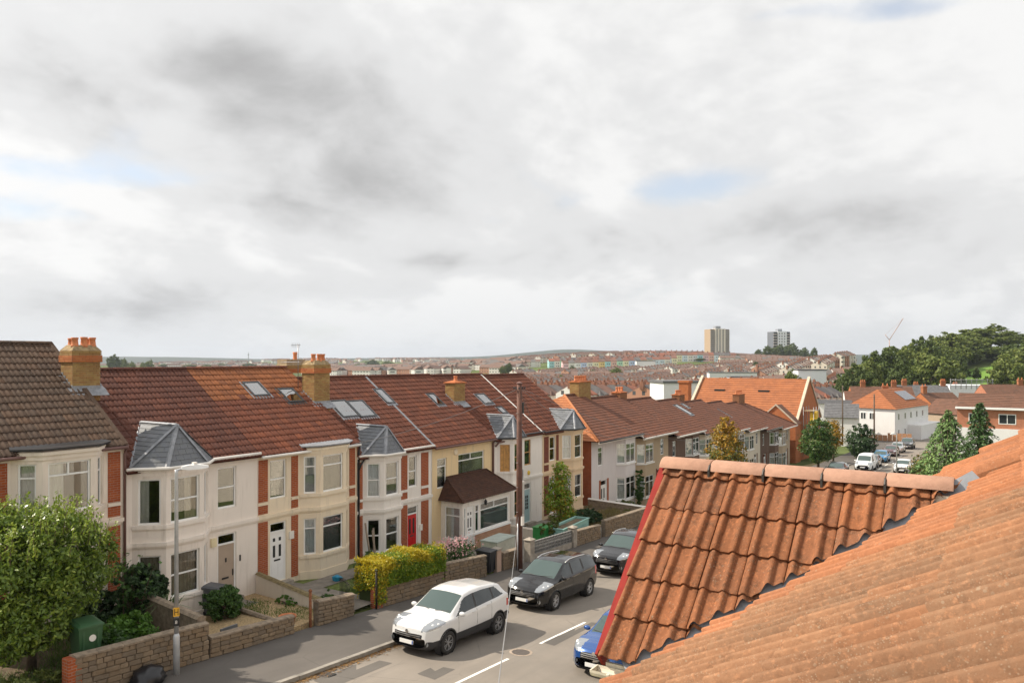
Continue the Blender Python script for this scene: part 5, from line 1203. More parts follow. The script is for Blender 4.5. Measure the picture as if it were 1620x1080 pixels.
o = MB().lathe([(0, 0), (.085, 0), (.085, .004), (0, .004)], n=16).build('sticker', m_oldwhite, bn, loc=(.04, -.325, .66)); o.rotation_euler = (R(85), 0, 0)
wheelie((27.75, YW + .3, zw(27.7) + .02), R(5), plain('black_bin', (.03, .03, .033), .45, var=.1), 'black wheelie bin squeezed between the stone wall and the gate pier')
P = at_Y(342, 935, D - .95); wheelie((P.x - .05, D - .95, .06), R(20), plain('grey_bin', (.085, .09, .10), .5), 'grey wheelie bin half hidden by the round bush near the taupe door')
def box_thing(name, label, cat, loc, rz, sx, sy, sz, mat, lidm, lip=.03):
    b = thing(name, label, cat, loc, rz); mb = MB(); mb.box(-sx / 2, -sy / 2, 0, sx / 2, sy / 2, sz); mb.build('body', mat, b); mb = MB(); mb.box(-sx / 2 - lip, -sy / 2 - lip, sz, sx / 2 + lip, sy / 2 + lip, sz + .06); mb.build('lid', lidm, b); return b
mteal = plain('teal_paint', (.25, .45, .40), .6, var=.12)
def planter():
    p = thing('planter_box', 'long teal painted wooden planter box behind the front wall', 'planter', (36.5, YW + .95, zw(36.5) + .12), R(4)); L, Wd, Hh = 3.3, .8, .85
    for (a, b, c, d) in ((-L / 2, -Wd / 2, L / 2, -Wd / 2 + .04), (-L / 2, Wd / 2 - .04, L / 2, Wd / 2), (-L / 2, -Wd / 2 + .04, -L / 2 + .04, Wd / 2 - .04), (L / 2 - .04, -Wd / 2 + .04, L / 2, Wd / 2 - .04)):
        for r in range(4): mb = MB(); mb.box(a, b, r * .21 + .004, c, d, r * .21 + .206); mb.build('plank', mteal, p)
    mb = MB(); mb.box(-L / 2 - .05, -Wd / 2 - .05, Hh, L / 2 + .05, -Wd / 2 + .05, Hh + .04); mb.box(-L / 2 - .05, Wd / 2 - .05, Hh, L / 2 + .05, Wd / 2 + .05, Hh + .04); mb.box(-L / 2 - .05, -Wd / 2 + .05, Hh, -L / 2 + .05, Wd / 2 - .05, Hh + .04); mb.box(L / 2 - .05, -Wd / 2 + .05, Hh, L / 2 + .05, Wd / 2 - .05, Hh + .04); mb.build('rim', mteal, p)
    mb = MB(); mb.box(-L / 2 + .04, -Wd / 2 + .04, .1, L / 2 - .04, Wd / 2 - .04, Hh - .08); mb.build('soil', m_soil, p)
planter()
box_thing('storage_box', 'bright green recycling box beside the teal planter', 'box', (34.6, YW + 1.5, zw(34.6) + .2), R(3), .9, .7, .75, plain('green_plastic', (.03, .22, .05), .45), plain('green_plastic', (.03, .22, .05), .45))
box_thing('coal_bunker', 'pale grey concrete bunker behind the telegraph pole', 'bunker', (30.6, YW + 1.6, zw(30.6) + .02), R(3), 1.7, .9, .9, plain('bunker_grey', (.48, .48, .40), .85, var=.15), plain('bunker_lid', (.36, .40, .36), .8, var=.15))
box_thing('planter_tub', 'black square tub under the boarded window', 'tub', (35.9, D - 1.15, -.9), 0, .7, .5, .5, m_plastic_b, m_plastic_b)
pp = thing('plant_pot', 'terracotta plant pot on the grass by the iron gate post', 'plant pot', (17.15, YW + .85, .1)); mb = MB(); mb.lathe([(.17, 0), (.26, .36), (.29, .36), (.29, .42), (.25, .42), (.23, .3)], n=18); mb.build('pot', m_pot, pp, smooth=True); mb = MB(); mb.lathe([(0, .33), (.235, .33), (.235, .3)], n=14); mb.build('soil', m_soil, pp)
bb = thing('rubbish_bag', 'small bright blue bag lying on the grass below the bay', 'bag', (22.1, D - 1.35, .03)); bmx = bmesh.new(); bmesh.ops.create_icosphere(bmx, subdivisions=3, radius=.2)
def lumpy(bm, amp, sq, seed):
    rng = random.Random(seed); ph = [rng.uniform(0, 6) for _ in range(6)]
    for v in bm.verts:
        k = 1 + amp * (math.sin(v.co.x * 19 + ph[0]) * math.sin(v.co.y * 17 + ph[1]) + .6 * math.sin(v.co.z * 23 + ph[2] + v.co.x * 9)); v.co *= k; v.co.z = max(v.co.z * sq, -.1) 
def bm_obj(bm, name, mat, parent, loc=None, smooth=True):
    me = bpy.data.meshes.new(name); bm.to_mesh(me); bm.free(); me.materials.append(mat); me.polygons.foreach_set('use_smooth', [smooth] * len(me.polygons)); return link(name, me, parent, loc)
lumpy(bmx, .2, .7, 2); bm_obj(bmx, 'bag', plain('blue_plastic', (.02, .25, .42), .4), bb, (0, 0, .1))
bmx = bmesh.new(); bmesh.ops.create_icosphere(bmx, subdivisions=3, radius=.42); lumpy(bmx, .14, .7, 5)
P = at_street(235, 1078, .11); bb = thing('rubbish_bag', 'black bin bag slumped on the pavement against the stone wall', 'bag', (P.x, P.y, P.z)); bm_obj(bmx, 'bag', plain('black_bag', (.015, .015, .018), .3), bb, (0, 0, .1))
# plank and poles leaning by the bay
lp = thing('timber_poles', 'weathered timber poles leaning in the corner by the bay window', 'timber', (25.1, D - .45, -.6))
for (dx, h, lean) in ((0, 2.3, .25), (.16, 2.0, -.1), (.3, 1.9, .1)): tube_part('pole', lp, [(dx, 0, 0), (dx - lean, .2, h)], .05, plain('grey_timber', (.30, .24, .18), .85, var=.2), 6)
# open hatch in gravel, white litter
hb = thing('drain_hatch', 'open dark drain hatch with white frame in the gravel', 'hatch', (15.0, YW + .75, .42)); mb = MB(); mb.box(-.3, -.25, -.1, .3, .25, .05); mb.build('frame', m_conc, hb); mb = MB(); mb.box(-.24, -.2, .051, .24, .2, .056); mb.build('opening', m_plastic_b, hb); mb = MB(); mb.box(-.3, .2, .05, .3, .24, .35); mb.build('cover', plain('grey_metal', (.25, .26, .27), .5, .5), hb)
# ---------------------------------------------------------------- lamp posts, telegraph pole and wires
mg = plain('galvanised_steel', (.50, .51, .52), .45, .4, var=.12, scale=5)
def lamp(x, y, h, label, arm, num=True):
    l = thing('street_lamp', label, 'street lamp', (x, y, zw(x)), group='street lamps'); tube_part('base_column', l, [(0, 0, -.2), (0, 0, 1.0), (0, 0, 1.08)], [.085, .085, .06], mg, 12); tube_part('column', l, [(0, 0, 1.05), (0, 0, h - .1), (0, 0, h)], [.06, .045, .045], mg, 12)
    A = Vector(arm).normalized(); mb = MB(); mb.tube([(0, 0, h - .02), Vector((0, 0, h + .03)) + A * .2], .03, 8); mb.build('bracket', mg, l)
    sd = Vector((-A.y, A.x, 0)); mb = MB(); vs = []
    for s, w, t0, t1 in ((.12, .05, -.02, .05), (.3, .11, -.04, .09), (.6, .12, -.03, .08), (.8, .06, -.01, .04)):
        c = A * s + Vector((0, 0, h + .02)); vs += [c - sd * w + Vector((0, 0, t0)), c + sd * w + Vector((0, 0, t0)), c + sd * w * .7 + Vector((0, 0, t1)), c - sd * w * .7 + Vector((0, 0, t1))]
    fs = [(3, 2, 1, 0), (12, 13, 14, 15)]
    for i in range(3): fs += [(i * 4 + k, i * 4 + (k + 1) % 4, i * 4 + 4 + (k + 1) % 4, i * 4 + 4 + k) for k in range(4)]
    mb.add(vs, fs); mb.build('lantern', plain('lamp_white', (.80, .80, .79), .4, var=.04), l, smooth=False); mb = MB(); mb.box(-.05, -.05, 0, .05, .05, .07); o = mb.build('photocell', m_oldwhite, l); o.location = A * .45 + Vector((0, 0, h + .1))
    if num:
        def plate(z0, z1, mat, d=.064):
            mb = MB(); mb.box(-.075, -d - .012, z0, .075, -d, z1); o = mb.build('hydrant_plate', mat, l); o.rotation_euler = (0, 0, R(-35)); return o
        pl = plate(1.55, 1.78, plain('yellow_sign', (.78, .42, .03), .5, var=.05)); mb = MB(); d = .079
        for (a, b, c, e) in ((-.05, 1.58, -.032, 1.75), (.032, 1.58, .05, 1.75), (-.032, 1.655, .032, 1.675)): mb.box(a, -d, b, c, -d + .003, e)
        mb.build('letter_H', m_plastic_b, pl); pn = plate(1.3, 1.5, m_plastic_b)
        cu = bpy.data.curves.new('number', 'FONT'); cu.body = '8'; cu.size = .12; cu.extrude = .002; to = bpy.data.objects.new('number', cu); COL.objects.link(to); dg = bpy.context.evaluated_depsgraph_get(); me = bpy.data.meshes.new_from_object(to.evaluated_get(dg)); bpy.data.objects.remove(to); me.materials.append(m_oldwhite); o = link('number', me, pn, loc=(-.035, -.079, 1.36)); o.rotation_euler = (R(90), 0, 0)
    return l
lamp(12.35, 18.62, 5.42, 'grey steel street lamp with yellow H plate beside the tall stone wall', (1, -.5, 0))
P = at_street(1423, 752, .11); lamp(P.x - 14, 8.4, 4.9, 'grey street lamp down the hill near the line of parked cars', (-.85, .5, 0), False)
def pole():
    x, y = 29.25, 18.55; z = zw(x); top = at_Y(813, 607, y).z - z; p = thing('telegraph_pole', 'tall reddish brown wooden telegraph pole with cables at its top', 'telegraph pole', (x, y, z)); mw = plain('creosoted_wood', (.115, .05, .033), .75, var=.35, scale=4, bump=.3)
    tube_part('shaft', p, [(0, 0, -.3), (0, 0, top * .5), (0, 0, top)], [.15, .135, .11], mw, 14); mb = MB(); mb.lathe([(.14, 0), (.14, .03), (.02, .09)], (0, 0, top), 12); mb.build('pole_cap', m_brownpipe, p)
    for s, w in ((-.21, .03), (.2, .028)): tube_part('conduit', p, [(s, -.03, 0), (s * .9, -.03, 2.1)], w, mg, 6)
    mb = MB(); mb.box(-.09, -.2, 2.0, .09, -.13, 2.4); mb.build('notice_plate', m_oldwhite, p); mb = MB(); mb.box(.1, -.1, top - 1.35, .24, .1, top - .85); mb.build('junction_box', m_plastic_b, p)
    mb = MB(); mb.box(.1, -.12, 4.0, .2, .02, 4.5); mb.build('junction_box', mg, p)
    for k in range(9): zz = 2.6 + k * .55; sgn = 1 if k % 2 else -1; mb = MB(); mb.tube([(sgn * .12, 0, zz), (sgn * .27, 0, zz + .02)], .012, 5); mb.build('step_iron', mg, p)
    for k in range(5):
        an = R(70 * k); mb = MB(); mb.tube([(.1 * math.cos(an), .1 * math.sin(an), top - .25), (.26 * math.cos(an), .26 * math.sin(an), top - .22)], .012, 5); mb.lathe([(.03, 0), (.045, .03), (.03, .09)], (.26 * math.cos(an), .26 * math.sin(an), top - .24), 8); mb.build('insulator', m_plastic_b, p)
    T = Vector((x, y, z + top - .2)); mwire = plain('wire', (.16, .15, .15), .5)
    ends = [(at_Y(1000, 690, D - .7), 'cable from the telegraph pole to the pale grey house eave'), (at_Y(860, 684, D - .3), 'cable from the telegraph pole to the tan end house eave'), (at_Y(1215, 672, D - .7), 'long cable from the telegraph pole to the far semi-detached houses'), (at_Y(560, 702, D - .4), 'cable from the telegraph pole to the white house with red door')]
    for e, lb in ends:
        L = (e - T).length; pts = [T.lerp(e, k / 14) - Vector((0, 0, .035 * L * (1 - (2 * k / 14 - 1) ** 2))) for k in range(15)]; w = MB().tube([q - T for q in pts], .011, 5).build('overhead_cable', mwire, loc=T); tag(w, lb, 'cable')
    T2 = Vector((x - .25, y - .1, at_Y(802, 823, y - .1).z)); e = at_t(787, 1095, 4.9); pts = [T2.lerp(e, k / 24) - Vector((0, 0, .15 * (1 - (2 * k / 24 - 1) ** 2))) for k in range(25)]; w = MB().tube([q - T2 for q in pts], .005, 5).build('overhead_cable', plain('wire_grey', (.26, .26, .26), .5), loc=T2); tag(w, 'pale cable crossing the road from the telegraph pole towards the near roof', 'cable')
pole()
# ---------------------------------------------------------------- cars
def paint(name, c, rough=.22, metal=0.0, coat=1.0):
    t = NT(name).set(rough, metal, .5, coat); t.col(c); return t.m
def glassc(name, c=(.02, .035, .035)):
    t = NT(name).set(.04, spec=.6, coat=.25); t.col(c); return t.m
m_cg = glassc('car_glass', (.055, .085, .08)); m_cgd = glassc('car_side_glass', (.02, .028, .03)); m_tyre = plain('tyre_rubber', (.022, .021, .02), .85, var=.2, scale=20); m_alloy = plain('alloy_rim', (.62, .62, .63), .3, .35, var=.05); m_darkalloy = plain('dark_alloy', (.34, .34, .345), .35, .4, var=.05)
m_trim = plain('black_trim', (.028, .028, .03), .6, var=.2); m_chrome = plain('chrome_trim', (.75, .75, .76), .12, 1.0, var=.02); m_plate = plain('number_plate', (.72, .72, .70), .5, var=.04); m_plateb = plain('plate_badge', (.02, .08, .35), .5)
t = NT('headlamp').set(.12, .55, .8, 1.0); t.col((.34, .36, .38)); m_head = t.m
m_lens = plain('lamp_lens', (.85, .86, .87), .08, .2, var=.02)
m_tail = paint('tail_lamp', (.45, .012, .015), .12)
def wheel_parts(root, x, y, r, w, rim, spokes, side):
    wroot = link('wheel', MB().lathe([(r * .55, -w / 2), (r * .93, -w / 2), (r, -w * .36), (r, w * .36), (r * .93, w / 2), (r * .66, w / 2), (r * .64, w * .36), (r * .6, w * .30)], n=28).mesh('tyre', m_tyre, True), root, loc=(x, y, r)); wroot.rotation_euler = (R(90) * (1 if side < 0 else -1), 0, 0)
    mb = MB(); rr = r * .66; n = 32
    def ring(r0, z0, r1, z1):
        vs = [(q * math.cos(2 * PI * k / n), q * math.sin(2 * PI * k / n), z) for q, z in ((r0, z0), (r1, z1)) for k in range(n)]; mb.add(vs, [(k, (k + 1) % n, n + (k + 1) % n, n + k) for k in range(n)])
    ring(rr, w * .44, rr * .93, w * .46); ring(rr * .93, w * .46, rr * .9, w * .1); mb.lathe([(0, w * .44), (rr * .17, w * .44), (rr * .2, w * .3)], n=12)
    for k in range(spokes):
        an = 2 * PI * k / spokes
        for off in (-.10, .10):
            c, s = math.cos(an + off), math.sin(an + off); c2, s2 = math.cos(an + off * 2.1), math.sin(an + off * 2.1); d = Vector((-s, c, 0)) * rr * .045; a = Vector((c * rr * .14, s * rr * .14, w * .38)); b = Vector((c2 * rr * .95, s2 * rr * .95, w * .40))
            mb.add([a - d, a + d, b + d, b - d, a - d - Vector((0, 0, .05)), a + d - Vector((0, 0, .05)), b + d - Vector((0, 0, .05)), b - d - Vector((0, 0, .05))], [(0, 3, 2, 1), (0, 1, 5, 4), (1, 2, 6, 5), (2, 3, 7, 6), (3, 0, 4, 7)])
    mb.build('rim', rim, wroot); mb = MB(); mb.lathe([(0, 0.0), (rr * .9, 0.0), (rr * .9, .01)], n=20); mb.build('brake_disc', m_trim, wroot)
def car(name, label, loc, rz, C, pm, group=None, nu=150, nv=44, pitch=0.0):
    L, W, Hh = C['L'], C['W'], C['H']; T = thing(name, label, C.get('cat', 'car'), loc, rz, group); T.rotation_euler = (0, pitch, rz)
    K = lambda pts: (np.array([p[0] for p in pts]) * L, np.array([p[1] for p in pts]))
    def prof(pts, x, smooth=True):
        kx, kv = K(pts); return np.interp(x, kx, kv)
    xs = np.unique(np.concatenate([np.linspace(0, L, nu), np.linspace(0, .06 * L, 10 if nu < 100 else 22), np.linspace(.06 * L, .2 * L, 4 if nu < 100 else 34), np.linspace(.95 * L, L, 8)]))
    def smo(a, n=2):
        for _ in range(n): b = a.copy(); b[1:-1] = (a[:-2] + 2 * a[1:-1] + a[2:]) / 4; a = b
        return a
    zt = smo(prof(C['top'], xs), 3) * Hh; hw = smo(prof(C['wid'], xs), 3) * W / 2; zb = prof(C['belt'], xs) * Hh; zu = smo(prof(C['under'], xs), 2) * Hh; rw = smo(prof(C['roofw'], xs), 2) * W / 2
    zs = np.minimum(zb, zt - .035 * np.ones_like(xs))       # shoulder
    cab = np.clip((zt - zb) / (.16 * Hh), 0, 1)
    # section control points from under centre to top centre
    n = len(xs); secs = []
    for i in range(n):
        w, t_, s_, u, r_ = hw[i], zt[i], zs[i], zu[i], rw[i]; c = cab[i]; crown = .03 + .02 * c
        re = w * .80 * (1 - c) + r_ * c; ze = (t_ - crown * .7) * 1.0
        secs.append([(0, u), (w * .86, u), (w * .965, u + .09), (w * .995, u + (s_ - u) * .42), (w, u + (s_ - u) * .66), (w * .975, s_ - .03), (w * .945, s_), (re, max(ze, s_ + .002)), (re * .55, t_ - crown * .16), (0, t_)])
    S0 = np.array(secs); seg = [4, 2, 5, 4, 4, 2, 9, 6, 6] if nu < 100 else [4, 3, 8, 7, 7, 3, 13, 9, 9]; rowsY = []; rowsZ = []; tags = []
    for k, m in enumerate(seg):
        for j in range(m):
            f = j / m; rowsY.append(S0[:, k, 0] * (1 - f) + S0[:, k + 1, 0] * f); rowsZ.append(S0[:, k, 1] * (1 - f) + S0[:, k + 1, 1] * f); tags.append((k, f))
    rowsY.append(S0[:, -1, 0]); rowsZ.append(S0[:, -1, 1]); tags.append((9, 0)); Yg = np.array(rowsY).T; Zg = np.array(rowsZ).T
    for _ in range(2 if nu < 100 else 5):
        Y2, Z2 = Yg.copy(), Zg.copy(); Y2[:, 1:-1] = (Yg[:, :-2] + 2 * Yg[:, 1:-1] + Yg[:, 2:]) / 4; Z2[:, 1:-1] = (Zg[:, :-2] + 2 * Zg[:, 1:-1] + Zg[:, 2:]) / 4; Yg, Zg = Y2, Z2
    nvv = Yg.shape[1]; Xg = np.repeat(xs[:, None], nvv, 1)
    # side glass leans a little, nose and tail are rounded in plan
    nose = np.clip(1 - xs / (.10 * L), 0, 1)[:, None]; tail = np.clip((xs - .93 * L) / (.07 * L), 0, 1)[:, None]
    Xg = Xg + nose ** 2 * .0 + (np.abs(Yg) / (W / 2)) ** 2.5 * .16 * (nose > 0) * nose - (np.abs(Yg) / (W / 2)) ** 2.5 * .10 * tail
    wx = [C['fw'] * L, C['rw'] * L]; wr = C['wr']; wa = wr * 1.13
    ks = np.array([t_[0] + t_[1] for t_ in tags])
    # pull vertices on to the arch circle
    for c in wx:
        d = np.hypot(Xg - c, Zg - wr); sel = (np.abs(d - wa) < .030) & (ks[None, :] > .9) & (ks[None, :] < 5.5); f = np.where(sel, wa / np.maximum(d, 1e-6), 1); Xg = c + (Xg - c) * f; Zg = wr + (Zg - wr) * f
    def part_of(i, j):
        x = (Xg[i, j] + Xg[i + 1, j + 1]) / 2; z = (Zg[i, j] + Zg[i + 1, j + 1]) / 2; y = (Yg[i, j] + Yg[i + 1, j + 1]) / 2; k = (ks[j] + ks[j + 1]) / 2; u = x / L
        if k < 5.6:
            for c in wx:
                if math.hypot(x - c, z - wr) < wa - .012: return None
        if k < .95: return 'underbody'
        g = C
        if 6.10 < k < 6.88:
            a0, a1 = g['side']; bp = g['bpil']
            lo = a0 + (g['apil'] * (k - 6)); hi = a1 - g['cpil'] * (k - 6)
            if lo < u < hi and zt[i] - zs[i] > .12:
                for q, b in enumerate(bp):
                    if abs(u - b) < .011: return 'pillar'
                return 'side_window_%d' % sum(u > b for b in bp)
        if k > 7.14 and g['ws'][0] < u < g['ws'][1]: return 'windscreen'
        if k > 7.2 and g['rs'][0] < u < g['rs'][1]: return 'rear_window'
        if u < .5 and C['lamp'][0] < z / Hh < C['lamp'][1] + .06 * u / .12 and x < C['lampx'] * L and abs(y) > C['lampy'] * W / 2 and z / Hh > C['lamp'][0] + .09 * (u / .13): return 'headlight'
        if x < .085 * L and C['gr'][0] < z / Hh < C['gr'][1] and abs(y) < C['gry'] * W / 2: return 'grille'
        if x < .10 * L and C['gr'][0] - .17 < z / Hh < C['gr'][0] - .085 and abs(y) < .50 * W / 2: return 'lower_grille'
        if u > .90 and C['tl'][0] < z / Hh < C['tl'][1] and abs(y) > .55 * W / 2 and k < 7.2: return 'tail_light'
        if k < 2.1 + C.get('clad', 0): return 'sill' 
        return 'body'
    quads = {}
    for i in range(n - 1):
        for j in range(nvv - 1):
            p = part_of(i, j)
            if p: quads.setdefault(p, []).append((i, j))
    mats = {'body': pm, 'underbody': m_trim, 'pillar': m_trim, 'windscreen': m_cg, 'rear_window': m_cgd, 'headlight': m_head, 'grille': m_trim, 'lower_grille': m_trim, 'tail_light': m_tail, 'sill': m_trim if C.get('clad') else pm}
    objs = {}
    order = sorted(quads, key=lambda q: q != 'body')
    for p in order:
        sides = (0,) if p in ('body', 'underbody', 'pillar', 'windscreen', 'rear_window', 'grille', 'lower_grille', 'sill') else (-1, 1)
        for sd in sides:
            V = []; Fc = []; idx = {}
            for s in ((-1, 1) if sd == 0 else (sd,)):
                for (i, j) in quads[p]:
                    f = []
                    for (a, b) in ((i, j), (i + 1, j), (i + 1, j + 1), (i, j + 1)):
                        key = (a, b, s if abs(Yg[a, b]) > 1e-6 else 0)
                        if key not in idx:
                            idx[key] = len(V); V.append((Xg[a, b], s * Yg[a, b], Zg[a, b]))
                        f.append(idx[key])
                    Fc.append(tuple(f) if s < 0 else tuple(f[::-1]))
            nm = 'side_window' if p.startswith('side_window') else p; mt = mats.get(p, m_cgd)
            me = bpy.data.meshes.new(nm); me.from_pydata(V, [], Fc); me.materials.append(mt); me.polygons.foreach_set('use_smooth', [True] * len(Fc)); me.update(); o = link(nm, me, T); objs[p] = o
    if 'body' in objs and C.get('detail', True): m = objs['body']
    # inner wells
    for c in wx:
        for s in (-1, 1):
            mb = MB(); nn = 20; ra = wa + .02; mb.add([(ra * math.cos(2 * PI * q / nn), ra * math.sin(2 * PI * q / nn), zz) for zz in (0, .27) for q in range(nn)], [(q, (q + 1) % nn, nn + (q + 1) % nn, nn + q) for q in range(nn)] + [tuple(range(nn))]); o = mb.build('wheel_arch', m_trim, T, loc=(c, s * (W / 2 - .30), wr)); o.rotation_euler = (R(90) * (1 if s < 0 else -1), 0, 0)
            wheel_parts(T, c, s * (W / 2 - .115), wr, .215, C.get('rim', m_alloy), C.get('spokes', 5), s)
    if C.get('clad'):
        for c in wx:
            for s in (-1, 1):
                pts = [(c + (wa + .015) * math.cos(R(a)), s * (float(np.interp(c + wa * math.cos(R(a)), xs, hw)) * .985), wr + (wa + .015) * math.sin(R(a))) for a in range(-8, 189, 12)]
                MB().tube(pts, .03, 6).build('arch_trim', m_trim, T, smooth=True)
    # mirrors, handles, plates, seams
    def at_side(u, k, s, out=0.0):
        i = int(np.argmin(abs(xs - u * L))); j = int(np.argmin(abs(ks - k))); return Vector((Xg[i, j], s * (Yg[i, j] + out), Zg[i, j]))
    for s in (-1, 1):
        P = at_side(C['mir'], 6.05, s, .11); bm = bmesh.new(); bmesh.ops.create_icosphere(bm, subdivisions=2, radius=1)
        for v in bm.verts: v.co = Vector((v.co.x * .075, v.co.y * .115, v.co.z * .075))
        bm_obj(bm, 'door_mirror', pm, T, P + Vector((.02, 0, .05)))
        for u in C['handles']:
            P = at_side(u, 5.0, s, .012); mb = MB(); mb.box(-.09, -.012, -.014, .09, .012, .014); mb.build('door_handle', C.get('handm', pm), T, loc=P)
        for u in C['seams']:
            pts = [at_side(u, k, s, .0015) for k in (1.5, 2.5, 3.5, 4.5, 5.5, 6.0)]; mb = MB(); mb.tube(pts, .005, 4); mb.build('door_seam', m_trim, T)
        if C.get('rails'):
            pts = [at_side(u, 7.0, s, -.02) + Vector((0, 0, .05 if 0 < k < 6 else .0)) for k, u in enumerate(np.linspace(C['ws'][1] + .04, C['rs'][0] - .06, 7))]; mb = MB(); mb.tube(pts, .018, 6); mb.build('roof_rail', C['rails'], T, smooth=True)
    i0 = int(np.argmin(abs(xs - .012 * L))); fz = C['plz'] * Hh
    jn = int(np.argmin(abs(Zg[0] - fz) + 10 * (np.arange(nvv) < 6))); fx_ = float(np.interp(fz, np.sort(zt[:30]), xs[np.argsort(zt[:30])])) if False else 0.0
    pl = MB().box(-.03, -.26, fz - .055, -.012, .26, fz + .055).build('number_plate', m_plate, T); mb = MB(); mb.box(-.032, -.255, fz - .05, -.0305, -.215, fz + .05); mb.build('plate_badge', m_plateb, pl)
    MB().box(L + .0, -.26, .55 * Hh - .055, L + .012, .26, .55 * Hh + .055).build('number_plate', plain('yellow_plate', (.75, .55, .05), .5), T)
    if C.get('grbar'):
        g0, g1 = C['gr']; gy = C['gry'] * W / 2 * .92
        for q in range(3):
            z = (g0 + (g1 - g0) * (q + .5) / 3) * Hh; i = int(np.argmin(abs(zt - z))) if z < zt[0] else 0
            mb = MB(); mb.tube([(.0 + .16 * (abs(y) / (W / 2)) ** 2.5 - .008 + C.get('grx', 0), y, z) for y in np.linspace(-gy, gy, 9)], .012, 5); mb.build('grille_bar', m_chrome, T)
        o = MB().lathe([(0, 0), (.055, 0), (.06, .012), (.0, .018)], n=14).build('badge', m_chrome, T, loc=(C.get('grx', 0) - .015, 0, (g1 + .01) * Hh)); o.rotation_euler = (0, R(-90), 0)
    for s in (-1, 1):
        if 'headlight' in quads and C.get('detail', True):
            hq = [(Xg[i, j], Yg[i, j], Zg[i, j]) for (i, j) in quads['headlight']]; cx = np.mean(hq, 0)
            for dx_, dy_ in ((-.05, -.03), (.09, .07)):
                q = min(hq, key=lambda v: abs(v[0] - cx[0] - dx_) + abs(v[1] - cx[1] - dy_)); bm = bmesh.new(); bmesh.ops.create_icosphere(bm, subdivisions=2, radius=.045)
                bm_obj(bm, 'lamp_lens', m_lens, T, (q[0] + .012, s * q[1], q[2] - .012))
        if C.get('fog'): mb = MB(); mb.lathe([(0, 0), (.055, 0), (.07, .02)], n=12); o = mb.build('fog_lamp', m_head, T, loc=(.13, s * W * .36, C['gr'][0] * Hh - .14)); o.rotation_euler = (0, R(-90), 0)
        mb = MB(); a = at_side(C['ws'][0] - .008, 9.0, s); mb.tube([Vector((a.x, s * .12, a.z + .012)), Vector((a.x + .10, s * .62, a.z + .04))], .009, 4); mb.build('wiper', m_trim, T)
    return T
SUV = dict(L=4.45, W=1.84, H=1.66, top=[(0, .36), (.006, .50), (.03, .545), (.10, .585), (.20, .625), (.245, .655), (.42, .955), (.50, .99), (.62, 1.0), (.82, .965), (.88, .93), (.965, .63), (.99, .56), (1, .40)], wid=[(0, .70), (.04, .86), (.10, .95), (.2, .985), (.5, 1.0), (.8, .985), (.93, .94), (1, .80)], roofw=[(0, .7), (.25, .80), (.42, .70), (.6, .70), (.85, .66), (1, .66)],
    belt=[(0, .58), (.25, .60), (.55, .645), (.80, .70), (.9, .74), (1, .7)], under=[(0, .17), (.04, .12), (.3, .13), (.7, .13), (.96, .16), (1, .22)], fw=.195, rw=.795, wr=.345, side=(.265, .875), apil=.135, cpil=.10, bpil=[.515, .735], ws=(.262, .412), rs=(.865, .955), lamp=(.455, .56), lampx=.17, lampy=.52, gr=(.335, .43), gry=.56, tl=(.50, .64), clad=.9, mir=.315, handles=(.475, .66), seams=(.30, .515, .70), plz=.26, spokes=5, rim=m_darkalloy, grbar=True, fog=True)
MPV = dict(SUV, L=4.66, W=1.86, H=1.64, top=[(0, .34), (.006, .46), (.03, .52), (.10, .575), (.17, .615), (.215, .65), (.40, .945), (.48, .985), (.62, 1.0), (.84, .975), (.92, .94), (.98, .66), (.993, .56), (1, .38)], belt=[(0, .56), (.25, .61), (.55, .65), (.85, .69), (1, .68)], clad=0, ws=(.235, .40), side=(.24, .93), bpil=[.315, .49, .685], apil=.15, cpil=.05, rs=(.915, .975), rim=m_alloy, rails=m_chrome, gr=(.33, .42), lamp=(.44, .54), mir=.305, handles=(.455, .64), seams=(.33, .49, .675), tl=(.48, .68), wr=.34, fw=.20, rw=.79)
SUV2 = dict(SUV, L=4.45, W=1.86, H=1.65, gr=(.36, .47), lamp=(.46, .56), rails=m_chrome, rim=m_alloy)
HATCH = dict(SUV, L=4.3, W=1.78, H=1.45, top=[(0, .36), (.006, .47), (.03, .525), (.10, .585), (.22, .635), (.26, .66), (.43, .95), (.52, .99), (.62, 1.0), (.82, .96), (.88, .92), (.97, .66), (.99, .56), (1, .40)], clad=0, wr=.31, rim=m_alloy, gr=(.36, .47), gry=.5, lamp=(.44, .57), lampy=.55, lampx=.15)
VAN = dict(SUV, L=4.4, W=1.82, H=1.85, top=[(0, .32), (.01, .44), (.05, .50), (.17, .56), (.2, .58), (.34, .93), (.42, .99), (.6, 1.0), (.95, .985), (.985, .93), (.998, .6), (1, .3)], belt=[(0, .5), (.3, .55), (1, .58)], side=(.22, .48), bpil=[.40], cpil=.02, ws=(.21, .335), rs=(.97, .99), clad=0, gr=(.30, .38), lamp=(.40, .50), grbar=False)
def sl_at(x): return math.atan2(street(x + 1) - street(x - 1), 2)
def park(C, X, Yc, pm, label, rz=0, name='parked_car', res=(150, 44), group='cars parked along the street'):
    th = sl_at(X + C['L'] / 2); z = street(X)
    if rz == 0: return car(name, label, (X, Yc, z), 0, C, pm, group, *res, pitch=-th)
    T = car(name, label, (X + C['L'], Yc, street(X + C['L'])), PI, C, pm, group, *res, pitch=th); return T
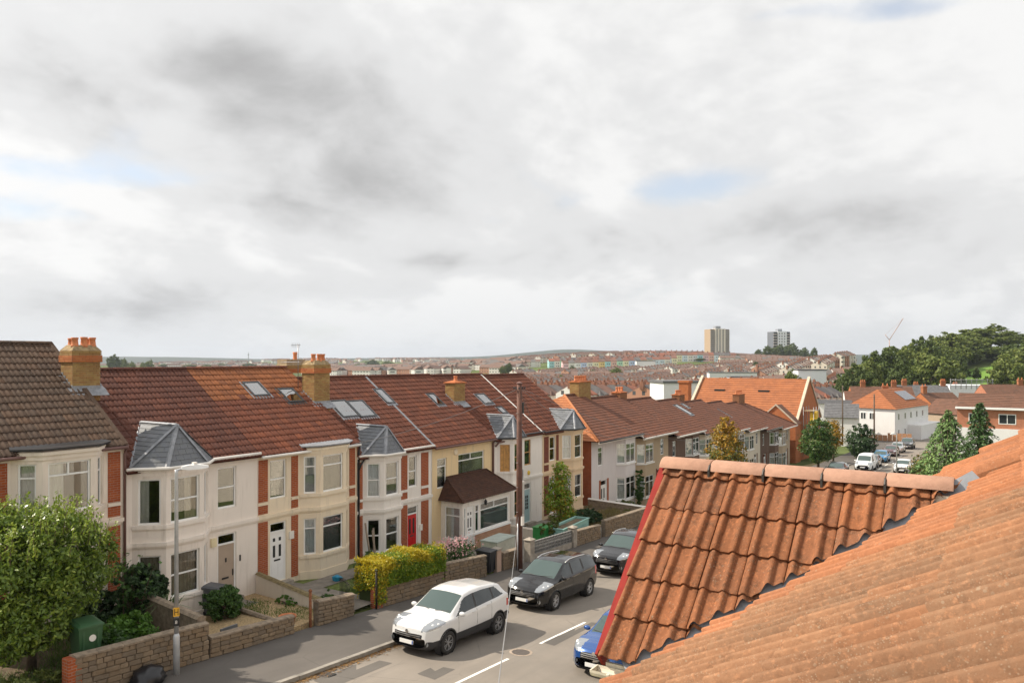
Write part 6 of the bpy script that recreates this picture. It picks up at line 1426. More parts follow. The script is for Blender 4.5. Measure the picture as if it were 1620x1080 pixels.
p_white = paint('white_car_paint', (.66, .66, .655)); p_black = paint('black_car_paint', (.008, .008, .009), .12, 0, .35); p_black2 = paint('black_suv_paint', (.012, .012, .014), .14, 0, .35); p_blue = paint('blue_car_paint', (.015, .075, .27), .2, .3); p_grey = paint('grey_car_paint', (.16, .165, .17), .25, .4); p_lblue = paint('bright_blue_paint', (.03, .22, .45), .25, .3); p_maroon = paint('maroon_paint', (.10, .03, .035), .25, .3); p_silver = paint('silver_paint', (.55, .56, .57), .3, .6); p_dk = paint('charcoal_paint', (.05, .055, .06), .25, .3)
Wc = {k: v for k, v in SUV.items()}
park(dict(SUV, L=4.5, W=1.84), 17.55, 15.12, p_white, 'white compact SUV parked facing uphill behind the black people carrier', name='parked_car')
park(MPV, 23.95, 15.1, p_black, 'black people carrier with silver roof rails parked by the telegraph pole')
park(SUV2, 30.95, 15.1, p_black2, 'black SUV with chrome grille partly hidden behind the red barge board')
park(HATCH, 19.3, 9.8, p_blue, 'blue hatchback parked below the near gable with its front showing')
far = []
def fpark(px, py, Yc, C, pm, label, name='parked_car', rz=0):
    P = at_street(px, py); return park(C, P.x, Yc, pm, label, rz, name, (40, 20))
fpark(1366, 746, 13.6, VAN, plain('van_white', (.74, .76, .76), .35, var=.04), 'small white van parked down the hill behind the gable ridge', 'parked_van')
fpark(1388, 741, 13.7, HATCH, p_grey, 'dark grey car parked in front of the white van down the hill')
fpark(1409, 733, 13.7, HATCH, p_lblue, 'bright blue car parked down the hill')
fpark(1422, 723, 13.8, HATCH, p_maroon, 'maroon car parked beyond the bright blue car')
fpark(1428, 717, 13.8, HATCH, p_silver, 'silver car parked beyond the maroon car')
fpark(1442, 711, 13.4, SUV, p_dk, 'charcoal SUV at the far end of the parked line')
fpark(1467, 752, 9.9, HATCH, p_white, 'white hatchback parked on the near side down the hill')
P = at_street(1340, 757); park(HATCH, P.x, 15.0, p_dk, 'dark car on the verge beside the white van', 0, 'parked_car', (40, 20))
# ---------------------------------------------------------------- vegetation
def leaf_mesh(name, P, Nn, L, Wd, mat, rng, mi=None, droop=0.0, jitter=.7):
    n = len(P); A = rng.normal(0, 1, (n, 3)); Nn = Nn + rng.normal(0, jitter, (n, 3)); Nn /= np.linalg.norm(Nn, axis=1)[:, None] + 1e-9
    A[:, 2] -= droop; A -= (A * Nn).sum(1)[:, None] * Nn; A /= np.linalg.norm(A, axis=1)[:, None] + 1e-9; B = np.cross(Nn, A); L = np.broadcast_to(np.asarray(L), n)[:, None]; Wd = np.broadcast_to(np.asarray(Wd), n)[:, None]
    V = np.stack([P - A * L * .5, P + B * Wd * .5 + Nn * L * .05, P + A * L * .5 - Nn * L * .06, P - B * Wd * .5 + Nn * L * .05], 1).reshape(-1, 3); return np_mesh(name, V, np.arange(4 * n).reshape(-1, 4), mat, mi=mi)
def clumps(rng, ells, n, per=60, cl=.28, shell=(.62, 1.0)):
    vol = np.array([e[3] * e[4] * e[5] for e in ells]); vol = vol ** .67; vol /= vol.sum(); P = []; Nn = []; nc = max(1, n // per)
    ch = rng.choice(len(ells), nc, p=vol)
    for q in ch:
        e = np.array(ells[q]); d = rng.normal(0, 1, 3); d /= np.linalg.norm(d); r = shell[0] + (shell[1] - shell[0]) * rng.random() ** .6; c = e[:3] + d * e[3:] * r; s = cl * e[3:].min() * rng.uniform(.55, 1.2)
        o = rng.normal(0, 1, (per, 3)); o /= np.linalg.norm(o, axis=1)[:, None]; o *= (rng.random((per, 1)) ** .5) * s; o[:, 2] *= .75; P.append(c + o); Nn.append(o / s * .8 + d * .6 + np.array([0, 0, .35]))
    return np.concatenate(P), np.concatenate(Nn)
G_laurel = leaf_mat('laurel_leaf', [(.05, .085, .016), (.10, .165, .024), (.18, .26, .035), (.34, .40, .07)], .32, .2); G_mid = leaf_mat('green_leaf', [(.03, .075, .016), (.055, .12, .024), (.09, .18, .032)], .45); G_light = leaf_mat('light_leaf', [(.05, .13, .018), (.09, .20, .025), (.14, .27, .035)], .45)
G_hedge = leaf_mat('hedge_leaf', [(.09, .16, .012), (.17, .26, .018), (.26, .34, .025)], .45); G_yel = leaf_mat('yellow_leaf', [(.34, .28, .012), (.52, .40, .018), (.44, .40, .03)], .45); G_aut = leaf_mat('autumn_leaf', [(.10, .13, .02), (.24, .18, .025), (.42, .22, .02), (.50, .30, .03)], .5); G_dark = leaf_mat('dark_leaf', [(.02, .045, .015), (.035, .075, .024), (.06, .11, .03)], .5)
G_con = leaf_mat('conifer_needle', [(.04, .085, .03), (.07, .135, .042), (.12, .20, .055)], .55, .1); G_cedar = leaf_mat('cedar_needle', [(.09, .165, .055), (.15, .25, .08), (.24, .36, .11)], .5, .1); G_olive = leaf_mat('olive_leaf', [(.06, .09, .02), (.11, .14, .028), (.18, .18, .04)], .5); G_pink = leaf_mat('pink_flower', [(.65, .30, .32), (.75, .45, .45), (.80, .62, .58)], .6); G_park = leaf_mat('park_leaf', [(.075, .115, .025), (.12, .165, .033), (.18, .215, .045), (.25, .26, .07)], .6, .3); G_park2 = leaf_mat('park_leaf_dark', [(.055, .085, .02), (.09, .13, .028), (.14, .175, .038)], .6, .3); G_grass = leaf_mat('grass_blade', [(.06, .11, .02), (.10, .17, .03), (.16, .19, .05)], .6)
m_bark = plain('bark', (.10, .07, .045), .95, var=.4, scale=6, bump=.6)
def trunk_mesh(parent, h, r, tips, rng, base=(0, 0, 0)):
    mb = MB(); b = Vector(base); top = b + Vector((rng.uniform(-.1, .1) * h * .2, rng.uniform(-.1, .1) * h * .2, h)); mb.tube([b - Vector((0, 0, .2)), b.lerp(top, .5) + Vector((rng.gauss(0, .03) * h, rng.gauss(0, .03) * h, 0)), top], [r * 1.25, r, r * .7], 9)
    for t_ in tips:
        t_ = Vector(t_); s = b.lerp(top, rng.uniform(.55, 1.0)); m = s.lerp(t_, .5) + Vector((0, 0, .08 * (t_ - s).length)); mb.tube([s, m, t_], [r * .55, r * .35, r * .12], 6)
    return mb.build('trunk', m_bark, parent, smooth=True)
def tree(name, label, cat, loc, ells, n, L, mat, h, r, seed, group=None, asp=.55, per=60, mats2=None, cl=.28, droop=0.0, shell=(.62, 1.0)):
    T = thing(name, label, cat, loc, group=group); rn = np.random.default_rng(seed); P, Nn = clumps(rn, ells, n, per, cl, shell); ln = L * rn.uniform(.7, 1.3, len(P)); mi = None; mats = [mat]
    if mats2: mats = [mat, mats2[0]]; mi = (mats2[1](P, rn)).astype(int)
    link('crown', leaf_mesh('crown', P, Nn, ln, ln * asp, mats, rn, mi, droop), T); rng = random.Random(seed); trunk_mesh(T, h, r, [(e[0], e[1], e[2]) for e in ells][:10], rng); return T
# large laurel-like bush in the first garden
P = Vector((10.0, 21.3, 1.0))
tree('evergreen_bush', 'large glossy evergreen bush in the first garden beside the green bin', 'bush', P, [(0, 0, 2.25, 1.75, 1.6, 1.75), (.95, -.2, 2.5, 1.1, 1.1, 1.1), (-.9, .1, 1.8, 1.2, 1.2, 1.3), (.2, -.6, 2.9, 1.1, 1.0, 1.15), (-.5, .3, 3.2, 1.0, .9, .95), (-.1, -.6, 1.3, .9, .8, .8), (-.9, -.6, 1.2, .9, .8, .8)], 34000, .13, G_laurel, 1.2, .1, 1, per=26, cl=.22, asp=.42, droop=-.7)
def shoots(cx, cy, z0, n, rad, h, seed, mat):
    T = [o for o in bpy.data.objects if o.name.startswith('evergreen_bush')][0]; rng = random.Random(seed); rn = np.random.default_rng(seed); Ps = []; mb = MB()
    for k in range(n):
        a = rng.uniform(0, 6.28); r = rad * math.sqrt(rng.random()); z = z0 + 1.5 * math.sqrt(max(0, 1 - (r / (rad * 1.15)) ** 2)); b = Vector((cx + r * math.cos(a), cy + r * math.sin(a), z)); e = b + Vector((rng.gauss(0, .12) + .1 * math.cos(a), rng.gauss(0, .12), h * rng.uniform(.5, 1.1))); mb.tube([b, e], [.008, .004], 4)
        for i in range(22): Ps.append(b.lerp(e, rng.uniform(0, 1)) + Vector((rng.gauss(0, .05), rng.gauss(0, .05), 0)))
    mb.build('shoot_stems', m_bark, T); Ps = np.array([tuple(q) for q in Ps]); L = .11 * rn.uniform(.7, 1.3, len(Ps)); link('young_shoots', leaf_mesh('young_shoots', Ps, np.tile([-.5, 0, .6], (len(Ps), 1)), L, L * .45, mat, rn, droop=-1.6), T)
shoots(0, 0, 2.2, 130, 1.8, .75, 5, leaf_mat('young_leaf', [(.12, .19, .02), (.22, .30, .035), (.36, .42, .07)], .35, .3))
def bush(label, px, py, Y, rad, mat, n, L, seed, cat='bush', sq=1.0, name='garden_bush', z=None, mats2=None, per=30, asp=.55, hh=None):
    Pt = at_Y(px, py, Y); zz = Pt.z if z is None else z; rx, ry, rz = rad; rr = random.Random(seed); ell = [(0, 0, rz, rx * .8, ry * .8, rz * .9)] + [(rx * .55 * math.cos(a), ry * .55 * math.sin(a), rz * rr.uniform(.6, 1.2), rx * .5, ry * .5, rz * .6) for a in [rr.uniform(0, 6.28) for _ in range(5)]]
    return tree(name, label, cat, (Pt.x, Y, zz), ell, n, L, mat, rz * .8, .04, seed, asp=asp, per=per, mats2=mats2)
bush('tall dark leafy shrub at the foot of the downpipe by the pale bay', 215, 968, 22.6, (.9, .8, .95), G_dark, 7000, .14, 2, z=.75)
bush('low bright green bush behind the tall stone wall', 208, 1012, 20.6, (.85, .8, .55), G_light, 7000, .12, 3, z=.75)
bush('round dark green bush in the gravel before the taupe door', 356, 972, 22.2, (.72, .7, .62), G_mid, 7000, .10, 4, z=.08)
bush('small green bush by the timber poles above the hedge', 583, 880, 22.0, (.75, .6, .6), G_mid, 5000, .10, 5, z=-.15)
bush('dark low spreading bush beside the teal planter', 922, 838, 21.5, (1.5, 1.0, .55), G_dark, 7000, .13, 6, z=-1.1)
bush('green creeper growing up the lower bay of the buff house', 1012, 795, D - .9, (.6, .4, 1.5), G_mid, 3500, .16, 7, z=-2.0)
bush('weedy shrub clump on the bank behind the dark posts', 985, 825, 21.6, (1.6, 1.2, .4), G_olive, 4000, .13, 8, z=-1.3)
bush('ragged brown and green weeds below the large evergreen bush', 30, 1075, 19.6, (1.6, .6, .35), G_olive, 5000, .10, 9, z=.75)
bush('low green plant in front of the porch window', 728, 872, 22.0, (.7, .5, .5), G_dark, 3000, .1, 10, z=-.65)
bush('leafy green ground plants around the green wheelie bin', 175, 1020, 20.3, (.8, .6, .4), G_mid, 4500, .11, 11, z=.8)
bush('ivy and weeds below the low bay of the first house', 150, 985, 22.6, (1.0, .6, .6), G_dark, 4500, .12, 12, z=.95)
bush('small leafy weeds at the foot of the painted wall', 452, 950, 21.6, (.35, .5, .2), G_light, 1500, .07, 13, z=.12)
bush('green shrub climbing beside the iron gate', 522, 950, 19.9, (.45, .4, .45), G_mid, 2500, .08, 14, z=.05)
bush('grey-green bush overhanging the planter box', 868, 835, 20.2, (1.1, .4, .35), G_olive, 2800, .1, 15, z=-.25)
def stems(label, px, py, Y, z, n, h, spread, mat, L, seed, cat='shrub', name='leafy_shrub'):
    Pt = at_Y(px, py, Y); T = thing(name, label, cat, (Pt.x, Y, z)); rng = random.Random(seed); rn = np.random.default_rng(seed); mb = MB(); Ps = []
    for k in range(n):
        b = Vector((rng.gauss(0, .15), rng.gauss(0, .15), 0)); t_ = b + Vector((rng.gauss(0, spread), rng.gauss(0, spread), h * rng.uniform(.65, 1.05))); mb.tube([b, b.lerp(t_, .5) + Vector((0, 0, .1)), t_], [.018, .013, .006], 5)
        for i in range(26): f = rng.uniform(.25, 1); Ps.append(b.lerp(t_, f) + Vector((rng.gauss(0, .1), rng.gauss(0, .1), rng.gauss(0, .04))))
    mb.build('stem', m_bark, T); Ps = np.array([tuple(q) for q in Ps]); link('foliage', leaf_mesh('foliage', Ps, np.tile([0, -.3, 1.0], (len(Ps), 1)), L, L * .75, mat, rn), T)
stems('tall shrub with upright leafy stems against the pale bay', 212, 985, 22.5, .85, 9, 2.3, .35, G_mid, .16, 21)
def climber():
    tree('climbing_shrub', 'tall loose shrub with green and orange leaves before the off-white house', 'shrub', (38.6, 21.8, -.9), [(0, 0, 1.4, .8, .7, 1.0), (-.3, .1, 2.3, .75, .6, .8), (.5, 0, 2.4, .6, .5, .7), (.15, 0, 3.2, .6, .5, .75), (-.8, 0, 1.7, .5, .4, .6), (.9, -.1, 1.2, .7, .6, .8)], 4200, .15, G_hedge, 2.2, .05, 22, per=14, cl=.6, mats2=(G_aut, lambda P, rn: (rn.random(len(P)) < .16)), shell=(.3, 1.0))
climber()
def spiky(label, px, py, Y, z, h, n, mat, seed):
    Pt = at_Y(px, py, Y); T = thing('spiky_plant', label, 'plant', (Pt.x, Y, z)); rng = random.Random(seed)
    mb = MB()
    for k in range(n):
        an = rng.uniform(0, 6.28); e = rng.uniform(.3, 1.0); d = Vector((math.cos(an), math.sin(an), 0)); s = Vector((-d.y, d.x, 0)) * .022; L = h * rng.uniform(.8, 1.15); p1 = d * L * e * .45 + Vector((0, 0, L * .62)); p2 = d * L * e * 1.0 + Vector((0, 0, L * (1.0 - e * .55)))
        mb.add([-s, s, p1 + s, p1 - s, p2], [(0, 1, 2, 3), (3, 2, 4)])
    mb.build('leaf_blades', mat, T)
spiky('spiky sword-leaved plant by the low stone side wall', 262, 955, 21.8, .75, 1.15, 60, plain('sword_leaf', (.10, .15, .05), .5, var=.3), 3)
# clipped hedge
def hedge():
    T = thing('clipped_hedge', 'clipped hedge, bright green with yellow top, growing over the stone wall', 'hedge', (22.3, 19.45, zw(22.3))); rn = np.random.default_rng(31); n = 26000; x0, x1 = -1.85, 2.05
    u = rn.random((n, 3)); X = x0 + (x1 - x0) * u[:, 0]; sl = -.06; face = rn.random(n); Y = np.where(face < .42, -.50 + rn.normal(0, .05, n), np.where(face < .85, -.5 + 1.15 * u[:, 1], .6)); zt_ = 1.62 + .05 * np.sin(X * 5) + .06 * np.sin(X * 2.3 + 1) + sl * X; zb = np.where(X < x0 + .45, .15, .72) + sl * X; Z = np.where((face >= .42) & (face < .85), zt_ + rn.normal(0, .05, n), zb + (zt_ - zb) * u[:, 2]); ends = face > .9; X = np.where(ends, np.where(u[:, 1] < .7, x0, x1) + rn.normal(0, .05, n), X); Y = np.where(ends, -.5 + 1.1 * u[:, 0], Y)
    P = np.stack([X, Y, Z], 1); yel = ((Z > zt_ - .22 - .18 * rn.random(n)) | ((X < x0 + .5) & (rn.random(n) < .55)) | (rn.random(n) < .08)) & (np.sin(X * 3.1) + rn.normal(0, .5, n) > -.5); L = .075 * rn.uniform(.7, 1.3, n)
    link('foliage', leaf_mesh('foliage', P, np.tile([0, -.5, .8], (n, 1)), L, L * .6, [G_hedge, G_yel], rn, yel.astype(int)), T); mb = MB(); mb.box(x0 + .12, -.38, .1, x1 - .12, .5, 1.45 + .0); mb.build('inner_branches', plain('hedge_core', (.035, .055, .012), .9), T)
hedge()
def flowers():
    T = thing('flower_border', 'border of pink flowers and tall stems above the dark stone wall', 'flowers', (26.0, 19.9, zw(26) + .2)); rn = np.random.default_rng(41); n = 5000; P = np.stack([rn.normal(0, .85, n), rn.normal(.1, .3, n), rn.random(n) ** .8 * 1.15], 1); P[:, 0] = np.clip(P[:, 0], -1.6, 1.5); L = .1 * rn.uniform(.6, 1.3, n); link('foliage', leaf_mesh('foliage', P, np.tile([0, -.3, .8], (n, 1)), L, L * .4, G_mid, rn), T)
    n = 620; P = np.stack([rn.normal(0, .8, n), rn.normal(.05, .3, n), .7 + rn.random(n) * .75], 1); P[:, 0] = np.clip(P[:, 0], -1.6, 1.6); L = .085 * rn.uniform(.7, 1.3, n); link('blossom', leaf_mesh('blossom', P, np.tile([0, -.8, .5], (n, 1)), L, L * .9, G_pink, rn), T)
flowers()
def grass(name, x0, x1, y0, y1, zf, n, h, seed, mat=G_grass):
    rn = np.random.default_rng(seed); X = x0 + (x1 - x0) * rn.random(n); Y = y0 + (y1 - y0) * rn.random(n); keep = np.sin(X * 2.1 + Y) + np.cos(Y * 2.7 - X * .6) + rn.normal(0, .6, n) > -.2; X, Y = X[keep], Y[keep]; n = len(X); Z = np.array([zf(a, b) for a, b in zip(X, Y)]); an = rn.random(n) * 6.28; H = h * rn.uniform(.5, 1.3, n); w = .012; lx, ly = rn.normal(0, .5, n) * H, rn.normal(0, .5, n) * H
    V = np.stack([np.stack([X - w * np.cos(an), Y - w * np.sin(an), Z], 1), np.stack([X + w * np.cos(an), Y + w * np.sin(an), Z], 1), np.stack([X + lx, Y + ly, Z + H], 1)], 1).reshape(-1, 3); o = link(name, np_mesh(name, V, np.arange(3 * n).reshape(-1, 3), mat), kind='stuff'); return o
gz = lambda za, zb: (lambda x, y: za + (zb - za) * (y - YW - .22) / (D - YW - .22))
for nm, a in (('grass in the first garden under the evergreen bush', (6.5, 13.4, YW + .3, D - .9, gz(zw(11) + .1, 1.0), 14000, .2, 51)), ('short lawn below the cream bay', (20.9, 24.4, YW + .3, D - 1.7, gz(zw(22) + .1, .02), 9000, .09, 52)), ('grass behind the flower border', (24.7, 27.4, YW + .3, D - .9, gz(zw(27) + .15, -.62), 6000, .12, 53)), ('grass by the white painted wall', (17.4, 18.6, YW + .4, D - .6, gz(zw(17) + .08, .066), 2500, .1, 54)), ('dry grass on the bank at the terrace end', (40.5, 46.0, YW + .3, D - .3, gz(zw(42) + .25, -.95), 8000, .2, 55))):
    o = grass('grass', *a, mat=G_grass if 'dry' not in nm else leaf_mat('dry_blade', [(.16, .13, .05), (.26, .20, .08), (.14, .16, .04)], .7)); o['label'] = nm; o['category'] = 'grass'
# ---------------------------------------------------------------- street trees and the far side planting
P = at_t(1148, 600, 56); b = street(P.x) + .1
tree('street_tree', 'young street tree turning yellow and orange at its top', 'tree', (P.x, P.y, b), [(0, 0, 2.6, 1.9, 1.9, 1.2), (0, 0, 3.8, 1.5, 1.5, 1.2), (.1, 0, 5.0, 1.0, 1.0, 1.1), (.05, 0, 5.9, .55, .55, .7), (-1.2, 0, 2.4, 1.0, 1.0, .8), (1.2, .3, 2.3, 1.05, 1.0, .8)], 11000, .18, G_olive, 3.2, .11, 61, per=22, cl=.35, mats2=(G_aut, lambda P, rn: rn.random(len(P)) < np.clip((P[:, 2] - 2.3) / 2.6, .12, .95)), shell=(.4, 1.0))
P = at_t(1294, 600, 83); b = street(P.x) + .1
tree('street_tree', 'bushy round green street tree before the orange brick hall', 'tree', (P.x, P.y, b), [(0, 0, 2.7, 1.9, 1.9, 1.7), (0, 0, 4.2, 1.5, 1.5, 1.3), (-1.0, 0, 2.2, 1.2, 1.1, 1.2), (1.1, 0, 2.3, 1.1, 1.1, 1.1), (.2, 0, 5.0, .8, .8, .7)], 9000, .22, G_mid, 2.4, .13, 62, per=24, cl=.32, mats2=(G_olive, lambda P, rn: rn.random(len(P)) < .25))
P = at_t(1332, 600, 92); b = street(P.x)
tree('street_tree', 'thin yellow-brown tree beside the dark green bushes', 'tree', (P.x, P.y + 1, b), [(0, 0, 3.2, 1.2, 1.2, 1.2), (0, 0, 4.4, .9, .9, .9), (.5, 0, 2.4, .9, .9, .8)], 3200, .24, G_aut, 3, .1, 63, per=16, cl=.4, shell=(.3, 1.0))
P = at_t(1362, 600, 100); b = street(P.x)
tree('garden_bush', 'dark green bushes beside the far bend of the road', 'bush', (P.x, P.y, b), [(0, 0, 2.2, 1.9, 1.9, 1.9), (-1.3, 0, 1.8, 1.4, 1.4, 1.5), (1.2, 0, 1.4, 1.3, 1.3, 1.2), (0, 0, 3.6, 1.2, 1.2, 1.0)], 5500, .26, G_dark, 2, .1, 64, per=20)
def conifer(label, px, t_, h, rb, mat, seed, droop, n=70, name='conifer_tree', L=.3, zb=None):
    P = at_t(px, 600, t_); b = street(P.x) - .1 if zb is None else zb; T = thing(name, label, 'tree', (P.x, P.y, b), group=None); rng = random.Random(seed); rn = np.random.default_rng(seed); tr = MB(); tr.tube([(0, 0, 0), (0, 0, h * .6), (0, 0, h * .98)], [.2, .12, .02], 8); Ps = []; Ns = []
    for k in range(n):
        f = (k + .5) / n; z = h * (.08 + .9 * f); r = rb * (1 - f) ** .8 * rng.uniform(.65, 1.1) + .15; an = k * 2.4 + rng.uniform(-.3, .3); d = Vector((math.cos(an), math.sin(an), 0)); tip = d * r + Vector((0, 0, z - droop * r)); mid = d * r * .55 + Vector((0, 0, z + .06 * r)); tr.tube([(0, 0, z), mid, tip], [.04, .025, .008], 4); m = int(26 + 60 * (r / rb)); u = rn.random(m) ** .7; sd = np.array([-d.y, d.x, 0]); c = np.where(u[:, None] < .5, np.array([0, 0, z]) + (np.array(mid) - np.array([0, 0, z])) * (u[:, None] * 2), np.array(mid) + (np.array(tip) - np.array(mid)) * (u[:, None] * 2 - 1)); w = rn.normal(0, 1, m) * .24 * r * (.35 + (1 - u)); Ps.append(c + sd * w[:, None] + np.stack([np.zeros(m), np.zeros(m), -np.abs(rn.normal(0, .10 + droop * .22, m))], 1)); Ns.append(np.tile([d.x * .4, d.y * .4, 1], (m, 1)))
    tr.build('trunk', m_bark, T); Ps = np.concatenate(Ps); Ns = np.concatenate(Ns); ln = L * rn.uniform(.6, 1.3, len(Ps)); link('crown', leaf_mesh('crown', Ps, Ns, ln, ln * .35, mat, rn, droop=.8 + droop, jitter=.45), T)
conifer('broad cedar with drooping pale green branches beside the road', 1500, 62, 7.6, 4.4, G_cedar, 71, .5, 80, L=.40)
conifer('dense dark conifer between the cedar and the brick house', 1550, 66, 8.2, 2.8, G_con, 72, .2, 110, L=.34)
P = at_t(1464, 600, 66); tree('garden_bush', 'brownish green bush at the road edge before the cedar', 'bush', (P.x, P.y, street(P.x)), [(0, 0, 1.9, 1.3, 1.3, 1.6), (.9, 0, 1.4, 1.1, 1.1, 1.2), (-.5, 0, 1.2, .9, .9, 1.0)], 4500, .2, G_olive, 1.5, .07, 73, per=20, mats2=(G_aut, lambda P, rn: rn.random(len(P)) < .2))
P = at_t(1513, 600, 52); tree('garden_bush', 'bright yellow-green bush in front of the cedar', 'bush', (P.x, P.y, street(P.x) - .2), [(0, 0, 1.2, 1.0, 1.0, 1.0), (.6, 0, 1.7, .8, .8, .8), (-.5, 0, .8, .8, .8, .7)], 4500, .14, leaf_mat('golden_leaf', [(.16, .24, .015), (.28, .36, .02), (.40, .44, .03)], .5), 1, .05, 74, per=20)
P = at_t(1475, 600, 50); tree('garden_bush', 'dull green low shrubs in the front garden below the yellow-green bush', 'bush', (P.x, P.y + .3, street(P.x)), [(0, 0, .6, 1.2, .8, .7), (1.5, -.4, .7, 1.2, .8, .8), (3, -.6, .8, 1.2, .9, .9)], 4000, .14, G_olive, .8, .05, 75, per=20)
# ---------------------------------------------------------------- mid-distance buildings
m_ored = tile_mat('hall_orange_tile', [(.38, .14, .062), (.43, .16, .068), (.34, .13, .062)], .0, .35, rnd='isl'); m_obrick = brick_mat('hall_brick', (.50, .165, .06), (.42, .13, .05), (.42, .22, .12)); m_wht = render_mat('far_white', (.80, .79, .78), amt=.25); m_copst = plain('pale_stone', (.55, .46, .35), .85, var=.15); m_fbrown = tile_mat('far_brown_tile', [(.17, .09, .062), (.21, .105, .07), (.15, .085, .06)], 0, .3, rnd='isl'); m_pbrick = brick_mat('salmon_brick', (.50, .20, .115), (.45, .175, .10), (.45, .26, .18)); m_grslate = plain('grey_slate_far', (.13, .13, .135), .7, var=.25, scale=2)
m_winf = glassc('far_window_glass', (.03, .035, .04))
def hbox(name, label, loc, rz, w, d, eh, rh, wallm, roofm, hip=0.0, wins=(), ridge='x', chim=(), group=None, base=-3, ov=.3, tiles=True, cat='house', par=None):
    """w along local x, d along local y; ridge along x or y; faces: f (-y), l (-x), r (+x)"""
    H = thing(name, label, cat, loc, rz, group); mb = MB()
    if ridge == 'x': tl, tr = (hip, w - hip); top = [(tl, d / 2, eh + rh), (tr, d / 2, eh + rh)]
    else: top = [(w / 2, hip, eh + rh), (w / 2, d - hip, eh + rh)]
    mb.box(0, 0, base, w, d, eh - .01)
    if not hip:
        if ridge == 'x': mb.poly([(0, 0, eh - .01), (0, d / 2, eh + rh - .08), (0, d, eh - .01)]); mb.poly([(w, d, eh - .01), (w, d / 2, eh + rh - .08), (w, 0, eh - .01)])
        else: mb.poly([(0, 0, eh - .01), (w, 0, eh - .01), (w / 2, 0, eh + rh - .08)]); mb.poly([(w, d, eh - .01), (0, d, eh - .01), (w / 2, d, eh + rh - .08)])
    mb.build('wall', wallm, H); o = ov; z0 = eh - rh * o / (d / 2 if ridge == 'x' else w / 2); A, B, Cc, Dd = [Vector(v) for v in ((-o if hip or ridge == 'y' else 0, -o if hip or ridge == 'x' else 0, z0), (w + o if hip or ridge == 'y' else w, -o if hip or ridge == 'x' else 0, z0), (w + o if hip or ridge == 'y' else w, d + o if hip or ridge == 'x' else d, z0), (-o if hip or ridge == 'y' else 0, d + o if hip or ridge == 'x' else d, z0))]; T0, T1 = Vector(top[0]), Vector(top[1])
    fs = ([[A, B, T1, T0], [Cc, Dd, T0, T1]] + ([[Dd, A, T0], [B, Cc, T1]] if hip else [])) if ridge == 'x' else ([[Dd, A, T0, T1], [B, Cc, T1, T0]] + ([[A, B, T0], [Cc, Dd, T1]] if hip else []))
    mb = MB()
    for f in fs: mb.poly(f)
    r = mb.build('roof', roofm, H)
    if tiles:
        rng = random.Random(3)
        for f in fs: slates(r, f, .5, .55, roofm, rng, True, .035, 'tile')
    for (face, s, z, ww, hh) in wins:
        M = {'f': WM((0, 0, 0), (1, 0, 0), (0, -1, 0)), 'l': WM((0, d, 0), (0, -1, 0), (-1, 0, 0)), 'r': WM((w, 0, 0), (0, 1, 0), (1, 0, 0))}[face]
        mb = MB()
        for b in ((s, -.03, z, s + .09, .02, z + hh), (s + ww - .09, -.03, z, s + ww, .02, z + hh), (s + .09, -.03, z, s + ww - .09, .02, z + .09), (s + .09, -.03, z + hh - .09, s + ww - .09, .02, z + hh), (s + ww / 2 - .04, -.03, z + .09, s + ww / 2 + .04, .02, z + hh - .09)): mbx(mb, M, *b)
        wn = mb.build('window', m_upvc, H); mb = MB(); mbx(mb, M, s + .09, -.018, z + .09, s + ww - .09, -.008, z + hh - .09); mb.build('pane', m_winf, wn)
    for (x, y, zt, n) in chim:
        mb = MB(); mb.box(x - .55, y - .35, eh - .3, x + .55, y + .35, zt); mb.box(x - .62, y - .42, zt - .3, x + .62, y + .42, zt - .12); c = mb.build('chimney', m_rbm, H)
        for k in range(n): mb = MB(); mb.lathe([(.13, 0), (.1, .4), (.12, .45)], (x - .4 + .8 * k / max(1, n - 1), y, zt), 8); mb.build('chimney_pot', m_pot, c)
    return H
m_rbm = brick_mat('chimney_brick', (.42, .15, .065), (.36, .12, .055), (.36, .24, .15))
# orange-roofed hall: ridge runs away from the street, gable end faces it
H = hbox('church_hall', 'large brick hall with bright orange tiled roof and stone-coped gable', (107, 24, -4.3), 0, 15, 15.5, 4.5, 5.75, m_obrick, m_ored, 0, [('f', 5.2, 1.6, 1.2, 2.4), ('f', 8.6, 1.6, 1.2, 2.4)], 'y', base=-2, ov=.2, cat='hall')
for s in (-1, 1):
    for y in (-.12, 15.35): mb = MB(); a = Vector((7.5, y, 10.35)); b = Vector((7.5 + s * 7.9, y, 4.35)); mb.prism([a, a + Vector((0, .35, 0)), b + Vector((0, .35, 0)), b], (0, 0, .32)); mb.build('gable_coping', m_copst, H)
for y in (5.0, 11.4): mb = MB(); mb.box(5.0, y, 7.9, 5.6, y + 1.5, 8.7); mb.build('roof_vent', m_plastic_b, H)
hbox('hall_annex', 'small orange brick gabled annex in front of the hall', (104.2, 23.9, -4.2), 0, 3.0, 4.9, 4.7, 2.1, m_obrick, m_fbrown, 0, [], 'x', base=-2, ov=.15, tiles=False, cat='building') if False else None
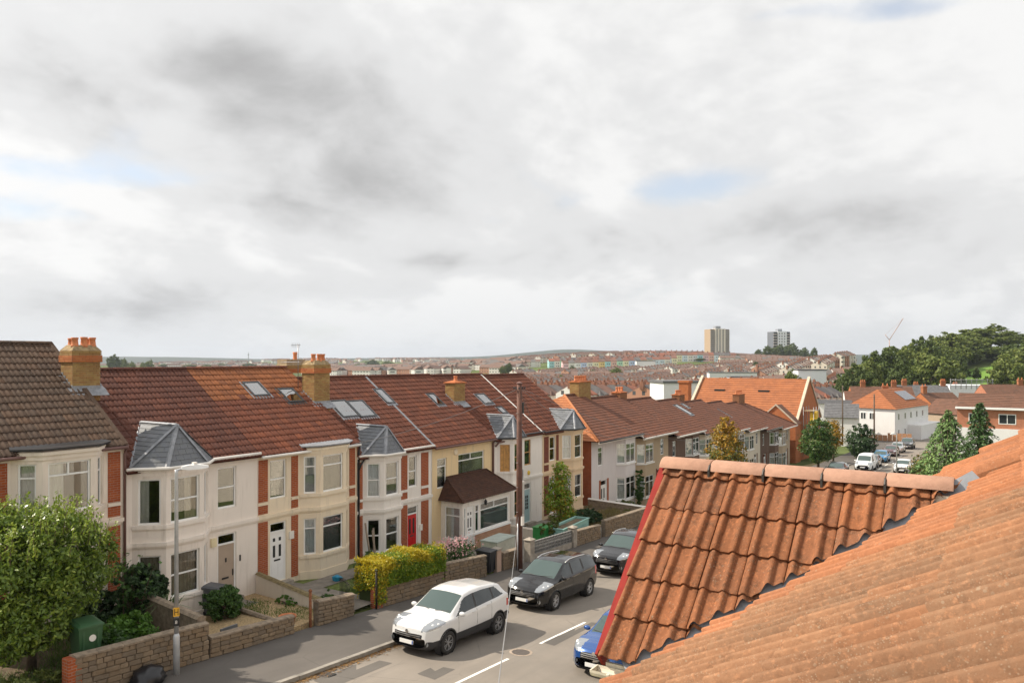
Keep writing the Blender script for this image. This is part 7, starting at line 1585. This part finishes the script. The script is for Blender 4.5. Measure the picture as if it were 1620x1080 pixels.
def annex():
    H = thing('hall_annex', 'small orange brick gabled annex in front of the hall', 'building', (104.4, 23.6, -4.2)); w, d, e, r = 2.9, 5.0, 4.6, 2.3; mb = MB(); mb.box(0, 0, -2, w, d, e); mb.poly([(0, 0, e), (0, d / 2, e + r), (0, d, e)][::-1]); mb.build('wall', m_obrick, H); mb = MB(); mb.quad((-.1, -.15, e - .1), (w, -.15, e - .1), (w, d / 2, e + r + .05), (-.1, d / 2, e + r + .05)); mb.quad((-.1, d + .15, e - .1), (-.1, d / 2, e + r + .05), (w, d / 2, e + r + .05), (w, d + .15, e - .1)); mb.build('roof', m_fbrown, H)
    for s in (-1, 1): mb = MB(); a = Vector((-.14, d / 2, e + r)); b = Vector((-.14, d / 2 + s * 2.7, e - .15)); mb.prism([a, a + Vector((.25, 0, 0)), b + Vector((.25, 0, 0)), b], (0, 0, .2)); mb.build('coping', m_copst, H)
    S_ = thing('scaffold', 'steel scaffold with a yellow hoist box against the hall gable', 'scaffold', (108.5, 22.2, -4.2)); ms = plain('scaffold_steel', (.35, .35, .36), .5, .5)
    for x in (0, 1.6, 3.2):
        for y in (0, 1.3): tube_part('standard', S_, [(x, y, 0), (x, y, 6.6)], .04, ms, 5)
    for z in (2, 4, 6):
        for y in (0, 1.3): tube_part('ledger', S_, [(-.3, y, z), (3.5, y, z)], .035, ms, 5)
        mb = MB(); mb.box(-.2, .05, z + .04, 3.4, 1.25, z + .1); mb.build('deck', plain('deck_boards', (.30, .22, .13), .9), S_)
    mb = MB(); mb.box(.2, -.3, 3.9, 1.5, .5, 6.0); mb.build('hoist_box', plain('hoist_yellow', (.75, .48, .03), .5), S_); mb = MB(); mb.box(.1, -.02, 1.0, 2.8, .02, 2.6); mb.build('dark_sheet', m_plastic_b, S_)
annex()
ww = [('l', s, z, 1.0, 1.25) for s in (2.4, 3.9) for z in (.9, 3.7)] + [('f', s, z, .9, 1.2) for s in (1.5, 5, 8.2, 11.5, 15) for z in (.9, 3.7)]
Hw = hbox('rendered_house', 'white corner house with bright orange hipped roof and solar panels', (148.6, 17.0, -5.6), R(-11), 19, 8.2, 5.9, 3.0, m_wht, m_ored, 3.6, ww, 'x', base=-1.5)
pan = MB(); e = Vector((0, -4.1 - .3, -3.0 - .2)).normalized(); 
for k in range(4): mb = MB(); x = 9.6 + k * 1.55; a, b = Vector((x, 1.2, 5.9 + 3.0 * 1.2 / 4.1 + .12)), Vector((x, 3.2, 5.9 + 3.0 * 3.2 / 4.1 + .12)); mb.prism([a, a + Vector((1.45, 0, 0)), b + Vector((1.45, 0, 0)), b], (0, -.03, .05)); mb.build('solar_panel', plain('solar_panel', (.16, .17, .2), .2, .3), Hw)
mb = MB(); mb.box(7, -2.2, -1.5, 19, -.01, 2.6); mb.build('side_extension', m_wht, Hw)
hbox('brick_house', 'house with salmon brick upper floor and white ground floor beyond the conifers', (117, -8, -4.4), 0, 8, 14, 6.9, 1.7, m_pbrick, m_fbrown, 0, [('l', s, 4.9, 1.9, 1.3) for s in (1.3, 4.6, 8.0)], 'y', base=-1)
Hb = bpy.data.objects[[o.name for o in bpy.data.objects if o.get('label', '').startswith('house with salmon')][0]]
mb = MB(); mb.box(-.25, -.1, -1, -.02, 14.1, 4.3); mb.build('white_ground_floor', m_wht, Hb); mb = MB(); mb.box(-.5, -.2, 6.75, -.05, 14.2, 7.0); mb.build('fascia', m_upvc, Hb)
def gen(px, t_, py, w, d, eh, rh, wm, rm, rz, label, hip=0, ridge='x', chim=(), wins=(), zg=None):
    P = at_t(px, py, t_); z = terrain(P.x, P.y) if zg is None else zg; return hbox('town_house', label, (P.x, P.y, z), TH - R(90) + R(rz), w, d, eh, rh, wm, rm, hip, wins, ridge, chim, base=-4, group='older houses beyond the road bend')
gen(1292, 150, 600, 6.5, 8, 6.6, .5, m_wht, m_grslate, -20, 'white flat-topped building behind the hall gable', 0, 'x')
gen(1303, 132, 600, 5.5, 7, 5.0, 2.0, m_wht, m_grslate, -25, 'white house with grey slate roof beside the hall', 0, 'x')
gen(1338, 152, 600, 8, 8, 6.2, 2.6, m_wht, m_fbrown, -18, 'brown-roofed house joined behind the white corner house', 0, 'x', [(7.6, 4, 10, 2)])
gen(1350, 185, 600, 14, 8, 6.0, 3.0, m_obrick, m_fbrown, -12, 'brown-roofed brick terrace end below the park trees', 0, 'x', [(3, 4, 10.2, 3), (10, 4, 10.2, 3)])
gen(1425, 190, 600, 12, 8, 6.2, 3.0, m_obrick, m_grslate, -10, 'slate-roofed terrace house below the park trees', 0, 'x', [(2, 4, 10.4, 3), (11, 4, 10.4, 4)])
gen(1480, 165, 600, 9, 8, 5.0, 3.0, m_obrick, m_fbrown, 18, 'dark-roofed house next to the scaffolded roof', 0, 'x', [(1, 4, 9.5, 2)])
gen(1520, 150, 600, 8, 8, 4.6, 2.6, render_mat('stone_wall_far', (.46, .36, .27)), m_fbrown, 25, 'stone-coloured house between cedar and scaffolded roof', 0, 'y')
gen(1566, 180, 600, 16, 8, 6.4, 3.0, m_pbrick, m_fbrown, -4, 'long brown-roofed house behind the salmon brick house', 0, 'x', [(9, 4, 10.6, 2)])
gen(1430, 215, 600, 20, 8, 5.8, 3.0, m_obrick, m_tdark, -14, 'red-brown roofed terrace at the park edge', 0, 'x', [(4, 4, 10, 3), (14, 4, 10, 3)])
def wrapped():
    P = at_t(1538, 612, 205); u = thing('wrapped_building', 'building wrapped in white scaffold sheeting below the park field', 'building', (P.x, P.y, terrain(P.x, P.y)), TH - R(90) + R(-8)); h = P.z - terrain(P.x, P.y) + .5; mb = MB(); mb.box(-5.5, 0, -2, 5.2, 7, h); mb.build('sheeting', plain('white_sheeting', (.78, .80, .83), .6, var=.08), u); ms = MATS['scaffold_steel']
    for k in range(9): tube_part('standard', u, [(-5.4 + k * 1.3, -.1, h - 1), (-5.4 + k * 1.3, -.1, h + 1.7)], .07, ms, 5)
    for z in (h + .7, h + 1.4): tube_part('guard_rail', u, [(-5.6, -.1, z), (5.3, -.1, z)], .07, ms, 5)
    for k in range(4): mb = MB(); mb.box(1.0 + k * 1.0, -.04, h - 2.4, 1.6 + k * 1.0, -.005, h - 1.5); mb.build('window', m_winf, u)
wrapped()
for (px, t_, h, lb) in ((1383, 112, 8.3, 'thin telegraph pole beside the white corner house'), (1333, 126, 9.5, 'slim dark pole behind the yellow-brown tree')):
    P = at_t(px, 700, t_); z = street(P.x); q = thing('telegraph_pole', lb, 'telegraph pole', (P.x, P.y, z)); tube_part('shaft', q, [(0, 0, -.3), (0, 0, h)], [.13, .09], plain('old_pole', (.12, .085, .06), .85), 8); mb = MB(); mb.box(-.5, -.04, h - .5, .5, .04, h - .4); mb.build('cross_arm', MATS['old_pole'], q)
hp = at_t(1390, 690, 128); hd = thing('picket_fence', 'low brick and board fence round the white corner house', 'fence', (146.5, 14.2, street(146.5)))
for k in range(14): mb = MB(); mb.box(-.05, k * .75, 0, .05, k * .75 + .68, 1.1 if k > 4 else 1.5); mb.build('fence_panel', plain('fence_orange', (.40, .21, .11), .9), hd)
# houses on our own side of the street: they stand opposite the terrace and show in its windows
for k in range(7):
    x = 9.4 + k * 7.4; hbox('brick_house', ['plain cream house next door to the near roof, below its verge', 'second cream house down the near side', 'third cream house down the near side', 'fourth cream house down the near side', 'fifth cream house down the near side', 'sixth cream house down the near side', 'seventh cream house down the near side'][k], (x, -7.2, street(x + 3) - .5), 0, 7.0, 8.4, 5.2, 2.5, m_cream, m_tredj, 0, [], 'x', base=-2, tiles=False)
# ---------------------------------------------------------------- far town
PAL = [(.66, .60, .52), (.74, .72, .68), (.70, .60, .50), (.46, .25, .17), (.74, .70, .64), (.78, .75, .70), (.70, .62, .53)]
PN = ['cream', 'white', 'buff', 'red brick', 'pale cream', 'bright white', 'stone-coloured']; CN = ['pale blue', 'pale yellow', 'coral', 'teal', 'off-white', 'mint green', 'ochre', 'lilac blue', 'white', 'pink']
def far_wall(name, c):
    t = NT(name).set(.9, spec=.1); p = t.obj(); sp = t.n('ShaderNodeSeparateXYZ'); t.l(p, sp.inputs[0]); cb = t.n('ShaderNodeCombineXYZ'); t.l(t.mth('ADD', sp.outputs[0], sp.outputs[1]), cb.inputs[0]); t.l(sp.outputs[2], cb.inputs[1])
    br = t.n('ShaderNodeTexBrick'); t.l(cb.outputs[0], br.inputs['Vector']); br.inputs['Scale'].default_value = 1; br.inputs['Brick Width'].default_value = 2.6; br.inputs['Row Height'].default_value = 2.7; br.inputs['Mortar Size'].default_value = .86; br.inputs['Mortar Smooth'].default_value = 0; br.offset = 0
    br.inputs['Color1'].default_value = (.06, .06, .065, 1); br.inputs['Color2'].default_value = (.11, .11, .11, 1); br.inputs['Mortar'].default_value = (*c, 1)
    t.col(br.outputs['Color']); return t.m
FW = [far_wall('far_wall_%d' % i, c) for i, c in enumerate(PAL)]; COLS = [(.68, .76, .82), (.84, .78, .55), (.78, .50, .42), (.45, .72, .74), (.80, .76, .70), (.52, .76, .58), (.84, .62, .28), (.58, .66, .86), (.86, .84, .82), (.82, .56, .58)]; FC = [far_wall('pastel_wall_%d' % i, c) for i, c in enumerate(COLS)]
def rj(name, cs):
    t = NT(name).set(.9, spec=.1); t.col(t.mix(t.rmp(t.noise(t.pos(), .8, 4), .35, .7, 0, .4), t.ramp(t.rnd(), [(i / (len(cs) - 1), c) for i, c in enumerate(cs)]), (.10, .06, .045))); return t.m
FR = rj('far_roof', [(.17, .10, .082), (.23, .11, .08), (.32, .13, .085), (.16, .12, .105), (.26, .12, .085), (.21, .15, .125)]); FRg = rj('far_roof_grey', [(.12, .12, .125), (.17, .165, .16)])
def fh_meshes(w=5.3, d=8.5, eh=6.5, rh=2.3):
    mb = MB(); mb.box(0, 0, -5, w, d, eh); mb.poly([(0, 0, eh), (0, d / 2, eh + rh - .05), (0, d, eh)]); mb.poly([(w, d, eh), (w, d / 2, eh + rh - .05), (w, 0, eh)]); bx_ = MB(); bx_.add(mb.v, mb.f); bx_.box(.5, -.7, -5, 2.8, .0, eh - .4)
    rf = MB(); rf.prism([(0, -.3, eh - .15), (0, d / 2, eh + rh), (0, d + .3, eh - .15), (0, d + .3, eh - .35), (0, d / 2, eh + rh - .25), (0, -.3, eh - .35)], (w, 0, 0)); rf.add([(.4, -.85, eh - .4), (2.9, -.85, eh - .4), (1.65, .1, eh + .9), (.5, .1, eh - .3), (2.8, .1, eh - .3)], [(0, 1, 2), (0, 2, 3), (1, 4, 2)])
    ch = MB(); ch.box(-.4, d * .44, eh + 1.2, .4, d * .56, eh + rh + .8)
    for k in range(3): ch.lathe([(.13, 0), (.1, .45)], (-.25 + .25 * k, d / 2, eh + rh + .8), 6)
    return bx_, rf, ch
wmb, rmb, cmb = fh_meshes(); FWM = [wmb.mesh('far_wall', m) for m in FW]; FCM = [wmb.mesh('far_wall', m) for m in FC]; FRM = [rmb.mesh('far_roof', FR), rmb.mesh('far_roof', FRg)]; FCH = cmb.mesh('far_chimney', plain('far_chimney_brick', (.25, .115, .07), .9, var=.3, scale=.5))
COUNT = [0]; REST_W, REST_R, REST_C = MB(), MB(), MB()
def far_house(x, y, rz, label, wi, rng, pastel=False, sc=1.0, zoff=0.0):
    z = terrain(x, y) + zoff
    if COUNT[0] < 292:
        COUNT[0] += 1; o = link('town_house', (FCM if pastel else FWM)[wi]); o.location = (x, y, z); o.rotation_euler = (0, 0, rz); o.scale = (sc, sc, sc); gr = rng.random() < .28; tag(o, (CN[wi] + ' painted house' if pastel else PN[wi] + ' house') + (' with grey roof ' if gr else ' with red-brown roof ') + label, 'house', 'terraced houses of the distant town'); r = link('roof', FRM[1 if gr else 0], o); c = link('chimney', FCH, o); return o
    M = Matrix.Translation((x, y, z)) @ Matrix.Rotation(rz, 4, 'Z') @ Matrix.Scale(sc, 4); k = rng.randrange(4)
    REST_W.add([M @ Vector(v) for v in wmb.v], wmb.f, rng.randrange(len(FW)) if not pastel else len(FW) + wi); REST_R.add([M @ Vector(v) for v in rmb.v], rmb.f, 1 if rng.random() < .2 else 0); bx2 = MB(); bx2.box(-.4, 3.8, 6.8, .4, 4.7, 9.1); REST_C.add([M @ Vector(v) for v in bx2.v], bx2.f)
rng = random.Random(77)
def row(px, t_, n, ang, wi, label, pastel=False, gap=0, sc=1.0, flip=False):
    """row of n joined houses starting at bearing px, distance t_; ang: direction relative to the camera's right"""
    u, t0 = (px - 810) / F * t_, t_; du, dt = math.cos(R(ang)), math.sin(R(ang)); hx, hy = fromUT(du, dt); rz = math.atan2(hy, hx)
    for k in range(n):
        a = k * 5.3 * sc; x, y = fromUT(u + du * a, t0 + dt * a); pu, pt = camUT(x, y); ppx = 810 + F * pu / pt
        if not (800 < ppx < 1352): continue
        if 0 < y < 40 and x < 190: continue
        far_house(x, y, rz + (PI if flip else 0), label, (wi + (rng.randrange(3) if not pastel else rng.randrange(10))) % (10 if pastel else len(FW)), rng, pastel, sc)
ROWS = []
rr = random.Random(12)
# nearest blocks first so the individual houses are the ones that show largest
t_ = 185.0; k = 0
while t_ < 560:
    wd = t_ / F
    a = rr.choice((-6, -3, 4, 52, 57, 60, 8)); px = 806
    while px < 1345:
        n = rr.randint(5, 9)
        if a > 30:
            ROWS.append((px, t_, n, a, rr.randrange(7), 'in a terrace running up the far hillside')); px += (16 + rr.uniform(0, 4)) / wd
        else:
            ROWS.append((px, t_ + rr.uniform(-5, 5), n, a, rr.randrange(7), 'in a terrace lying across the far hillside')); px += (n * 5.3 + rr.choice((1, 2, 14))) / wd
    t_ += (36 if a < 30 else 46) * (1 + t_ / 2400)
    k += 1
near_rows = [r for r in ROWS if r[1] < 330]; far_rows = [r for r in ROWS if r[1] >= 330]
for r in near_rows: row(*r)
CAP = COUNT[0]
# the painted terrace along the crest, and a second row below
for (px, t_, n, ang) in ((868, 820, 16, 5), (975, 850, 14, 2), (1030, 905, 14, -3), (890, 770, 18, 4), (1060, 860, 12, -2), (960, 790, 12, 3)): row(px, t_, n, ang, rr.randrange(10), 'on the far crest terrace', True, sc=1.15)
for r in far_rows: row(*r)
t_ = 570.0
while t_ < 1150:
    px = 815 + rr.uniform(0, 20); wd = t_ / F; a = rr.choice((-4, 3, 9, 50, 58))
    while px < 1345:
        n = rr.randint(5, 10)
        if not (840 < px + n * 2.6 / wd < 1160 and 660 < t_ < 915): row(px, t_ + rr.uniform(-8, 8), n, a, rr.randrange(7), 'on the far crest', sc=1.0)
        px += ((n * 5.6 + rr.choice((2, 6, 20))) if a < 30 else 22) / wd
    t_ += 42 if a < 30 else 62
# the far side of the valley seen over the roofs, left
for k in range(1500):
    t_ = rr.uniform(1500, 3000); px = rr.uniform(150, 815); 
    if math.sin(px * .035 + t_ * .004) + rr.gauss(0, .5) < -.35: continue
    u = (px - 810) / F * t_; x, y = fromUT(u, t_); M = Matrix.Translation((x, y, terrain(x, y))) @ Matrix.Rotation(rr.uniform(0, 6.3), 4, 'Z'); w = rr.uniform(8, 26); b = MB(); b.box(0, 0, -3, w, 8, 6); r = MB(); r.prism([(0, -.4, 5.8), (0, 4, 9), (0, 8.4, 5.8)], (w, 0, 0)); REST_W.add([M @ Vector(v) for v in b.v], b.f, rr.choice((0, 1, 1, 5, 5, 3))); REST_R.add([M @ Vector(v) for v in r.v], r.f, rr.choice((0, 0, 0, 1)))
for k in range(1100):
    t_ = rr.uniform(750, 1600); px = rr.uniform(500, 840)
    if math.sin(px * .05 + t_ * .006) + rr.gauss(0, .5) < -.5: continue
    x, y = fromUT((px - 810) / F * t_, t_); M = Matrix.Translation((x, y, terrain(x, y))) @ Matrix.Rotation(rr.choice((.2, 1.7, .9)) + rr.gauss(0, .08), 4, 'Z'); w = rr.uniform(8, 24); b = MB(); b.box(0, 0, -3, w, 8, 5.6); r = MB(); r.prism([(0, -.4, 5.4), (0, 4, 8.4), (0, 8.4, 5.4)], (w, 0, 0)); REST_W.add([M @ Vector(v) for v in b.v], b.f, rr.choice((0, 1, 1, 5, 5, 4, 3))); REST_R.add([M @ Vector(v) for v in r.v], r.f, rr.choice((0, 0, 0, 1)))
for o, l in ((REST_W.build('far_town_walls', FW + FC, kind='stuff'), 'crowded house walls of the far town'), (REST_R.build('far_town_roofs', [FR, FRg], kind='stuff'), 'crowded red and brown roofs of the far town'), (REST_C.build('far_town_chimneys', MATS['far_chimney_brick'], kind='stuff'), 'chimneys of the far town')): o['label'] = l; o['category'] = 'town'
# big single buildings in the town
def block(px, py, t_, w, d, h, wm, label, rz=0, roof=None, rows=0):
    P = at_t(px, py, t_); z = terrain(P.x, P.y); H = thing('town_building', label, 'building', (P.x, P.y, z), TH - R(90) + R(rz)); mb = MB(); mb.box(-w / 2, 0, -6, w / 2, d, h); mb.build('wall', wm, H); mb = MB(); mb.box(-w / 2 - .3, -.3, h, w / 2 + .3, d + .3, h + .5); mb.build('roof', roof or m_grslate, H)
    for r in range(rows):
        for k in range(int(w / 3)): mb = MB(); mb.box(-w / 2 + .8 + k * 3, -.06, 1.2 + r * 3, -w / 2 + 2.2 + k * 3, -.01, 2.8 + r * 3); mb.build('window', m_winf, H)
block(1080, 640, 175, 9, 9, 9.5, m_wht, 'white gable-less block with a tall brick chimney in front of the town', 10); block(1285, 590, 330, 12, 9, 13, plain('sheet_white', (.82, .84, .87), .6, var=.05), 'white sheeted scaffold block standing among the far terraces'); block(1022, 590, 700, 17, 9, 11, m_wht, 'plain white building below the painted terrace'); block(1160, 600, 430, 26, 9, 9, m_wht, 'long white house with grey roof in the far town', -5, None, 2); block(1180, 605, 400, 15, 8, 8, plain('pale_blue_render', (.50, .60, .72), .8), 'pale blue and white building in the far town', 0, None, 2)
P = at_t(1084, 640, 128); z = terrain(P.x, P.y); o = thing('brick_chimney', 'tall square orange brick chimney stack rising behind the semi-detached roofs', 'chimney', (P.x, P.y, z)); mb = MB(); mb.box(-.8, -.8, -2, .8, .8, 8.9 + (567 - 605) / F * 128 - z); mb.build('stack', m_obrick, o); mb = MB(); zt_ = 8.9 + (567 - 605) / F * 128 - z; mb.box(-.95, -.95, zt_, .95, .95, zt_ + .35); mb.build('stack_cap', m_obrick, o)
# tower blocks
def tower(px0, px1, py0, t_, label, core, sidem, floors, zb):
    P = at_t((px0 + px1) / 2, py0, t_); w = (px1 - px0) / F * t_; z = terrain(P.x, P.y); h = P.z - z; T = thing('tower_block', label, 'tower block', (P.x, P.y, z), TH - R(90) + R(14)); d = w * .55; fl = (h - 2) / floors; mb = MB(); mb.box(-w * .46, .4, -3, w * .46, d, h - .5); mb.build('side_bays', sidem, T); mb = MB(); mb.box(-w * .24, -.6, -3, w * .26, d + .6, h); mb.build('central_bay', core, T); mb = MB(); mb.box(-w * .12, d * .3, h, w * .12, d * .7, h + 3.2); mb.build('lift_housing', plain('plant_grey', (.26, .28, .31), .7), T); wm = MB().box(-.75, -.66, 0, .75, -.601, 1.5).mesh('window', m_winf); bm_ = MB().box(-w * .11, -.5, 0, w * .11, .39, 1.1).mesh('balcony', plain('balcony_panel', (.50, .46, .40), .8)); dm = MB().box(-w * .10, .3, 0, w * .10, .399, fl - 1.2).mesh('recess_shade', m_plastic_b)
    for f in range(floors):
        zz = 1 + f * fl
        for q in (-.15, -.01, .14): link('window', wm, T, loc=(w * q, 0, zz + .8))
        for q in (-.35, .36): b = link('balcony', bm_, T, loc=(w * q, 0, zz)); link('balcony_shade', dm, b, loc=(0, 0, 1.12))  # black slabs behind the balcony fronts stand in for shade in the recesses
tower(1121, 1157, 520, 880, 'tall cream and brown tower block rising over the far terraces', plain('tower_cream', (.70, .64, .54), .85, var=.05), plain('tower_brown', (.42, .31, .21), .85, var=.1), 15, 0)
tower(1221, 1253, 524, 1010, 'lower white and grey tower block behind dark trees', plain('tower_white', (.74, .76, .78), .85, var=.05), plain('tower_grey', (.15, .165, .19), .85, var=.1), 11, 0)
def crane():
    P = at_t(1407, 540, 1500); T = thing('tower_crane', 'thin luffing tower crane on the skyline above the park trees', 'crane', (P.x, P.y, P.z - 25)); m = plain('crane_red', (.5, .33, .28), .7); tube_part('mast', T, [(0, 0, -40), (0, 0, 30)], .9, m, 4); uu = Vector(fromUT(1, 0) + (0,)); tube_part('jib', T, [(0, 0, 28), uu * 27 + Vector((0, 0, 70))], .75, m, 4); tube_part('counter_jib', T, [(0, 0, 28), uu * -8 + Vector((0, 0, 38))], .7, m, 4); tube_part('pendant_line', T, [uu * -8 + Vector((0, 0, 38)), uu * 27 + Vector((0, 0, 70))], .15, m, 4)
crane()
# ---------------------------------------------------------------- park, trees in the town
def unit_tree(seed, mat, n, L=.05):
    rn = np.random.default_rng(seed); r = random.Random(seed); ell = [(0, 0, .55, .32, .32, .33)] + [(.26 * math.cos(a), .26 * math.sin(a), r.uniform(.3, .72), r.uniform(.16, .24), r.uniform(.16, .24), r.uniform(.16, .24)) for a in [k * .9 + r.uniform(0, .5) for k in range(7)]] + [(r.uniform(-.1, .1), r.uniform(-.1, .1), .84, .17, .17, .15)]
    P, Nn = clumps(rn, ell, n, 40, .34, (.6, 1.0)); ln = L * rn.uniform(.6, 1.3, len(P)); cm = leaf_mesh('crown', P, Nn, ln, ln * .7, mat, rn); mb = MB(); mb.tube([(0, 0, -.06), (0, 0, .3), (0, 0, .6)], [.03, .025, .01], 6)
    for e in ell[1:6]: mb.tube([(0, 0, .25), (e[0] * .6, e[1] * .6, e[2] * .7), (e[0], e[1], e[2])], [.015, .01, .004], 5)
    return cm, mb.mesh('trunk', m_bark)
UT = [unit_tree(201, G_park, 9000), unit_tree(202, G_park, 9000), unit_tree(203, G_park2, 9000), unit_tree(204, G_park2, 9000)]
def ftree(px, t_, topy, wpx, k, label, group='trees of the hillside park', name='park_tree'):
    P = at_t(px, topy, t_); z = terrain(P.x, P.y); h = max(3.0, P.z - z); w = wpx / F * t_; o = thing(name, label, 'tree', (P.x, P.y, z), R(px * 37 % 360), group); o.scale = (w / .95, w / .95, h); link('crown', UT[k][0], o); link('trunk', UT[k][1], o)
for (px, t_, ty, w, k) in ((1352, 250, 572, 60, 2), (1375, 262, 562, 62, 0), (1405, 285, 545, 88, 2), (1437, 300, 542, 70, 0), (1474, 262, 551, 92, 1), (1462, 345, 528, 70, 2), (1500, 385, 524, 88, 0), (1532, 400, 527, 70, 1), (1566, 430, 513, 98, 1), (1598, 445, 524, 80, 3), (1540, 440, 521, 60, 2), (1618, 300, 545, 100, 1), (1592, 268, 560, 66, 0), (1640, 330, 530, 100, 2), (1430, 262, 572, 60, 3), (1512, 345, 560, 46, 3), (1490, 300, 558, 60, 2), (1338, 240, 585, 40, 3), (1508, 290, 575, 40, 2), (1420, 330, 548, 70, 3), (1525, 385, 548, 60, 0), (1550, 392, 545, 56, 3), (1578, 388, 545, 60, 1), (1600, 380, 548, 60, 2), (1505, 370, 545, 60, 1), (1545, 345, 580, 14, 3), (1480, 360, 540, 60, 0)):
    ftree(px, t_, ty, w, k, ('large ' if w > 75 else 'small ' if w < 50 else 'mid-sized ') + ('olive green' if k < 2 else 'dark green') + ' park tree ' + ('at the town edge of the park' if px < 1360 else 'standing below the crane' if px < 1450 else 'between the crane and the park field' if px < 1511 else 'on the crest above the park field' if px < 1580 else 'over the salmon brick house'))
for (px, t_, ty, w, k) in ((1252, 300, 583, 34, 0), (1010, 640, 587, 16, 2), (975, 600, 580, 26, 0), (938, 640, 583, 16, 2), (887, 520, 592, 24, 0), (905, 700, 578, 14, 2), (830, 620, 590, 24, 0), (1108, 850, 566, 20, 2), (1050, 760, 578, 14, 2), (1200, 960, 552, 20, 3), (1215, 930, 546, 24, 3), (1232, 940, 544, 24, 3), (1252, 930, 542, 28, 3), (1272, 950, 549, 22, 3), (1288, 960, 549, 16, 3), (1165, 900, 560, 18, 3), (805, 700, 573, 14, 3), (795, 720, 578, 14, 0), (815, 800, 580, 12, 2), (780, 900, 580, 18, 0), (1140, 520, 585, 16, 0), (1195, 620, 570, 14, 2), (925, 480, 600, 16, 2)):
    ftree(px, t_, ty, w, k, ('round green tree ' if k < 2 else 'dark tree ') + ('below the white and grey tower block' if 1190 < px < 1295 and t_ > 800 else 'near the cream and brown tower block' if 1100 < px < 1190 else 'beside the plain white building' if 1000 < px <= 1100 else 'below the painted crest terrace' if px > 880 else 'at the valley end of the far terraces'), 'trees among the far terraces', 'town_tree')
for (px, t_, ty, w, k) in ((181, 900, 559, 26, 2), (196, 980, 566, 16, 0), (210, 900, 571, 18, 0), (236, 950, 568, 20, 1), (225, 1000, 572, 14, 0), (300, 1500, 576, 26, 0), (330, 1500, 576, 24, 1), (395, 1450, 574, 26, 2), (565, 1500, 575, 20, 0), (590, 1600, 568, 28, 2), (612, 1600, 570, 26, 0), (600, 1450, 577, 22, 1), (690, 1400, 580, 20, 3), (705, 1400, 581, 16, 3), (745, 1300, 579, 16, 0), (765, 1300, 580, 18, 1), (650, 1500, 580, 18, 0), (530, 1500, 577, 20, 2), (805, 1000, 574, 16, 3), (725, 1600, 580, 16, 2), (560, 1250, 583, 22, 0), (620, 1200, 584, 24, 1), (640, 1150, 586, 20, 0), (670, 1250, 584, 20, 2), (700, 1150, 587, 22, 1), (735, 1100, 586, 24, 0), (760, 1050, 588, 20, 2), (785, 1000, 588, 24, 1), (810, 950, 586, 20, 0), (540, 1350, 580, 18, 1), (500, 1500, 577, 20, 0), (350, 1900, 574, 20, 1), (260, 1500, 575, 22, 0)):
    ftree(px, t_, ty, w, k, ('dark' if k > 1 else 'pale green') + ' tree across the valley ' + ('beside the first yellow chimney' if px < 260 else 'below the radio mast' if px < 450 else 'beyond the second yellow chimney' if px < 640 else 'beyond the capped chimney'), 'trees across the valley', 'valley_tree')
def field():
    mb = MB(); us = np.linspace(1512, 1576, 12); ts = np.linspace(300, 372, 10); V = []
    for t_ in ts:
        for px in us: x, y = fromUT((px - 810) / F * t_, t_); V.append((x, y, terrain(x, y) + .5))
    mb.add(V, [(j * 12 + i, j * 12 + i + 1, (j + 1) * 12 + i + 1, (j + 1) * 12 + i) for j in range(9) for i in range(11)]); struct(mb.build('park_field', plain('park_grass', (.13, .24, .025), .9, var=.2, scale=.08), smooth=True))
field()
def mast():
    P = at_t(393, 557, 2600); T = thing('radio_mast', 'slim radio mast on the far skyline over the terrace roofs', 'mast', (P.x, P.y, P.z - 45)); tube_part('mast', T, [(0, 0, 0), (0, 0, 45)], [1.6, .8], plain('mast_grey', (.3, .32, .34), .7), 5); tube_part('antenna', T, [(0, 0, 34), (0, 0, 40)], 2.2, MATS['mast_grey'], 6)
mast()
# ---------------------------------------------------------------- air
def haze():
    t = bpy.data.materials.new('haze_air'); t.use_nodes = True; n = t.node_tree; n.nodes.clear(); o = n.nodes.new('ShaderNodeOutputMaterial'); v = n.nodes.new('ShaderNodeVolumePrincipled'); v.inputs['Color'].default_value = (.80, .88, 1.0, 1); v.inputs['Density'].default_value = .00009; v.inputs['Anisotropy'].default_value = .2; n.links.new(v.outputs[0], o.inputs['Volume'])
    mb = MB(); mb.box(-9500, -9500, -60, 9500, 9500, 160); h = mb.build('haze', t); h['kind'] = 'stuff'
haze()
